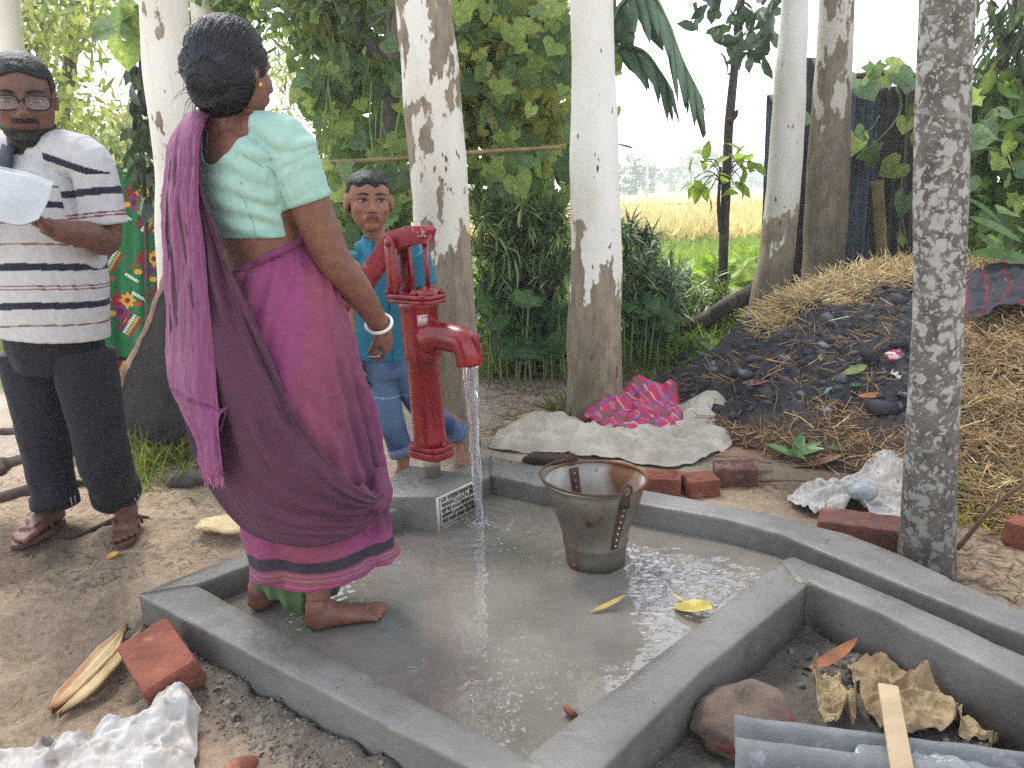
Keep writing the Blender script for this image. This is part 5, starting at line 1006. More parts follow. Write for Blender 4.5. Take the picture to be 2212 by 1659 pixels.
drape('plastic_scrap', [(1835, 1640), (1870, 1610), (1950, 1605), (2060, 1625), (2180, 1640), (2260, 1660), (2260, 1720), (1900, 1720)], M['clear'], 'clear plastic scrap crumpled over the corrugated sheet', 'plastic bag', .0, .02, 10, crumple=.003, seed=9, th=.001, base=lambda x, y: np.full(len(x), .105), zl=.11)
# wood by the brick, pale slab, stone
def splinter(p, w, th, label, m, seed, name='wood_plank', cat='plank'):
    q = spline(p, 26); t, a, b_ = frames(q, (0, 0, 1)); k = np.linspace(0, 1, 26); ww = w * (np.clip(np.minimum(k * 5, (1 - k) * 3.2), .12, 1)) * (1 + .25 * fbm(np.stack([k * 9, k * 0 + seed, k * 0], -1), 3, 330)); n_ = 9
    v = np.concatenate([[q[i] + a[i] * (j / 8 - .5) * 2 * ww[i] + b_[i] * th * (.5 + .5 * math.sin(j * 2 + seed)) * s_ for j in range(n_)] for s_ in (1, -1) for i in range(26)]); v = v.reshape(2, 26, n_, 3)
    fs_ = [tuple(r) for r in grid_faces(26, n_)]; f = fs_ + [tuple(26 * n_ + i for i in r[::-1]) for r in fs_]
    for i in range(25):
        for j in (0, n_ - 1): f.append((i * n_ + j, (i + 1) * n_ + j, 26 * n_ + (i + 1) * n_ + j, 26 * n_ + i * n_ + j))
    f += [tuple(range(n_)) + tuple(26 * n_ + j for j in range(n_))[::-1], tuple(25 * n_ + j for j in range(n_)) + tuple(51 * n_ + j for j in range(n_))[::-1]]
    return tag(obj(name, v.reshape(-1, 3), f, m, smooth=False), label, cat)
pw1 = mat('bark_wood', S(170, 120, 92), S(206, 182, 136), scale=11, rough=.75, bump=.4, bscale=40, stretch=(1, .3, 1), lo=.45, hi=.6)
splinter([G(108, 1535, .02), G(170, 1470, .025), G(230, 1405, .035), G(275, 1352, .04)], .032, .011, 'split wooden slab with bark on the sand beside the red brick', pw1, 1)
splinter([G(125, 1545, .02), G(200, 1480, .03), G(265, 1410, .035), G(315, 1350, .03)], .016, .009, 'thin pale split stick lying along the wooden slab', mat('split_wood', S(214, 192, 148), S(176, 146, 104), scale=11, rough=.7, bump=.4, bscale=40), 2)
splinter([G(436, 1128, .02), G(480, 1130, .04), G(540, 1150, .035)], .06, .016, 'cream coloured slab of bark wood on the sand by the saree hem', mat('cream_wood', S(224, 206, 158), S(196, 170, 120), scale=9, rough=.7, bump=.3, spots=[(S(150, 90, 60), 9, .66, .05)]), 3)
v, f = ellipsoid(G(405, 1035, .015), (.085, .04, .035), rotz(.3), 30, 18); v += .012 * fbm(v * 20, 3, 341)[:, None]; tag(obj('stone', v, f, mat('stone', S(106, 104, 98), S(76, 74, 70), scale=9, rough=.8, bump=.5)), 'smooth grey stone in the grass behind the saree', 'stone')
v, f = ellipsoid(G(520, 1655, .02), (.04, .022, .018), rotz(.6), 16, 10); v += .008 * fbm(v * 30, 3, 342)[:, None]; tag(obj('brick_shard', v, f, M['brick'], smooth=False), 'small orange brick shard on the mud below the front kerb', 'brick shard')
v, f = box(G(1232, 1538, FL + .02), (.035, .012, .016), rotz(-1.0) @ rotx(.4)); tag(obj('brick_chip', v, f, M['brick'], smooth=False), 'tiny red brick chip on the wet floor near the inner kerb', 'brick shard')
# roots
rm = mat('root', S(84, 70, 60), S(56, 46, 40), scale=14, rough=.9, bump=.6, bscale=50)
for k, (pts, r, lab) in enumerate(((((-30, 1110), (60, 1085), (150, 1060), (210, 1048)), .03, 'thick dark root crossing the ground behind the feet of the man'), (((140, 1160), (200, 1140), (260, 1115), (320, 1108)), .012, 'thin black root between the sandals of the man'), (((330, 960), (370, 950), (400, 955), (420, 975)), .03, 'root flare at the foot of the white trunk by the grass'), (((-20, 1050), (40, 1020), (110, 1000)), .05, 'mound of dark roots at the back of the man'), (((-40, 960), (20, 950), (60, 955)), .03, 'root end showing on the pale sand behind the man'))):
    p = np.array([G(a, b_, .01) for a, b_ in pts]); p[:, 2] = gz(p[:, 0], p[:, 1]) + .004; v, f = tube(spline(p, 26), r * np.interp(np.linspace(0, 1, 26), [0, .5, 1], [1, .9, .35]), 10); v += r * .5 * fbm(v * 18, 3, 350 + k)[:, None]; tag(obj('root', v, f, rm), lab, 'root')
# leaves lying about, one by one
def flat_leaf(px, py, yaw, L_, c_, label, z=0., w=.24, curl=.25, name='fallen_leaf', group=None):
    g_ = G(px, py, z); zz = (float(gz(g_[0], g_[1])[0]) if z == 0 else z) + .008; tv_, tf_ = leaf_lance(w, 7, -curl, .35); v = tv_ * L_; v[:, 0] -= L_ / 2; v = v @ rotz(math.radians(yaw)).T; v[:, 2] -= v[:, 2].min()
    return tag(obj(name, v + [g_[0], g_[1], zz - .004], tf_, M['dry_leaf'], cols=np.tile(S(*c_), (len(v), 1))), label, 'leaf', group)
flat_leaf(1315, 1315, 20, .11, (190, 168, 96), 'narrow yellow leaf floating below the bucket', FL + .008, .1)
flat_leaf(1498, 1325, -35, .11, (200, 182, 92), 'crinkled bright yellow leaf floating in the rippled water', FL + .008, .34)
flat_leaf(1470, 1300, 140, .07, (206, 190, 90), 'yellow leaf stalk curled beside the bright leaf in the water', FL + .01, .06)
flat_leaf(1800, 1438, 12, .13, (140, 88, 56), 'curled brown leaf in the drain corner above the sacks', .02, .16, .5)
flat_leaf(243, 1198, 60, .045, (226, 178, 78), 'small yellow leaf in front of the sandal of the man', 0, .4)
flat_leaf(415, 1075, -55, .13, (196, 190, 100), 'long yellow green leaf blade beside the grey stone', 0, .06, .5)
flat_leaf(1135, 905, 10, .13, (206, 180, 96), 'yellow leaf on the bare path behind the water jet', 0, .14)
flat_leaf(1390, 850, 70, .12, (206, 144, 84), 'orange leaf upright in the grass at the heap foot', 0, .2, .6)
flat_leaf(1075, 815, 40, .16, (150, 104, 70), 'curled brown leaf under the pumpkin grass', 0, .2, .5)
flat_leaf(1120, 795, -20, .17, (170, 124, 84), 'pale brown leaf among the grass behind the pump', 0, .18, .5)
flat_leaf(1630, 965, 5, .12, (130, 84, 62), 'rust brown leaf on the dirt behind the dusty brick', 0, .26, .3)
flat_leaf(1770, 1010, -8, .22, (140, 108, 80), 'long dry brown leaf before the green seedlings', 0, .16, .3)
# green seedlings
sl = []
for b_ in (S(92, 128, 62), S(72, 108, 52)):
    m_o = obj('leaf', *leaf_lance(.17, 6, .25, .3), M['leaf_gloss'], cols=np.tile(b_, (21, 1))); sl.append(m_o.data); bpy.data.objects.remove(m_o)
def seedling(px, py, n, L_, label):
    g_ = G(px, py, 0); g_[2] = float(gz(g_[0], g_[1])[0]); t = thing('seedling', label, 'plant', g_); d = np.array([[math.cos(k * 2.4), math.sin(k * 2.4), random.uniform(.35, 1.1)] for k in range(n)]); single_leaves(t, np.tile(g_ + [0, 0, .02], (n, 1)), d, np.tile([0, -.3, 1.], (n, 1)), L_ * rng.uniform(.7, 1.2, n), sl)
    v, f = tube([g_ + [0, 0, -.02], g_ + [0, 0, .05]], .004, 6); obj('stem', v, f, M['leaf_gloss'], t, cols=np.tile(S(96, 120, 60), (len(v), 1)))
seedling(1715, 1000, 6, .13, 'small broad leaved green seedling behind the bare sand'); seedling(1850, 1000, 6, .19, 'green seedling with long glossy leaves behind the woven bag'); seedling(2095, 1085, 5, .16, 'pale green seedling at the side of the lichen trunk'); seedling(1560, 790, 6, .2, 'drooping green seedling on the left flank of the ash heap')
# twigs
tw = mat('twig', S(120, 98, 74), S(90, 72, 56), scale=12, rough=.85)
for k, (a, b_, r, lab) in enumerate((((2068, 1185, .02), (2250, 1020, .35), .009, 'brown stick leaning up over the litter beside the lichen trunk'), ((1440, 985, .03), (1330, 940, .05), .003, 'thin twig at the back of the sacking'), ((1640, 1040, .02), (1830, 1060, .02), .006, 'twig on the bare sand behind the back kerb'), ((1450, 1000, .2), (2212, 900, .05), .0, ''))):
    if r: p = spline([G(*a), (G(*a) + G(*b_)) / 2 + [0, .01, .02], G(*b_)], 14); v, f = tube(p, np.linspace(r, r * .6, 14), 7); tag(obj('twig', v, f, tw), lab, 'twig')
# litter nobody could count
def litter(n, poly, L_, base, label, r=.0016):
    pp = np.array(poly, float); q = []
    while len(q) < n:
        a = pp.min(0) + rng.random(2) * np.ptp(pp, axis=0)
        if inside(pp, a[:1], a[1:])[0]: q.append(G(a[0], a[1], 0))
    q = np.array(q); q[:, 2] = gz(q[:, 0], q[:, 1]) + .003; k = ~inside(PLAT, q[:, 0], q[:, 1]); q = q[k]; n = len(q)
    v, f, c_ = scatter(*leaf_lance(.03, 2, .1, .5), q, rdir(n, .05, .12), np.tile([0, 0, 1.], (n, 1)) + rdir(n) * .2, L_ * rng.uniform(.3, 1.4, n), lcol(n, base, .35, .1)); o = obj('ground_litter', v, f, M['dry_leaf'], cols=c_); kind(o, 'stuff'); o['label'] = label; o['category'] = 'litter'
litter(1500, [(1050, 790), (1240, 780), (1240, 900), (1060, 950)], .09, S(140, 118, 92), 'twigs and dry leaf scraps on the path behind the pump')
litter(900, [(1330, 800), (1420, 790), (1640, 900), (1700, 1000), (1600, 970), (1420, 880)], .11, S(150, 122, 84), 'dry straw and leaf scraps at the heap foot')
litter(1000, [(0, 1050), (460, 1040), (500, 1180), (420, 1230), (0, 1300)], .05, S(96, 80, 64), 'small twigs and scraps around the feet of the man')
litter(700, [(0, 1250), (330, 1250), (440, 1660), (0, 1660)], .03, S(112, 92, 72), 'fine scraps on the sand before the platform')
litter(900, [(1400, 1010), (1980, 1060), (2212, 1180), (2212, 1330), (1700, 1090)], .07, S(110, 88, 64), 'litter and straw along the back kerb')
def crumbs(n, pa, pb, sp, size, base, label):
    t_ = rng.random(n); a = np.array(pa); b_ = np.array(pb); q = a + (b_ - a) * t_[:, None] + rng.normal(size=(n, 2)) * sp; q = np.hstack([q, gz(q[:, 0], q[:, 1])[:, None]]); k = q[:, 2] > -.05; q = q[k]; n = len(q)
    tv_, tf_ = ellipsoid((0, 0, 0), (.5, .4, .35), nu=6, nv=4); qf = np.array([r for r in tf_ if len(r) == 4]); v, f, c_ = scatter(tv_, qf, q, rdir(n), rdir(n), size * np.exp(rng.normal(0, .5, n)), lcol(n, base, .15, .05)); o = obj('mortar_crumbs', v, f, M['crumb'], cols=c_); kind(o, 'stuff'); o['label'] = label; o['category'] = 'mortar'
M['crumb'] = mat('crumb', attr=True, vary=.2, scale=40, rough=.95)
crumbs(1800, o_left - [.03, .05], o_near - [.06, .08], .04, .0065, S(120, 112, 102), 'crumbs of mortar along the foot of the front kerb')
crumbs(500, w_i[1] + [-.05, -.1], w_i[3] + [-.06, -.06], .05, .009, S(112, 108, 102), 'crumbs of mortar in the drain corner')

# ================================================================== BLANKET AND DARK SHEET
def blanket():
    W, Hh = 300, 420; ox, oz = np.meshgrid(np.linspace(0, 1, W), np.linspace(0, 1, Hh), indexing='ij'); u, w = ox.ravel(), oz.ravel()      # w down
    px = 90 + u * 285 + 20 * w * (1 - u); py = 378 + w * 470 - 6 * u + 6 * np.sin(u * 9)
    Yd = 4.85 + .03 * np.sin(u * 22 + 1.5 * np.sin(w * 3)) * (.3 + w) + .02 * fbm(np.stack([u * 4, w * 3, 0 * u], -1), 2, 360)
    P = np.array([A(a, b_, c_) for a, b_, c_ in zip(px, py, Yd)])
    c_ = np.tile(S(26, 112, 60), (len(u), 1)); st = (np.floor(u * 19) % 2 == 0); c_[st] = S(20, 96, 50)
    X_, Y_ = px, py
    def disc(cx, cy, r, colr, pet=0, ph=0.):
        d = np.hypot(X_ - cx, Y_ - cy); a = np.arctan2(Y_ - cy, X_ - cx); c_[d < r * (1 + (.22 * np.cos(pet * a + ph) if pet else 0))] = S(*colr)
    def rect(cx, cy, l, wd, ang, colr, check=False):
        a = math.radians(ang); s_ = (X_ - cx) * math.cos(a) + (Y_ - cy) * math.sin(a); t_ = -(X_ - cx) * math.sin(a) + (Y_ - cy) * math.cos(a); k = (np.abs(s_) < l / 2) & (np.abs(t_) < wd / 2); c_[k] = S(*colr)
        if check: c_[k & ((s_ % 6) < 1.6)] = S(30, 80, 50)
    for bx, by in ((290, 420), (315, 565), (258, 655), (180, 470), (200, 600), (330, 720), (150, 700), (120, 560)):
        disc(bx - 2, by - 5, 17, (140, 24, 40), 7); disc(bx + 18, by - 6, 15, (206, 158, 44), 8); disc(bx + 18, by - 6, 6, (120, 40, 30)); disc(bx + 3, by + 20, 16, (120, 34, 100), 6, 1); disc(bx + 3, by + 18, 7, (80, 24, 70)); disc(bx - 16, by + 22, 7, (214, 160, 40), 2); disc(bx + 16, by + 38, 7, (214, 160, 40), 2); disc(bx + 40, by + 2, 6, (196, 60, 40), 2); disc(bx - 26, by + 10, 5, (170, 30, 40), 2)
    for bx, by in ((318, 480), (240, 560), (280, 700), (150, 500), (350, 630), (190, 680)):
        for k, (cl, ck) in enumerate((((130, 26, 40), 0), ((110, 30, 90), 0), ((228, 226, 216), 1), ((206, 170, 60), 1), ((150, 30, 40), 0))): rect(bx + (k - 2) * 7, by + (k - 2) * 4, 46, 6, -58, cl, ck)
    for bx, by in ((270, 466), (345, 505), (285, 600), (300, 640), (345, 385), (225, 640)): rect(bx, by, 32, 6, 32, (226, 226, 216), True)
    k = Y_ > 775; c_[k] = S(140, 26, 44); k2 = k & (np.abs((X_ + .4 * Y_) % 40 - 20) < 3); c_[k2] = S(214, 180, 60); k3 = (np.abs(Y_ - 775) < 4); c_[k3] = S(24, 30, 30)
    for bx in (250, 200, 150): disc(bx, 800, 9, (220, 160, 50), 2); disc(bx - 22, 812, 7, (40, 110, 60), 3)
    return P, c_, W, Hh
P, c_, W, Hh = blanket(); bk = thing('blanket', 'green blanket printed with red and yellow flowers hung behind the man', 'blanket', (P[:, 0].mean(), 4.85, 0))
solid(obj('cloth', P, grid_faces(W, Hh), mat('blanket_cloth', attr=True, vary=.08, scale=40, rough=.9, bump=.25, bscale=120, bdist=.003, sheen=.2), bk, cols=c_), .004)
for a, b_ in ((60, 385), (470, 372)):
    v, f = tube([A(a, b_, 4.87), A(a + 30, 985, 4.87) * [1, 1, 0] + [0, 0, -.1]], .018, 9); obj('hanging_post', v, f, M['bamboo'], bk)
v, f = tube(spline([A(60, 388, 4.87), A(260, 380, 4.87), A(470, 374, 4.87)], 12), .006, 6); obj('line', v, f, M['bamboo'], bk)
# dark sheet propped against the white trunk
rows = [[(374, 540, 3.50), (392, 542, 3.48), (420, 560, 3.46), (455, 580, 3.46)], [(345, 640, 3.58), (380, 640, 3.5), (420, 650, 3.46), (460, 660, 3.46)], [(305, 740, 3.66), (350, 760, 3.54), (400, 770, 3.48), (450, 780, 3.46)], [(264, 835, 3.74), (330, 850, 3.58), (385, 860, 3.5), (430, 870, 3.48)], [(282, 958, 3.7), (330, 965, 3.6), (375, 955, 3.54), (405, 930, 3.5)]]
def surf(rows, nu, nv):
    R_ = np.array([[A(*q) for q in r] for r in rows]); R_ = np.stack([spline(R_[i], nv) for i in range(len(R_))]); return np.stack([spline(R_[:, j], nu) for j in range(nv)], 1)
gsu = surf(rows, 60, 40); v = gsu.reshape(-1, 3); v = v + .012 * fbm(v * 7, 3, 371)[:, None]; ds = thing('dark_sheet', 'stiff dark sheet with a torn pale edge leaning on the white trunk', 'sheet', (v[:, 0].mean(), 3.7, 0))
solid(obj('sheet', v, grid_faces(60, 40), mat('dark_fabric', S(44, 40, 38), S(30, 27, 26), scale=9, rough=.85, bump=.3), ds), .006)
ed = np.vstack([gsu[:46, 0]]); t, a, b_ = frames(ed, (0, -1, 0)); wob = .012 + .014 * np.abs(fbm(np.stack([np.linspace(0, 9, 46), np.zeros(46), np.zeros(46)], -1), 3, 372)); ev = np.concatenate([[ed[i] + a[i] * wob[i] * s_ + np.array([0, -.012, 0]) for s_ in (-.9, -.3, .3, .9)] for i in range(46)]); ev += .004 * fbm(ev * 40, 3, 373)[:, None]
solid(obj('torn_edge', ev, grid_faces(46, 4), mat('torn_edge', S(196, 176, 160), S(140, 104, 92), scale=16, rough=.8, bump=.5, bscale=60, stretch=(1, 1, .3)), ds), .004)
# things on the heap
def on_heap(px, py, lift=0.):
    d_ = ray(px, py); ts = np.linspace(2.2, 5.2, 400); q = _C[None] + d_[None] * (ts / d_[1])[:, None]; hz = heap_z(q[:, 0], q[:, 1])[0]; k = np.argmax(q[:, 2] < hz + .003); return q[k] + [0, 0, lift]
g_ = on_heap(1936, 772); v, f = box(g_ + [0, 0, .012], (.1, .055, .022), rotz(.25) @ roty(-.2) @ rotx(.6)); tag(obj('carton', v, f, mat('carton', S(206, 190, 186), S(176, 40, 70), scale=26, rough=.5, lo=.5, hi=.52), smooth=False), 'small red and white cigarette carton on the ash heap', 'carton')
def scrap(px, py, s_, c_, label, seed, tilt=.5):
    g_ = on_heap(px, py, .006); n = 12; a, b_ = np.meshgrid(np.linspace(-1, 1, n), np.linspace(-1, 1, n), indexing='ij'); v = np.stack([a.ravel() * s_[0], b_.ravel() * s_[1], .012 * fbm(np.stack([a.ravel() * 2, b_.ravel() * 2, 0 * a.ravel() + seed], -1), 3, 380) * 2], -1) @ (rotz(seed) @ rotx(tilt)).T; solid(tag(obj('scrap', v + g_, grid_faces(n, n), mat('scrap_%d' % seed, S(*c_), tuple(q * .8 for q in S(*c_)), scale=20, rough=.4)), label, 'litter'), .001)
scrap(1935, 812, (.05, .025), (186, 184, 178), 'crumpled pale plastic scrap under the carton on the ash', 1); scrap(1965, 860, (.03, .05), (176, 196, 190), 'pale green plastic scrap half hidden by the lichen trunk', 2); scrap(1848, 835, (.016, .012), (50, 160, 80), 'tiny green foil bit on the ash heap', 3); scrap(1778, 850, (.012, .05), (120, 160, 160), 'teal plastic strip hanging on the ash heap', 4); scrap(1760, 1008, (.02, .02), (150, 40, 50), 'little dark red scrap by the seedling', 5)
for k, (a, b_, yw, L_, cc_, lab) in enumerate(((1885, 862, -20, .12, (176, 110, 58), 'orange brown leaf lying on the ash slope'), (1630, 835, -40, .13, (150, 100, 84), 'reddish dry leaf on the lower ash slope'), (1845, 808, 30, .16, (120, 134, 72), 'narrow green leaf stuck on the ash by the carton'), (1770, 780, 70, .09, (116, 128, 80), 'short green leaf on the upper ash slope'))):
    g_ = on_heap(a, b_, .012); tv_, tf_ = leaf_lance(.16, 7, -.2, .3); v = (tv_ - [.5, 0, 0]) * L_ @ (rotz(math.radians(yw)) @ rotx(.5)).T; tag(obj('fallen_leaf', v + g_, tf_, M['dry_leaf'], cols=np.tile(S(*cc_), (len(v), 1))), lab, 'leaf')
# dark checked cloth on the heap
rows = [[(2085, 590, 4.6), (2130, 580, 4.6), (2180, 576, 4.6), (2240, 576, 4.6)], [(2080, 625, 4.4), (2140, 620, 4.38), (2212, 612, 4.36), (2300, 600, 4.4)], [(2085, 660, 4.2), (2140, 650, 4.2), (2200, 640, 4.2), (2300, 640, 4.2)], [(2085, 700, 4.0), (2120, 690, 4.0), (2160, 670, 4.05), (2290, 665, 4.05)]]
gsu = surf(rows, 60, 80); v = gsu.reshape(-1, 3); v = v + np.stack([0 * v[:, 0], 0 * v[:, 0], .03 * (1 - np.abs(fbm(v * 7, 3, 391)) * 2)], -1); uu, vv_ = np.meshgrid(np.linspace(0, 1, 60), np.linspace(0, 1, 80), indexing='ij'); uu, vv_ = uu.ravel(), vv_.ravel(); c_ = np.tile(S(40, 40, 50), (len(v), 1)); c_[(vv_ * 4 % 1) < .25] = S(92, 26, 40); c_[(uu * 4 % 1) < .2] = S(44, 42, 54)
solid(tag(obj('checked_cloth', v, grid_faces(60, 80), M['printcloth'], cols=c_), 'dark checked cloth with red bands thrown over the straw heap', 'cloth'), .003)
# splash marks on the kerb and bank
# ================================================================== PEOPLE
def limb(pts, radii, n=18, seg=14, up=None, r2=None):
    p = spline(np.array(pts, float), n); k = np.linspace(0, 1, len(radii)); r = np.interp(np.linspace(0, 1, n), k, radii); q = None if r2 is None else np.interp(np.linspace(0, 1, n), k, r2)
    return tube(p, r, seg, up=up, r2=q)
def remesh(pieces, voxel, smooth=6, fac=.5):
    mb = MB()
    for v, f in pieces: mb.add(v, f)
    me = bpy.data.meshes.new('tmp'); me.from_pydata(np.vstack(mb.v).tolist(), [], mb.f); o = bpy.data.objects.new('tmp', me); col.objects.link(o)
    r = o.modifiers.new('r', 'REMESH'); r.mode = 'VOXEL'; r.voxel_size = voxel
    s = o.modifiers.new('s', 'SMOOTH'); s.iterations = smooth; s.factor = fac
    bpy.context.view_layer.update(); e = o.evaluated_get(bpy.context.evaluated_depsgraph_get()); m2 = e.to_mesh()
    v = np.empty(len(m2.vertices) * 3); m2.vertices.foreach_get('co', v); v = v.reshape(-1, 3).copy(); nr = np.empty(len(v) * 3); m2.vertices.foreach_get('normal', nr); nr = nr.reshape(-1, 3).copy()
    ls = np.empty(len(m2.loops), np.int32); m2.loops.foreach_get('vertex_index', ls); tot = np.empty(len(m2.polygons), np.int32); m2.polygons.foreach_get('loop_total', tot)
    st = np.concatenate(([0], np.cumsum(tot)[:-1])); q4 = st[tot == 4]; f4 = ls[q4[:, None] + np.arange(4)]; f = f4 if (tot == 4).all() else [tuple(ls[a:a + b]) for a, b in zip(st, tot)]
    e.to_mesh_clear(); bpy.data.objects.remove(o); bpy.data.meshes.remove(me)
    return v, f, nr
def hand(w, d, n, th, s=1., curl=(.5, .5, .5, .5), spread=.0, thumb=(.5, .6)):
    """w wrist, d hand direction, n direction the palm faces, th +1/-1 thumb side"""
    d = unit(d); n = unit(n - d * (np.dot(n, d))); sd = np.cross(d, n) * th; P = []
    R_ = np.stack([d, sd, n], 1); P.append(ellipsoid(w + d * .05 * s, np.array([.052, .04, .0165]) * s, R_, 18, 12)); P.append(limb([w - d * .03 * s, w + d * .03 * s], [.022 * s, .026 * s], 6, 12))
    for i, (L_, c_) in enumerate(zip((.07, .079, .073, .058), curl)):
        b0 = w + d * (.083 - .006 * abs(i - 1.2)) * s + sd * (.029 - i * .0192) * s; pts = [b0 - d * .02 * s, b0]; a = 0; q = b0; dd = unit(d + sd * spread * (1.5 - i))
        for seg_, fr in enumerate((.45, .31, .24)): a += c_ * (.8, 1.1, .8)[seg_]; q = q + (dd * math.cos(a) + n * math.sin(a)) * L_ * fr * s; pts.append(q)
        P.append(limb(pts, np.array([.0095, .0095, .0085, .0078, .006]) * s, 16, 9))
    b0 = w + d * .022 * s + sd * .026 * s; t1 = b0 + (d * .62 + sd * thumb[0] + n * thumb[1] * .5) * .042 * s; t2 = t1 + (d * .8 + sd * thumb[0] * .3 + n * thumb[1]) * .032 * s
    P.append(limb([b0 - d * .01 * s, b0, t1, t2], np.array([.013, .0135, .0105, .0075]) * s, 14, 9)); return P
def foot(heel, toe, ank, s=1., big=1, spread=0.):
    """heel and toe on the ground; big = +1 when the big toe is on the left of the walking direction"""
    heel = np.asarray(heel, float); toe = np.asarray(toe, float); d = unit((toe - heel) * [1, 1, 0]); L_ = np.linalg.norm((toe - heel)[:2]); lf = np.array([-d[1], d[0], 0]) * big; z = heel[2]; U = np.array([0, 0, 1.])
    at = lambda u, l, h: np.array([heel[0], heel[1], z]) + d * u * L_ + lf * l * s + U * h * s
    P = [limb([ank, at(.14, 0, .065), at(.12, 0, .03)], [.03 * s, .032 * s, .028 * s], 8, 12), ellipsoid(at(.12, 0, .03), (.034 * s, .03 * s, .03 * s), nu=14, nv=10),
         limb([at(.1, 0, .04), at(.32, -.002, .036), at(.55, .0, .027), at(.76, .002, .018)], [.032 * s, .034 * s, .04 * s, .044 * s], 12, 14, up=U, r2=[.034 * s, .034 * s, .026 * s, .0175 * s]), limb([ank, at(.28, .004, .055), at(.5, .006, .035)], [.028 * s, .024 * s, .02 * s], 8, 10)]
    for i, (o_, l_, r_) in enumerate(((.029, 1., .0125), (.010, 1.0, .009), (-.006, .96, .0085), (-.021, .91, .008), (-.034, .85, .0075))):
        P.append(limb([at(.72, o_, .016), at(.72 + (l_ - .72) * .6, o_ * 1.1, .0145), at(l_ - .015, o_ * 1.12, .0095)], [r_ * s, r_ * s, r_ * .85 * s], 8, 9)); P.append(ellipsoid(at(l_ - .02, o_ * 1.12, .0095), (r_ * s * .95,) * 3, nu=8, nv=6))
    return P
def headframe(c_, fw, up): fw = unit(fw); up = unit(np.asarray(up) - fw * np.dot(up, fw)); rt = np.cross(fw, up); return np.stack([rt, fw, up], 1), np.asarray(c_, float)     # rt = right hand of the person
def head(F, h, ear=1., jaw=1., nose=1., wide=1.):
    R_, c_ = F; at = lambda x, y, z: c_ + R_ @ (np.array([x * wide, y, z]) * h); E = lambda p, r: ellipsoid(at(*p), np.array(r) * [wide, 1, 1] * h, R_, 28, 18)
    P = [E((0, -.05, .12), (.335, .41, .37)), E((0, .09, -.13), (.285 * jaw, .28, .36)), E((0, .2, -.38), (.13 * jaw, .13, .1)), E((0, .28, .1), (.22, .08, .07)), E((0, .3, -.25), (.14, .09, .09))]
    for s_ in (-1, 1): P += [E((s_ * .16, .2, -.11), (.12, .13, .13)), E((s_ * .34, -.04, -.03), (.035 * ear, .085 * ear, .13 * ear)), E((s_ * .055, .385, -.135), (.05 * nose, .045, .035)), E((s_ * .14 * jaw, .05, -.26), (.11, .16, .13))]
    P += [limb([at(0, .33, .07), at(0, .38, -.02), at(0, .43, -.12)], [.04 * h, .045 * h * nose, .06 * h * nose], 8, 10), E((0, .43, -.12), (.055 * nose, .045, .045)), E((0, .365, -.225), (.1, .035, .022)), E((0, .36, -.27), (.085, .035, .026))]
    return P
def face(parent, F, h, skin, brow=(.02, .015, .012), eye_open=1., look=0.):
    R_, c_ = F; at = lambda x, y, z: c_ + R_ @ (np.array([x, y, z]) * h)
    for s_ in (-1, 1):
        e = obj('eye', *ellipsoid(at(s_ * .15, .318, .03), np.array([.066, .033, .028 * eye_open]) * h, R_, 18, 12), M['eye_white'], parent)
        obj('iris', *ellipsoid(at(s_ * .15 + look, .338, .031), np.array([.04, .019, .03 * eye_open]) * h, R_, 12, 8), M['eye_dark'], e)
        v, f = limb([at(s_ * .07, .345, .035), at(s_ * .15, .366, .066), at(s_ * .235, .305, .035)], np.array([.006, .012, .006]) * h, 10, 6); obj('eyelid', v, f, M['hair'], parent)
        v, f = limb([at(s_ * .06, .365, .125), at(s_ * .15, .37, .15), at(s_ * .26, .28, .12)], np.array([.012, .018, .006]) * h, 12, 8); obj('eyebrow', v, f, M['hair'], parent)
M['eye_white'] = mat('eye_white', S(196, 186, 178), rough=.2, spec=.6); M['eye_dark'] = mat('eye_dark', S(30, 20, 16), rough=.12, spec=.7)
M['hair'] = mat('hair', S(14, 13, 15), S(7, 7, 8), scale=30, rough=.42, bump=.9, bscale=120, bdist=.004, spec=.35)
M['skin'] = mat('skin', attr=True, vary=.16, scale=38, rough=.46, rough2=.6, spec=.42, sss=.06, bump=.35, bscale=120, bdist=.003)
M['cloth'] = mat('cloth', attr=True, vary=.07, scale=50, rough=.85, bump=.3, bscale=200, bdist=.003, sheen=.04)
M['silk'] = mat('saree_cloth', attr=True, vary=.1, scale=70, rough=.72, bump=.35, bscale=140, bdist=.003, sheen=.1, transl=.08)
def lines_to(v, a, b): d = b - a; t = np.clip(((v - a) @ d) / (d @ d), 0, 1); return np.linalg.norm(v - a - t[:, None] * d, axis=1), ((v - a) @ d) / (d @ d)
def submesh(v, f, keep):
    f = np.asarray(f); f = f[keep[f].all(1)]; u = np.unique(f); ix = -np.ones(len(v), int); ix[u] = np.arange(len(u)); return u, ix[f]
def clothmesh(name, parent, pieces, vox, colf, wr=.004, fs=(9, 9, 9), seed=0, smooth=5, m=None, wf=None):
    v, f, nr = remesh(pieces, vox, smooth); q = v * np.array(fs); w_ = 1 - np.abs(fbm(q + .8 * np.stack([fbm(v * 5, 2, 401 + seed)] * 3, -1), 3, 402 + seed)) * 2
    d = wr * (w_ * .7 + .6 * fbm(v * 14, 3, 403 + seed));  v = v + nr * (d if wf is None else d * wf(v))[:, None]
    return obj(name, v, f, m or M['cloth'], parent, cols=colf(v)), v

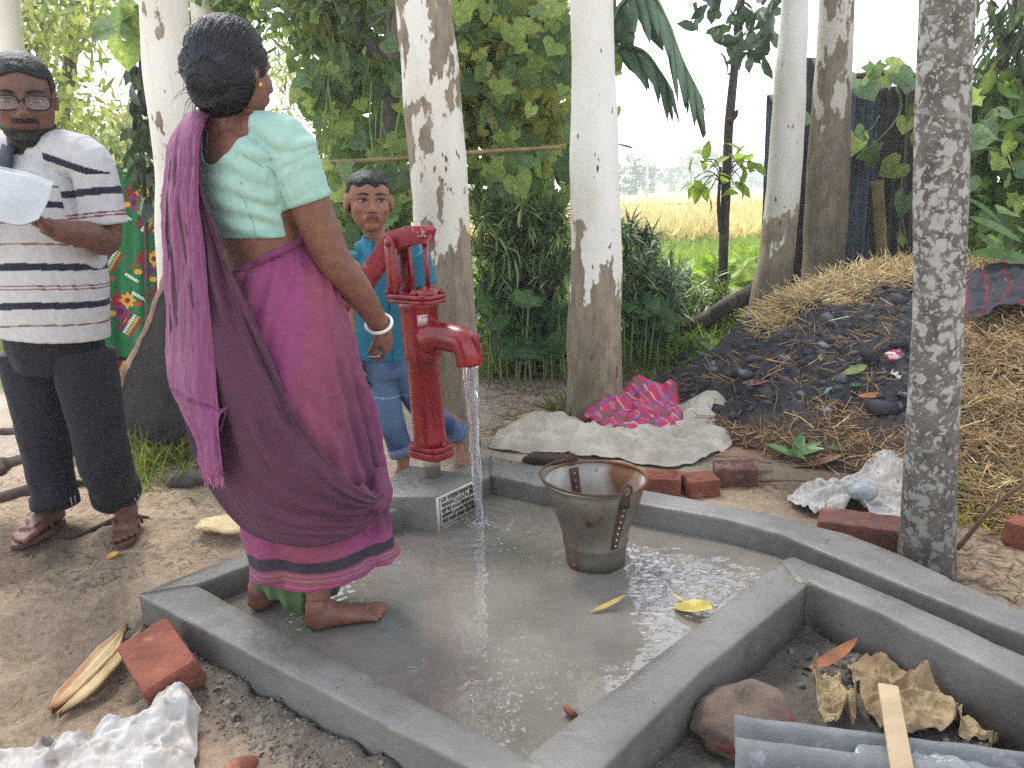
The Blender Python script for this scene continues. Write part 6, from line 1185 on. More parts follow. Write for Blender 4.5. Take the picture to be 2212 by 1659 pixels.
# ------------------------------------------------------------------ woman
def woman():
    W = thing('person', 'woman in mint green blouse and magenta purple saree standing barefoot in the basin', 'person', G(690, 1345, FL))
    fw = unit([.70, .71, 0]); rt = np.array([fw[1], -fw[0], 0]); U = np.array([0, 0, 1.])
    neck, chest, waist, pelv = A(497, 262, 2.12), A(535, 410, 2.11), A(575, 550, 2.11), A(618, 690, 2.11)
    shR, shL = A(622, 308, 2.03), A(440, 318, 2.22); elR, wrR = A(718, 555, 2.06), A(818, 698, 2.22)
    hd = A(512, 156, 2.12); hF = headframe(hd, unit(fw * .9 - rt * .13 + [0, 0, -.08]), U)
    P = []
    for c_, a, b_ in ((A(508, 285, 2.12), .075, .06), (A(525, 330, 2.115), .162, .09), (chest, .155, .1), (A(555, 480, 2.11), .136, .096), (waist, .122, .09), (A(592, 620, 2.11), .135, .098), (pelv, .145, .105), (A(630, 760, 2.1), .13, .1)): P.append((c_, a, b_))
    ctr = np.array([p[0] for p in P]); ar = np.array([p[1] for p in P]); br = np.array([p[2] for p in P]); n = 40; cs = spline(ctr, n); k = np.linspace(0, 1, len(P)); aa = np.interp(np.linspace(0, 1, n), k, ar); bb = np.interp(np.linspace(0, 1, n), k, br)
    th = np.linspace(0, 2 * np.pi, 36, endpoint=False); tv_ = (cs[:, None] + rt * (np.sign(np.cos(th)) * np.abs(np.cos(th)) ** .85)[None, :, None] * aa[:, None, None] + fw * (np.sin(th))[None, :, None] * bb[:, None, None]).reshape(-1, 3); tf_ = [tuple(q) for q in grid_faces(n, 36, True)] + [tuple(range(36))[::-1], tuple(range((n - 1) * 36, n * 36))]
    S_ = [(tv_, tf_)]
    S_ += [limb([A(505, 300, 2.12), neck + [0, 0, .01], A(502, 205, 2.13), hd - [0, 0, .03]], [.07, .053, .05, .055], 14, 16)]
    S_ += [limb([A(520, 295, 2.12), A(575, 290, 2.07), shR + [0, 0, .008]], [.055, .055, .052], 10, 14), limb([A(505, 300, 2.12), A(470, 298, 2.17), shL], [.055, .052, .05], 10, 14)]
    S_ += [limb([A(585, 300, 2.06), shR, A(660, 415, 2.03), elR, A(770, 625, 2.12), wrR], [.042, .056, .054, .046, .042, .029], 30, 16)]
    S_ += [limb([A(460, 305, 2.19), shL, A(410, 430, 2.3), A(430, 545, 2.38), A(520, 590, 2.42), A(600, 590, 2.42)], [.04, .052, .05, .042, .038, .026], 26, 14)]
    S_ += [ellipsoid(elR + unit(_C - elR) * .018 + [0, 0, -.005], (.03, .03, .034)), limb([A(742, 585, 2.09), A(775, 635, 2.14)], [.047, .042], 8, 12)]
    S_ += hand(wrR, A(838, 742, 2.27) - wrR, -fw * .3 + rt * -.6 + [0, 0, -.1], -1, 1.08, (.7, .75, .85, .95), thumb=(.3, .8))
    S_ += hand(A(600, 590, 2.42), np.array([.8, -.1, -.2]), np.array([0, -.4, -1]), 1, .95)
    hR, tR = G(664, 1368, FL), G(836, 1330, FL); hL, tL = G(548, 1330, FL), G(660, 1262, FL); hR[2] = tR[2] = hL[2] = tL[2] = FL + .006
    anR = hR + unit(tR - hR) * .035 + [0, 0, .085]; anL = hL + unit(tL - hL) * .035 + [0, 0, .085]
    S_ += foot(hR, tR, anR, 1., 1) + foot(hL, tL, anL, 1., -1)
    S_ += [limb([A(650, 740, 2.04), A(680, 1000, 2.05), A(695, 1150, 2.0), anR], [.07, .055, .046, .032], 20, 16), limb([A(600, 740, 2.16), A(610, 1010, 2.12), A(600, 1150, 2.08), anL], [.07, .055, .046, .032], 20, 16)]
    S_ += head(hF, .225, 1., 1., 1.)
    v, f, nr = remesh(S_, .0042, 5)
    sk = np.tile(S(120, 80, 64), (len(v), 1)) * (1 + .08 * fbm(v * 8, 3, 410))[:, None]; lowm = v[:, 2] < FL + .03; sk[lowm] *= 1.12
    body = obj('body', v, f, M['skin'], W, cols=sk)
    # blouse: shell lifted off the body
    dR, tRr = lines_to(v, shR, elR); dT = np.linalg.norm((v - A(535, 410, 2.11))[:, :2], axis=1); arm = (dR < .085) & (tRr > .08); zhem = A(560, 512, 2.05)[2]; dL, tLl = lines_to(v, shL, A(430, 545, 2.38)); armL = (dL < .075) & (tLl > .1)
    keep = np.where(arm, tRr < .50, np.where(armL, tLl < .6, (v[:, 2] > zhem - .0)))
    nb = A(470, 250, 2.05); ncen = A(497, 262, 2.12); rad = np.linalg.norm((v - A(482, 272, 2.06)) * [1, 1, .8], axis=1); keep &= ~((rad < .082)) & (v[:, 2] < A(497, 245, 2.12)[2]) & (np.linalg.norm((v - ncen) * [1, 1, .6], axis=1) > .07)
    u_, f_ = submesh(v, f, keep); bv = v[u_]; bn = nr[u_]
    ed = np.sort(np.stack([f_, np.roll(f_, -1, 1)], -1).reshape(-1, 2), 1); uq, cnt = np.unique(ed, axis=0, return_counts=True); bd_ = np.unique(uq[cnt == 1])
    for i in bd_:
        if arm[u_[i]] and abs(tRr[u_[i]] - .5) < .03: bv[i] += (elR - shR) * (.5 - tRr[u_[i]])
        elif not arm[u_[i]] and abs(bv[i, 2] - zhem) < .008: bv[i, 2] = zhem
    be = uq[cnt == 1]
    for _ in range(12):
        acc = np.zeros_like(bv); nn0 = np.zeros(len(bv)); np.add.at(acc, be[:, 0], bv[be[:, 1]]); np.add.at(acc, be[:, 1], bv[be[:, 0]]); np.add.at(nn0, be[:, 0], 1); np.add.at(nn0, be[:, 1], 1); k = nn0 > 0; bv[k] = .4 * bv[k] + .6 * acc[k] / nn0[k][:, None]
    along = np.where(arm[u_], tRr[u_] * 9, (bv[:, 2] * 30)); wr = np.where(arm[u_], np.sin(tRr[u_] * 52 + 5 * fbm(bv * 9, 2, 411)), np.sin(bv[:, 2] * 120 + 5 * (bv @ rt) * 6 + 4 * fbm(bv * 6, 2, 412)))
    amp = np.where(arm[u_], .0011, .002 * (1 + np.clip((bv - ctr[1]) @ rt * 8, -1, 1.4)))
    bv = bv + bn * (.0045 + amp * wr + .002 * fbm(bv * 25, 3, 413))[:, None]
    bcol = np.tile(S(158, 192, 178), (len(bv), 1)) * (1 + .1 * fbm(bv * 5, 3, 414))[:, None]; hemk = np.where(arm[u_], tRr[u_] > .465, bv[:, 2] < zhem + .02); bcol[hemk] = S(142, 182, 168)
    solid(obj('blouse', bv, f_, M['cloth'], W, cols=bcol), .003)
    sm0, sm1 = A(522, 398, 1.99), A(556, 512, 1.99)
    for (a0, a1) in ((sm0, sm1), (A(538, 330, 2.0), A(622, 400, 1.99))):
        pts_ = []
        for t_ in np.linspace(0, 1, 14): q_ = a0 + (a1 - a0) * t_; j = int(np.argmin(((bv - q_) ** 2).sum(1))); pts_.append(bv[j] + bn[j] * .0012)
        v_, f_ = tube(spline(np.array(pts_), 30), .0013, 5); obj('blouse_seam', v_, f_, M['cloth'], W, cols=np.tile(S(104, 150, 134), (len(v_), 1)))
    # hair with a low bun
    R_, c_ = hF; h = .225; at = lambda x, y, z: c_ + R_ @ (np.array([x, y, z]) * h)
    H_ = [ellipsoid(at(0, -.12, .15), np.array([.41, .46, .43]) * h, R_, 40, 26), ellipsoid(at(.0, -.18, -.06), np.array([.41, .42, .38]) * h, R_, 30, 20), ellipsoid(at(.0, -.24, -.27), np.array([.32, .30, .26]) * h, R_, 30, 20)]
    bun = A(456, 172, 2.03); H_ += [ellipsoid(bun, np.array([.058, .04, .056]), None, 30, 20), limb([bun, at(0, -.3, -.04)], [.058, .085], 8, 14), ellipsoid(at(-.02, -.36, -.16), np.array([.3, .2, .3]) * h, R_, 24, 16)]
    hv, hf, hn = remesh(H_, .0042, 14)
    loc = (hv - c_) @ R_ / h; keep = ~((loc[:, 1] > .20 - .1 * (loc[:, 2] > .25)) & (loc[:, 2] < .36)) & ~((loc[:, 1] > .0) & (loc[:, 2] < -.08)); u_, f_ = submesh(hv, hf, keep); hv, hn = hv[u_], hn[u_]
    ax = unit(bun - at(0, .2, .3)); e1 = unit(np.cross(ax, U)); e2 = np.cross(ax, e1); rel = hv - bun; ang = np.arctan2(rel @ e1, rel @ e2); rb_ = np.linalg.norm(rel, axis=1); inb = rb_ < .062
    e_a = np.where(inb, rb_ * 260 + ang * 2.0 + 3 * fbm(hv * 30, 2, 424), ang * 95 + 3 * fbm(hv * 9, 2, 420)); hv = hv + hn * (.0006 * np.sin(e_a) + .0007 * np.sin(e_a * .37 + 1) + .005 * fbm(hv * 14, 3, 421))[:, None]
    hair = obj('hair', hv, f_, M['hair'], W); solid(hair, .006, -1)
    st = MB()
    for k in range(150):
        i = random.randrange(len(hv)); p0 = hv[i]; d0 = unit(hn[i] + rdir(1)[0] * .9 + [0, 0, -.6]); L_ = random.uniform(.01, .035) * (1.6 if p0[2] < bun[2] else .6); st.add(*tube(spline([p0 - hn[i] * .004, p0 + d0 * L_ * .5, p0 + d0 * L_ + [0, 0, -.4 * L_]], 5), [.0008, .0007, .0006, .0005, .0003], 4))
    kind(st.obj('stray_hair', M['hair'], hair), 'stuff')
    ls_ = MB(); out_ = np.where(rb_ > .07)[0]
    for k in range(520):
        i = int(rng.choice(out_)); tgt = bun + unit(hv[i] - bun) * .035; pts_ = []
        for t_ in np.linspace(0, 1, 7): q_ = hv[i] + (tgt - hv[i]) * t_; j = int(np.argmin(((hv - q_) ** 2).sum(1))); pts_.append(hv[j] + hn[j] * .0012)
        pts_ = np.array(pts_); pts_[1:-1] = (pts_[:-2] + pts_[1:-1] * 2 + pts_[2:]) / 4; sp_l = spline(pts_, 16); ls_.add(*tube(sp_l, .0009, 4))
    for k in range(90):
        a0 = random.uniform(0, 6.28); r0 = random.uniform(.01, .05); pts_ = []
        for t_ in np.linspace(0, 1.2, 7): q_ = bun + (e1 * math.cos(a0 + t_ * 1.3) + e2 * math.sin(a0 + t_ * 1.3)) * r0 + ax * .04; j = int(np.argmin(((hv - q_) ** 2).sum(1))); pts_.append(hv[j] + hn[j] * .0012)
        ls_.add(*tube(spline(np.array(pts_), 14), .0009, 4))
    kind(ls_.obj('hair_strands', mat('strand', S(34, 34, 42), rough=.35, spec=.6), hair), 'stuff')
    v_, f_ = ellipsoid(at(.375, .02, -.17), (.0065, .0065, .0085), nu=12, nv=8); obj('earring', v_, f_, mat('gold', S(200, 150, 60), rough=.3, metal=.9), W)
    # bangle
    bd = unit(A(838, 742, 2.27) - wrR); bcx = wrR + bd * .002; e1 = unit(np.cross(bd, U)); e2 = np.cross(bd, e1); an = np.linspace(0, 2 * np.pi, 41); v_, f_ = tube([bcx + (e1 * math.cos(a) + e2 * math.sin(a)) * .037 + bd * .004 * math.cos(a) for a in an], .0046, 10, cap=False, r2=.0055); obj('bangle', v_, f_, mat('shell_white', S(226, 222, 214), rough=.3), W)
    # ---- saree: skirt
    rows = ((540, 515, 650), (575, 503, 690), (640, 496, 722), (720, 490, 750), (800, 484, 772), (900, 482, 800), (1000, 490, 822), (1070, 513, 830), (1130, 533, 845), (1182, 546, 856), (1206, 552, 860))
    nu, nv = 150, 200; cen, aw, bw = [], [], []
    for y_, a, b_ in rows: q = A((a + b_) / 2, y_, 2.09 - .06 * (y_ - 540) / 700); cen.append(q); aw.append((b_ - a) / 2 * pxm(q)); 
    cs = spline(np.array(cen), nu); aw = np.interp(np.linspace(0, 1, nu), np.linspace(0, 1, len(rows)), aw); bw = aw * np.interp(np.linspace(0, 1, nu), [0, .3, 1], [.9, .88, .78])
    th = np.linspace(0, 2 * np.pi, nv, endpoint=False); T, I_ = np.meshgrid(th, np.linspace(0, 1, nu)); x_ = np.cos(T); y_ = np.sin(T)                         # x to the photo's right, y away
    sv = cs[:, None] + np.stack([x_ * aw[:, None], y_ * bw[:, None], 0 * x_], -1)
    low = I_; topd = np.clip(1 - I_ / .12, 0, 1); sv[..., 2] += topd * (.05 * x_ - .02) ; sv[..., 2] += np.clip((I_ - .75) / .25, 0, 1) * (.022 * x_ + .012 * y_)
    nrm = np.stack([x_, y_ * 1.2, 0 * x_], -1); nrm /= np.linalg.norm(nrm, axis=-1, keepdims=True); pp = sv.reshape(-1, 3); fbn = fbm(pp * 6, 3, 430).reshape(nu, nv)
    diag = (1 - 2 * np.abs(fbm(np.stack([(T * 1.5 + 3.4 * I_).ravel() * 1.6, (I_ * 1.2).ravel(), 0 * T.ravel()], -1), 3, 434))).reshape(nu, nv) * np.clip(1.2 - I_ * 1.1, .15, 1) * .013 - .006 + np.sin(5 * T + 6 * fbn + 1.5) * (.004 + .010 * I_ ** 1.5) + .006 * (1 - 2 * np.abs(fbm(pp * np.array([9, 9, 5]), 3, 431))).reshape(nu, nv)
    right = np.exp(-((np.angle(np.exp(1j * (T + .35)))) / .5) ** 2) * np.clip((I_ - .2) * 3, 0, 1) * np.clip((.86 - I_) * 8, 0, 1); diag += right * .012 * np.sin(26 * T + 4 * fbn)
    hemw = np.clip((I_ - .86) / .14, 0, 1) * .0022 * np.sin(95 * I_ + 5 * fbn)
    sv = sv + nrm * (diag + hemw)[..., None]; pp = sv.reshape(-1, 3)
    mg = np.array(S(138, 60, 104)); orr = np.array(S(136, 68, 76)); dk = np.array(S(74, 38, 62)); c0 = mg * (1 + .15 * fbm(pp * 5, 3, 432))[:, None]
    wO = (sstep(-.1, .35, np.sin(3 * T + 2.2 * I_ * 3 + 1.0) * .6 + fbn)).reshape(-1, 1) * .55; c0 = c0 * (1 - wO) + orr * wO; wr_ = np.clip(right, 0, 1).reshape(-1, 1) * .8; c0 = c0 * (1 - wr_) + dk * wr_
    I1 = I_.reshape(-1); bord = (I1 > .845) & (I1 < .885); c0[bord] = S(48, 36, 50); lowb = I1 >= .885; thr = (.75 + .25 * np.sin(I1 * 260 + 2 * fbn.reshape(-1)))[:, None]; lb = (np.array(S(156, 88, 116)) * (1 - wO) + np.array(S(156, 96, 90)) * wO) * thr; c0[lowb] = lb[lowb]; c0[I1 > .985] = S(150, 40, 100)
    solid(obj('saree_skirt', pp, grid_faces(nu, nv, True), M['silk'], W, cols=np.clip(c0, 0, 1)), .0025)
    # gathered waist roll
    wp = [sv[2, j] + nrm[2, j] * .006 for j in range(0, nv, 4)]; v_, f_ = tube(np.array(wp + wp[:1]), .011, 10, cap=False, r2=.016); v_ += .004 * fbm(v_ * 25, 3, 433)[:, None]; obj('waist_roll', v_, f_, M['silk'], W, cols=np.tile(S(126, 52, 100), (len(v_), 1)))
    # ---- swag: dark purple fall from shoulder round to the front
    up_ = [(444, 296, 2.02), (450, 400, 1.985), (492, 512, 1.965), (534, 630, 1.945), (600, 790, 1.925), (668, 920, 1.90), (740, 1020, 1.905), (806, 1085, 1.96)]
    mid = [(434, 300, 2.05), (425, 400, 2.02), (440, 540, 1.99), (462, 690, 1.95), (525, 870, 1.905), (600, 1020, 1.875), (705, 1085, 1.885), (808, 1092, 1.95)]
    lo_ = [(424, 300, 2.10), (402, 420, 2.08), (396, 560, 2.08), (402, 740, 2.06), (456, 960, 2.02), (548, 1112, 1.95), (670, 1160, 1.89), (812, 1102, 1.95)]
    ns, nt_ = 170, 110; Us, Ms, Ls = [spline(np.array([A(*q) for q in r]), ns) for r in (up_, mid, lo_)]; g_ = np.stack([spline(np.stack([Us[i], Ms[i], Ls[i]]), nt_) for i in range(ns)]); t_ = np.linspace(0, 1, nt_)[None]; s_ = np.linspace(0, 1, ns)[:, None]
    gt = np.gradient(g_, axis=0); gu = np.gradient(g_, axis=1); nn_ = np.cross(gt, gu); nn_ /= np.linalg.norm(nn_, axis=-1, keepdims=True) + 1e-9; nn_ *= np.sign(-(nn_[..., 1:2]))
    q = g_.reshape(-1, 3); wv = fbm(q * 5, 3, 440).reshape(ns, nt_); rg = lambda ft, fs_, sd, tw: (1 - 2 * np.abs(fbm(np.stack([((t_ + tw * s_) * ft + .35 * wv).ravel(), (s_ * fs_ + 0 * t_).ravel(), 0 * q[:, 0] + sd], -1), 2, 441 + sd))).reshape(ns, nt_); fold = .024 * rg(4.2, 1.6, 0, .2) + .015 * rg(8, 2.6, 3, -.15) + .0035 * rg(20, 10, 5, .2) - .008
    g_ = g_ + nn_ * (fold + .016 + .03 * sstep(.45, .8, s_) * (1 - sstep(.93, 1, s_)))[..., None]; q = g_.reshape(-1, 3); cc_ = np.tile(S(72, 37, 57), (len(q), 1)) * (1 + .22 * wv.reshape(-1) + .18 * np.sin(2 * np.pi * (t_ * 5.5 + .5 * s_) + 3 * wv).reshape(-1) * 0)[:, None]; tt = (t_ + 0 * s_).reshape(-1); cc_[tt > .965] = S(44, 34, 50)
    mgp = (fbm(q * 3, 3, 442) * .5 + .4).clip(0, 1)[:, None] * .45; cc_ = cc_ * (1 - mgp) + np.array(S(106, 48, 76)) * mgp; solid(obj('saree_swag', q, grid_faces(ns, nt_), M['silk'], W, cols=cc_), .003)
    # ---- end of the saree hanging from the shoulder (pallu)
    R5 = [[(424, 300, 2.3), (436, 275, 2.26), (446, 268, 2.2), (455, 276, 2.15)], [(404, 285, 2.19), (424, 262, 2.14), (441, 258, 2.09), (452, 268, 2.06)], [(384, 330, 2.15), (405, 312, 2.06), (428, 308, 2.01), (448, 318, 1.995)], [(363, 430, 2.13), (388, 430, 2.04), (416, 430, 1.985), (447, 430, 1.97)], [(364, 560, 2.11), (392, 560, 2.02), (420, 560, 1.965), (458, 560, 1.95)], [(376, 690, 2.09), (402, 690, 2.0), (432, 690, 1.94), (472, 690, 1.925)], [(386, 820, 2.05), (412, 830, 1.97), (444, 850, 1.905), (486, 880, 1.89)], [(402, 870, 2.02), (430, 890, 1.95), (456, 900, 1.89), (488, 910, 1.875)], [(440, 930, 1.98), (452, 950, 1.92), (468, 975, 1.88), (492, 985, 1.87)], [(452, 975, 1.96), (462, 1000, 1.91), (476, 1022, 1.875), (496, 1024, 1.865)]]
    g_ = surf(R5, 200, 110); ns, nt_ = 200, 110; t_ = np.linspace(0, 1, nt_)[None]; s_ = np.linspace(0, 1, ns)[:, None]; gt = np.gradient(g_, axis=0); gu = np.gradient(g_, axis=1); nn_ = np.cross(gt, gu); nn_ /= np.linalg.norm(nn_, axis=-1, keepdims=True) + 1e-9; nn_ *= np.sign(-(nn_[..., 1:2]))
    q = g_.reshape(-1, 3); wv = fbm(q * np.array([5, 5, 3]), 3, 450).reshape(ns, nt_); rg = lambda ft, fs_, sd: (1 - 2 * np.abs(fbm(np.stack([(t_ * ft + .3 * wv).ravel(), (s_ * fs_ + 0 * t_).ravel(), 0 * q[:, 0] + sd], -1), 2, 451 + sd))).reshape(ns, nt_); fold = (.013 * rg(3.4, 2.5, 0) + .005 * rg(8, 7, 3)) * (.45 + .55 * np.clip(s_ * 4, 0, 1)) + .0022 * rg(22, 30, 5)
    g_ = g_ + nn_ * (fold + .014)[..., None]; q = g_.reshape(-1, 3); c1 = np.array(S(146, 76, 120)); c2 = np.array(S(114, 56, 92)); wv1 = np.clip(.5 + .8 * wv + .25 * np.sin(2 * np.pi * t_ * 4.2 + 4 * wv + 1) * 0, 0, 1).reshape(-1, 1); cc_ = c1 * wv1 + c2 * (1 - wv1); tt = (t_ + 0 * s_).reshape(-1); ss = (s_ + 0 * t_).reshape(-1); cc_[(ss > .68) & (ss < .70)] = S(104, 44, 84)
    pal = obj('saree_pallu', q, grid_faces(ns, nt_), M['silk'], W, cols=cc_); solid(pal, .003)
    fr_ = MB()
    for j in range(0, nt_, 2):
        p0 = g_[-1, j]; fr_.add(*tube(spline([p0, p0 + [random.uniform(-.004, .004), -.003, -.012], p0 + [random.uniform(-.008, .008), -.004, -.022 - .012 * random.random()]], 5), .0011, 4))
    kind(fr_.obj('fringe', mat('fringe', S(176, 104, 136), rough=.8), pal), 'stuff')
    # knot of cloth where the swag is tucked
    v_, f_, n_ = remesh([limb([A(770, 1050, 1.93), A(806, 1088, 1.94), A(826, 1060, 1.97), A(815, 1010, 2.0)], [.018, .028, .03, .02], 14, 12), ellipsoid(A(806, 1085, 1.94), (.035, .03, .022))], .004, 4); v_ = v_ + n_ * (.006 * fbm(v_ * 30, 3, 455))[:, None]; obj('saree_tuck', v_, f_, M['silk'], W, cols=np.tile(S(112, 54, 86), (len(v_), 1)))
    # petticoat hem
    rows = [[(546, 1245, 2.03), (600, 1262, 1.965), (660, 1265, 1.955), (738, 1240, 2.0)], [(550, 1270, 2.03), (600, 1285, 1.965), (655, 1298, 1.95), (738, 1262, 2.0)], [(562, 1283, 2.03), (606, 1300, 1.965), (645, 1330, 1.95), (728, 1285, 1.99)]]
    gsu = surf(rows, 30, 90); v_ = gsu.reshape(-1, 3); v_[:, 1] += .008 * np.sin(v_[:, 0] * 130); v_[:, 2] += .006 * fbm(v_ * 40, 2, 456) ; solid(obj('petticoat_hem', v_, grid_faces(30, 90), M['cloth'], W, cols=np.tile(S(78, 104, 62), (len(v_), 1)) * (1 + .2 * fbm(v_ * 12, 3, 457))[:, None]), .003)
    return W
woman()
# ------------------------------------------------------------------ man
def man():
    Yc = 2.72; W = thing('person', 'bearded man with glasses in striped polo shirt and rolled dark trousers reading papers', 'person', G(170, 1150, 0))
    U = np.array([0, 0, 1.]); hd = A(50, 212, 2.66); h = .262; hF = headframe(hd, unit([.42, -.86, -.28]), U)
    shL, shR = A(190, 345, 2.66), A(-72, 345, 2.80); elL, wrL = A(228, 518, 2.66), A(118, 498, 2.45); neck = A(66, 315, 2.70)
    fw = unit([.45, -.89, 0]); rt = np.array([fw[1], -fw[0], 0])       # rt: right hand of the man (photo left)
    S_ = head(hF, h, 1., 1.12, 1.25)
    S_ += [limb([A(75, 370, 2.72), neck, hd - [0, 0, .05]], [.075, .066, .064], 12, 16), limb([shR, A(68, 350, 2.73), shL], [.045, .055, .045], 14, 14)]
    S_ += [limb([A(72, 360, 2.74), A(95, 480, 2.74), A(115, 620, 2.74), A(125, 730, 2.74)], [.1, .13, .13, .13], 20, 20, up=(0, 1, 0), r2=[.07, .1, .1, .1])]
    S_ += [limb([shL, A(218, 430, 2.68), elL + [.004, 0, 0], A(190, 508, 2.55), wrL], [.056, .052, .046, .045, .031], 26, 16), limb([shR, A(-95, 450, 2.85), A(-105, 560, 2.72), A(-90, 500, 2.5)], [.056, .05, .045, .032], 22, 14)]
    S_ += hand(wrL, A(55, 462, 2.40) - wrL, np.array([-.1, -.35, .9]), -1, 1.08, (.35, .3, .3, .35), thumb=(.7, .5)) + hand(A(-90, 500, 2.5), np.array([.25, -.35, .5]), np.array([.6, .3, .3]), 1, 1.05)
    hR, tR = G(135, 1135), G(38, 1190); hL, tL = G(282, 1118), G(268, 1180); zs = float(max(gz(tR[0], tR[1])[0], gz(hR[0], hR[1])[0])) + .018; zl = float(max(gz(tL[0], tL[1])[0], gz(hL[0], hL[1])[0])) + .018
    hR[2] = tR[2] = zs; hL[2] = tL[2] = zl; anR = hR + unit(tR - hR) * .045 + [0, 0, .095]; anL = hL + unit(tL - hL) * .045 + [0, 0, .095]
    S_ += foot(hR, tR, anR, 1.12, 1) + foot(hL, tL, anL, 1.12, -1)
    hipR, hipL = A(65, 760, 2.76), A(178, 760, 2.70); knR, knL = A(100, 930, 2.76), A(215, 915, 2.70)
    S_ += [limb([hipR, knR, anR + [0, 0, .12], anR], [.085, .058, .045, .036], 22, 14), limb([hipL, knL, anL + [0, 0, .12], anL], [.085, .058, .045, .036], 22, 14)]
    v, f, nr = remesh(S_, .0042, 5); R_, c_ = hF; loc = (v - c_) @ R_ / h
    sk = np.tile(S(106, 72, 58), (len(v), 1)) * (1 + .08 * fbm(v * 8, 3, 510))[:, None]
    fc = np.abs(loc[:, 0]) < .5; lips = (np.abs(loc[:, 0]) < .1) & (np.abs(loc[:, 2] + .25) < .035) & (loc[:, 1] > .3); beard = fc & (loc[:, 2] < -.2) & (loc[:, 2] > -.62) & (loc[:, 1] > .05) & ~lips & ~((loc[:, 2] > -.3) & (np.abs(loc[:, 0]) > .15)); must = (np.abs(loc[:, 0]) < .15) & (np.abs(loc[:, 2] + .195) < .028) & (loc[:, 1] > .28)
    bw = np.clip(beard * 1. * (loc[:, 2] < -.3) * .92 + must * .75 + (beard & (loc[:, 2] >= -.3)) * .55, 0, .93)[:, None]; sk = sk * (1 - bw) + np.array(S(24, 20, 19)) * bw; sk[lips] = S(98, 58, 52)
    body = obj('body', v, f, M['skin'], W, cols=sk); face(W, hF, h, None, eye_open=.55)
    at = lambda x, y, z: c_ + R_ @ (np.array([x, y, z]) * h)
    v_, f_, n_ = remesh([ellipsoid(at(0, .25, -.43), np.array([.12, .095, .10]) * h, R_, 24, 16), limb([at(.285, .04, -.3), at(.19, .17, -.4), at(0, .27, -.45), at(-.19, .17, -.4), at(-.285, .04, -.3)], np.array([.03, .05, .06, .05, .03]) * h, 20, 10), limb([at(.13, .34, -.215), at(0, .41, -.185), at(-.13, .34, -.215)], np.array([.02, .028, .02]) * h, 10, 8)], .003, 4); v_ = v_ + n_ * (.003 * fbm(v_ * 120, 2, 511))[:, None]; obj('beard', v_, f_, M['hair'], W)
    # hair
    H_ = [ellipsoid(at(0, -.08, .17), np.array([.36, .43, .36]) * h, R_, 40, 26), ellipsoid(at(0, -.16, -.02), np.array([.355, .35, .33]) * h, R_, 30, 20)]; hv, hf, hn = remesh(H_, .004, 6); l2 = (hv - c_) @ R_ / h; keep = ~((l2[:, 1] > .12) & (l2[:, 2] < .29 + .05 * np.cos(l2[:, 0] * 9))) & ~((l2[:, 1] > -.12) & (l2[:, 2] < -.02)) & (l2[:, 2] > -.32); u_, f_ = submesh(hv, hf, keep); hv, hn = hv[u_], hn[u_]; hv = hv + hn * (.004 * fbm(hv * np.array([60, 60, 25]), 3, 512))[:, None]; solid(obj('hair', hv, f_, M['hair'], W), .006, -1)
    # glasses
    gl = MB(); le = []
    for s_ in (-1, 1):
        o_ = [at(s_ * .165 + .135 * np.sign(math.cos(a)) * abs(math.cos(a)) ** .6, .43 - .03 * abs(math.cos(a)), .025 + .085 * np.sign(math.sin(a)) * abs(math.sin(a)) ** .7) for a in np.linspace(0, 2 * np.pi, 33)]; gl.add(*tube(np.array(o_), .0026, 8, cap=False)); gl.add(*tube([at(s_ * .3, .41, .06), at(s_ * .37, .2, .05), at(s_ * .37, -.03, .03)], .0025, 6)); le.append(np.array(o_[:-1]))
    gl.add(*tube([at(-.04, .43, .05), at(0, .445, .06), at(.04, .43, .05)], .0025, 6)); go = gl.obj('glasses', mat('frame_black', S(28, 24, 24), rough=.3), W)
    gm = bpy.data.materials.new('lens'); gm.use_nodes = True; b = gm.node_tree.nodes['Principled BSDF']; b.inputs['Base Color'].default_value = (.8, .84, .86, 1); b.inputs['Alpha'].default_value = .12; b.inputs['Roughness'].default_value = .05; b.inputs['Specular IOR Level'].default_value = .9
    for q in le: obj('lens', np.vstack([q, q.mean(0)]), [(i, (i + 1) % 32, 32) for i in range(32)], gm, go)
    # ---- polo shirt
    zcol = lambda v: v[:, 2]
    def shirtcol(v):
        c0 = np.tile(S(190, 188, 188), (len(v), 1)); dA, tA = lines_to(v, shL, elL); sl = (dA < .10) & (tA > .2); z0 = A(120, 725, 2.65)[2]; zz = v[:, 2] + .012 * np.sin(v[:, 0] * 9) - .018 * (v @ rt - np.array([-1.5, 2.7, 0]) @ rt) * 0
        dn = np.array(S(30, 32, 50)); ms = np.array(S(120, 52, 72)); br_ = np.array(S(120, 92, 60)); y_ = (A(0, 1, Yc)[2])
        zpx = lambda p: A(100, p, 2.62)[2]
        for p, w_, cl in ((578, .0115, dn), (660, .0115, dn), (446, .010, dn), (530, .003, br_), (702, .003, br_), (408, .003, br_), (618, .0022, ms), (625, .0022, ms), (478, .0022, ms), (486, .0022, ms)): c0[(np.abs(zz - zpx(p)) < w_) & ~sl] = cl
        for p, w_, cl in ((.40, .045, dn), (.66, .010, ms), (.70, .010, ms), (.16, .012, br_), (.99, .06, dn)): c0[(np.abs(tA - p) < w_) & sl] = cl
        yoke = (~sl) & (np.abs(zz - A(170, 352, 2.66)[2] + .25 * (v[:, 0] - A(150, 352, 2.66)[0])) < .012) & (v[:, 0] > A(110, 352, 2.66)[0]); c0[yoke] = dn
        return c0
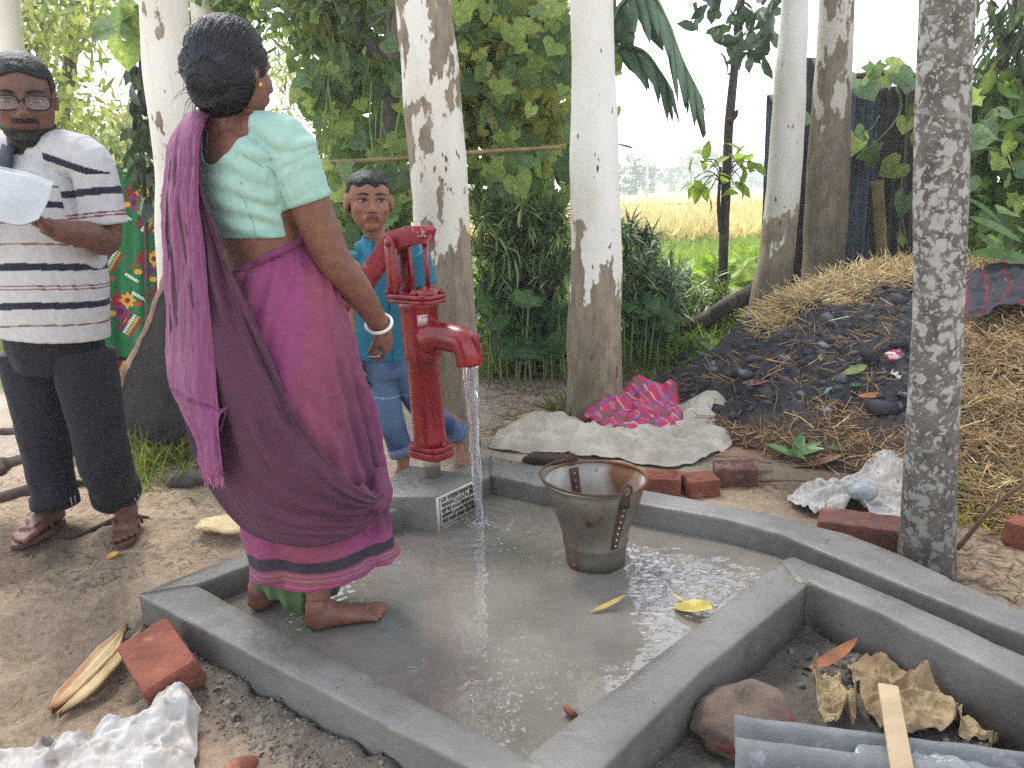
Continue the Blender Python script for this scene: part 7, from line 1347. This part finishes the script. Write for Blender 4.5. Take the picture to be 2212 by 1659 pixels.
    P_ = [limb([A(70, 335, 2.72), A(82, 400, 2.71), A(98, 500, 2.69), A(108, 600, 2.68), A(112, 690, 2.68), A(114, 722, 2.68)], [.085, .155, .176, .182, .182, .182], 30, 40, up=(0, 1, 0), r2=[.07, .125, .15, .155, .15, .15]), limb([A(60, 330, 2.72), A(140, 335, 2.69), shL + [0, 0, .004]], [.065, .078, .07], 12, 18), limb([A(60, 330, 2.72), A(0, 335, 2.75), shR], [.06, .07, .066], 12, 18),
          limb([A(150, 350, 2.68), shL, A(214, 410, 2.665), A(223, 470, 2.66), A(226, 484, 2.66)], [.058, .066, .067, .07, .071], 20, 20), limb([shR, A(-95, 440, 2.84), A(-90, 480, 2.83)], [.07, .074, .078], 14, 18)]
    so, sv = clothmesh('polo_shirt', W, P_, .0036, shirtcol, .005, (8, 8, 5), 3)
    # collar
    cn = A(66, 322, 2.70); an = np.linspace(-2.6, 2.6, 40); cv = []
    for a in an:
        d0 = fw * math.cos(a + math.pi) * -1 + rt * math.sin(a); k = abs(a) / 2.6; tip = sstep(.7, 1, k)
        for r_, z_ in ((.068, .035), (.078, .04), (.092 + .02 * tip, .0 - .035 * tip), (.1 + .03 * tip, -.02 - .045 * tip)): cv.append(cn + (-fw * math.cos(a) + rt * math.sin(a)) * r_ * np.array([1, 1, 0]) + U * (z_ - .01) - U * .03 * (1 - math.cos(a)) * .5)
    solid(obj('collar', cv, grid_faces(40, 4), M['cloth'], so, cols=np.tile(S(34, 36, 54), (160, 1))), .004)
    # ---- trousers
    def tcol(v): return np.tile(S(26, 27, 36), (len(v), 1)) * (1 + .15 * fbm(v * 6, 3, 520))[:, None]
    cuR, cuL = A(120, 1085, anR[1] + .0), A(250, 1062, anL[1] + .0)
    P_ = [limb([A(112, 690, 2.70), A(118, 750, 2.72), A(120, 800, 2.72)], [.155, .16, .125], 12, 30, up=(0, 1, 0), r2=[.12, .13, .11]), limb([hipR, A(88, 880, 2.75), A(105, 1000, 2.78), cuR + [0, 0, .0]], [.104, .092, .08, .076], 26, 24), limb([hipL, A(202, 880, 2.69), A(228, 1000, 2.72), cuL], [.104, .094, .086, .082], 26, 24)]
    to, tv2 = clothmesh('trousers', W, P_, .005, tcol, .006, (6, 6, 4), 5)
    for c0, up0, r_ in ((cuR, A(105, 1000, 2.78), .077), (cuL, A(228, 1000, 2.72), .083)):
        d0 = unit(up0 - c0); v_, f_ = tube([c0 - d0 * .012, c0 - d0 * .008, c0 + d0 * .03, c0 + d0 * .034], [r_ * .98, r_ + .008, r_ + .008, r_ + .001], 30); v_ += .004 * fbm(v_ * 14, 2, 521)[:, None]; cu = obj('rolled_cuff', v_, f_, M['cloth'], to, cols=np.tile(S(17, 18, 24), (len(v_), 1))); 
        sdv = unit(np.cross(d0, _C - c0)); base = c0 + unit(_C - c0) * (r_ + .0085)
        for o_ in (.03, .042):
            ang = o_ / r_; fwd = unit((_C - c0) - d0 * ((_C - c0) @ d0)); rad_ = fwd * math.cos(ang * 14) * 1 + sdv * 0
        fwd = unit((_C - c0) - d0 * ((_C - c0) @ d0)); sd2 = np.cross(d0, fwd)
        for a in (.62, .82): p = c0 + (fwd * math.cos(a) + sd2 * math.sin(a)) * (r_ + .0095); v_, f_ = tube([p - d0 * .006, p + d0 * .03], .0022, 6); obj('cuff_stripe', v_, f_, mat('stripe', S(150, 146, 150), rough=.8), cu)
    # ---- sandals
    for hl, te, an_, bg, z_ in ((hR, tR, anR, 1, zs), (hL, tL, anL, -1, zl)):
        d0 = unit((te - hl) * [1, 1, 0]); L_ = float(np.linalg.norm((te - hl)[:2])); lf = np.array([-d0[1], d0[0], 0]) * bg; out = []
        for a in np.linspace(0, 2 * np.pi, 36, endpoint=False): u = .5 - .5 * math.cos(a); w_ = (.036 + .016 * u) * math.sin(a); out.append(hl * [1, 1, 0] + d0 * (u * (L_ + .03) - .015) + lf * w_)
        out = np.array(out); n = 36; vv = np.vstack([out + [0, 0, z_ - .018], out + [0, 0, z_ + .001]]); sa = obj('sandal', vv, [(i, (i + 1) % n, n + (i + 1) % n, n + i) for i in range(n)] + [tuple(range(n))[::-1], tuple(range(n, 2 * n))], mat('rubber', S(104, 72, 62), S(80, 56, 50), rough=.7), W, smooth=False); bevel(sa, .003)
        at2 = lambda u, l, hh: hl * [1, 1, 0] + d0 * u * L_ + lf * l * 1.12 + [0, 0, z_ + hh]
        for l_ in (.044, -.046): v_, f_ = limb([at2(.8, .02, .018), at2(.66, l_ * .45 + .01, .05), at2(.5, l_ * .9, .04), at2(.42, l_, .004)], [.005, .0055, .006, .0055], 14, 8); obj('strap', v_, f_, mat('strap', S(92, 62, 56), rough=.6), sa)
    return W
man()
# papers in a clear folder in the hand of the man
rows = [[(-70, 352, 2.40), (0, 366, 2.39), (60, 380, 2.39), (112, 398, 2.40)], [(-70, 400, 2.33), (0, 420, 2.33), (50, 432, 2.335), (100, 440, 2.35)], [(-70, 455, 2.27), (0, 478, 2.28), (45, 486, 2.29), (82, 474, 2.31)]]
pg = surf(rows, 24, 40); pf_ = thing('paper_folder', 'clear plastic folder of papers held by the man in the striped shirt', 'papers', A(50, 430, 2.37))
solid(obj('paper', pg.reshape(-1, 3), grid_faces(24, 40), mat('paper', S(176, 174, 174), S(150, 148, 150), scale=8, rough=.6), pf_), .004, 1)
pc = pg + np.array([0, -.002, .006]); pc = pc.mean((0, 1)) + (pc - pc.mean((0, 1))) * 1.06; cm = bpy.data.materials.new('film'); cm.use_nodes = True; b = cm.node_tree.nodes['Principled BSDF']; b.inputs['Base Color'].default_value = (.75, .78, .8, 1); b.inputs['Alpha'].default_value = .45; b.inputs['Roughness'].default_value = .15
obj('plastic_cover', pc.reshape(-1, 3), grid_faces(24, 40), cm, pf_)
v, f = tube([A(72, 386, 2.40), A(66, 420, 2.385)], .004, 8); tag(obj('pen', v, f, mat('pen', S(210, 214, 220), rough=.3)), 'thin pale pen clipped at the edge of the paper folder', 'pen')

# ------------------------------------------------------------------ boy
def boy():
    W = thing('person', 'small boy in teal shirt and blue jeans standing barefoot behind the red pump', 'person', G(900, 1040, 0)); U = np.array([0, 0, 1.])
    Yc = 3.2; hd = A(797, 436, 3.16); h = .228; fw = unit([.30, -.95, 0]); rt = np.array([fw[1], -fw[0], 0]); hF = headframe(hd, unit([.30, -.93, -.03]), U + np.array([.04, 0, 0]))
    shR, shL = A(776, 548, 3.2), A(896, 545, 3.17); neck = A(812, 515, 3.2)
    S_ = head(hF, h, 1.2, 1.0, .85, 1.13)
    S_ += [limb([A(822, 560, 3.2), neck, hd - [0, 0, .05]], [.05, .042, .042], 10, 14), limb([shR, A(830, 540, 3.2), shL], [.04, .05, .04], 10, 12), limb([A(828, 560, 3.2), A(826, 660, 3.2), A(830, 760, 3.2)], [.08, .09, .09], 14, 16, up=(0, 1, 0), r2=[.06, .068, .07])]
    S_ += [limb([shR, A(765, 640, 3.2), A(768, 720, 3.17), A(776, 785, 3.14)], [.036, .032, .027, .021], 20, 12), limb([shL, A(915, 620, 3.22), A(925, 690, 3.3), A(900, 745, 3.34)], [.036, .032, .027, .021], 20, 12)]
    S_ += hand(A(776, 785, 3.14), np.array([.12, -.1, -1.]), np.array([.9, .2, 0]), 1, .72, (.35, .35, .4, .45)) + hand(A(900, 745, 3.34), np.array([-.3, .2, -.8]), np.array([-.6, -.4, 0]), -1, .72)
    hR, tR = G(886, 1040), G(815, 1062); hL, tL = G(992, 975), G(1000, 1012); zr = max(float(gz(tR[0], tR[1])[0]), .0) + .01; zl = .06
    hR[2] = tR[2] = zr; tL = G(1000, 1010, .02); hL = tL + np.array([-.03, .165, 0]); hL[2] = tL[2] = .02
    kt = KT + .006; 
    anR = hR + unit(tR - hR) * .03 + [0, 0, .07]; anL = hL + unit(tL - hL) * .03 + [0, 0, .07]
    S_ += foot(hR, tR, anR, .82, -1) + foot(hL, tL, anL, .82, 1)
    hipR, hipL = A(818, 790, 3.2), A(868, 790, 3.2); knR, knL = A(840, 890, 3.16), A(912, 880, 3.26)
    S_ += [limb([hipR, knR, anR + [0, 0, .08], anR], [.06, .045, .035, .026], 18, 12), limb([hipL, knL, anL + [0, 0, .08], anL], [.06, .045, .035, .026], 18, 12)]
    v, f, nr = remesh(S_, .0038, 4); R_, c_ = hF; loc = (v - c_) @ R_ / h; sk = np.tile(S(146, 100, 78), (len(v), 1)) * (1 + .07 * fbm(v * 9, 3, 610))[:, None]; lips = (np.abs(loc[:, 0]) < .1) & (np.abs(loc[:, 2] + .245) < .045) & (loc[:, 1] > .3); sk[lips] = S(120, 66, 62); mouth = lips & (np.abs(loc[:, 2] + .248) < .008); sk[mouth] = S(60, 30, 28)
    obj('body', v, f, M['skin'], W, cols=sk); face(W, hF, h, None, eye_open=.62, look=-.01)
    at = lambda x, y, z: c_ + R_ @ (np.array([x, y, z]) * h)
    H_ = [ellipsoid(at(0, -.07, .17), np.array([.392, .425, .352]) * h, R_, 40, 26), ellipsoid(at(0, -.14, .0), np.array([.385, .35, .32]) * h, R_, 30, 20)]; hv, hf, hn = remesh(H_, .0036, 6); l2 = (hv - c_) @ R_ / h; keep = ~((l2[:, 1] > .12) & (l2[:, 2] < .27 + .03 * np.sin(l2[:, 0] * 23) + .12 * np.abs(l2[:, 0]) * 0)) & ~((l2[:, 1] > -.06) & (l2[:, 2] < .02)) & (l2[:, 2] > -.3); u_, f_ = submesh(hv, hf, keep); hv, hn = hv[u_], hn[u_]; hv = hv + hn * (.006 * fbm(hv * np.array([50, 50, 30]), 3, 612) + .004 * (hv[:, 2] > c_[2] + .3 * h))[:, None]; solid(obj('hair', hv, f_, M['hair'], W), .003, -1)
    def scol(v): c0 = np.tile(S(32, 108, 132), (len(v), 1)) * (1 + .14 * fbm(v * 7, 3, 620))[:, None]; ln = np.abs((v - A(838, 600, 3.1)) @ rt) < .003; c0[ln & (v[:, 1] < 3.16)] = S(20, 70, 90); return c0
    P_ = [limb([A(822, 530, 3.2), A(830, 575, 3.2), A(828, 660, 3.2), A(826, 740, 3.2), A(826, 772, 3.2)], [.085, .12, .118, .118, .122], 24, 34, up=(0, 1, 0), r2=[.06, .085, .088, .09, .095]), limb([A(815, 535, 3.2), shR], [.045, .046], 8, 16), limb([A(835, 535, 3.2), shL], [.045, .046], 8, 16), limb([shR, A(766, 610, 3.2), A(762, 640, 3.2)], [.047, .052, .055], 12, 16), limb([shL, A(908, 580, 3.19), A(914, 612, 3.2)], [.047, .052, .056], 12, 16)]
    so, _ = clothmesh('shirt', W, P_, .0042, scol, .005, (9, 9, 5), 8)
    cn = A(812, 522, 3.2); cv = []
    for a in np.linspace(-2.75, 2.75, 40):
        k = abs(a) / 2.75; tip = sstep(.72, 1, k)
        for r_, z_ in ((.045, .028), (.052, .032), (.066 + .012 * tip, .0 - .03 * tip), (.07 + .02 * tip, -.012 - .04 * tip)): cv.append(cn + (-fw * math.cos(a) + rt * math.sin(a)) * r_ + U * (z_ - .022 * (1 - math.cos(a)) * .5))
    solid(obj('collar', cv, grid_faces(40, 4), M['cloth'], so, cols=np.tile(S(38, 118, 144), (160, 1))), .003)
    v_, f_ = tube([cn + (-fw * math.cos(a) + rt * math.sin(a)) * .05 - U * (.012 + .02 * (1 - math.cos(a)) * .5) for a in np.linspace(-3.14, 3.14, 30)], .0022, 6, cap=False); obj('neck_cord', v_, f_, mat('cord', S(150, 60, 40), rough=.6), W)
    v_, f_ = tube([A(774, 770, 3.15) + np.array([.023 * math.cos(a), .023 * math.sin(a), 0]) for a in np.linspace(0, 6.28, 20)], .0025, 6, cap=False); obj('wrist_cord', v_, f_, mat('cord2', S(110, 40, 36), rough=.6), W)
    def jcol(v): n_ = fbm(v * 5, 3, 630); k = sstep(-.1, .35, n_ + .3 * np.exp(-((v[:, 2] - knL[2] - .03) / .1) ** 2))[:, None]; c0 = np.array(S(38, 58, 92)) * (1 - k) + np.array(S(84, 108, 140)) * k; seam = np.abs((v[:, 2] - A(840, 862, 3.1)[2]) + .06 * (v[:, 0] - knR[0])) < .0028; c0[seam] = S(140, 156, 176); return c0
    P_ = [limb([A(828, 752, 3.2), A(838, 800, 3.2), A(842, 815, 3.2)], [.11, .115, .1], 10, 26, up=(0, 1, 0), r2=[.085, .09, .08]), limb([hipR, knR, anR + [-.0, 0, .055]], [.068, .056, .05], 20, 18), limb([hipL, knL, anL + [0, 0, .05]], [.066, .054, .047], 20, 18)]
    jo, _ = clothmesh('jeans', W, P_, .0045, jcol, .005, (7, 7, 5), 9)
    for c0, up0 in ((anR + [0, 0, .055], knR), (anL + [0, 0, .05], knL)):
        d0 = unit(up0 - c0); v_, f_ = tube([c0 - d0 * .006, c0 - d0 * .002, c0 + d0 * .03, c0 + d0 * .034], [.05, .055, .057, .05], 26); v_ += .003 * fbm(v_ * 16, 2, 631)[:, None]; obj('turned_cuff', v_, f_, M['cloth'], jo, cols=np.tile(S(92, 108, 130), (len(v_), 1)))
    return W
boy()
# haze in the air over the field
hz_v, hz_f = box((0, 270, 5.5), (700, 600, 14)); hz = obj('haze', hz_v, hz_f, None, smooth=False); hz.data.materials.clear()
hm_ = bpy.data.materials.new('haze'); hm_.use_nodes = True; t_ = hm_.node_tree; t_.nodes.clear(); o_ = t_.nodes.new('ShaderNodeOutputMaterial'); pv_ = t_.nodes.new('ShaderNodeVolumePrincipled'); pv_.inputs['Color'].default_value = (.86, .92, 1, 1); pv_.inputs['Density'].default_value = .0035; pv_.inputs['Anisotropy'].default_value = .3; t_.links.new(pv_.outputs[0], o_.inputs['Volume']); hz.data.materials.append(hm_); kind(hz, 'stuff')
hz['label'] = 'thin bluish haze over the field and far trees'; hz['category'] = 'haze'
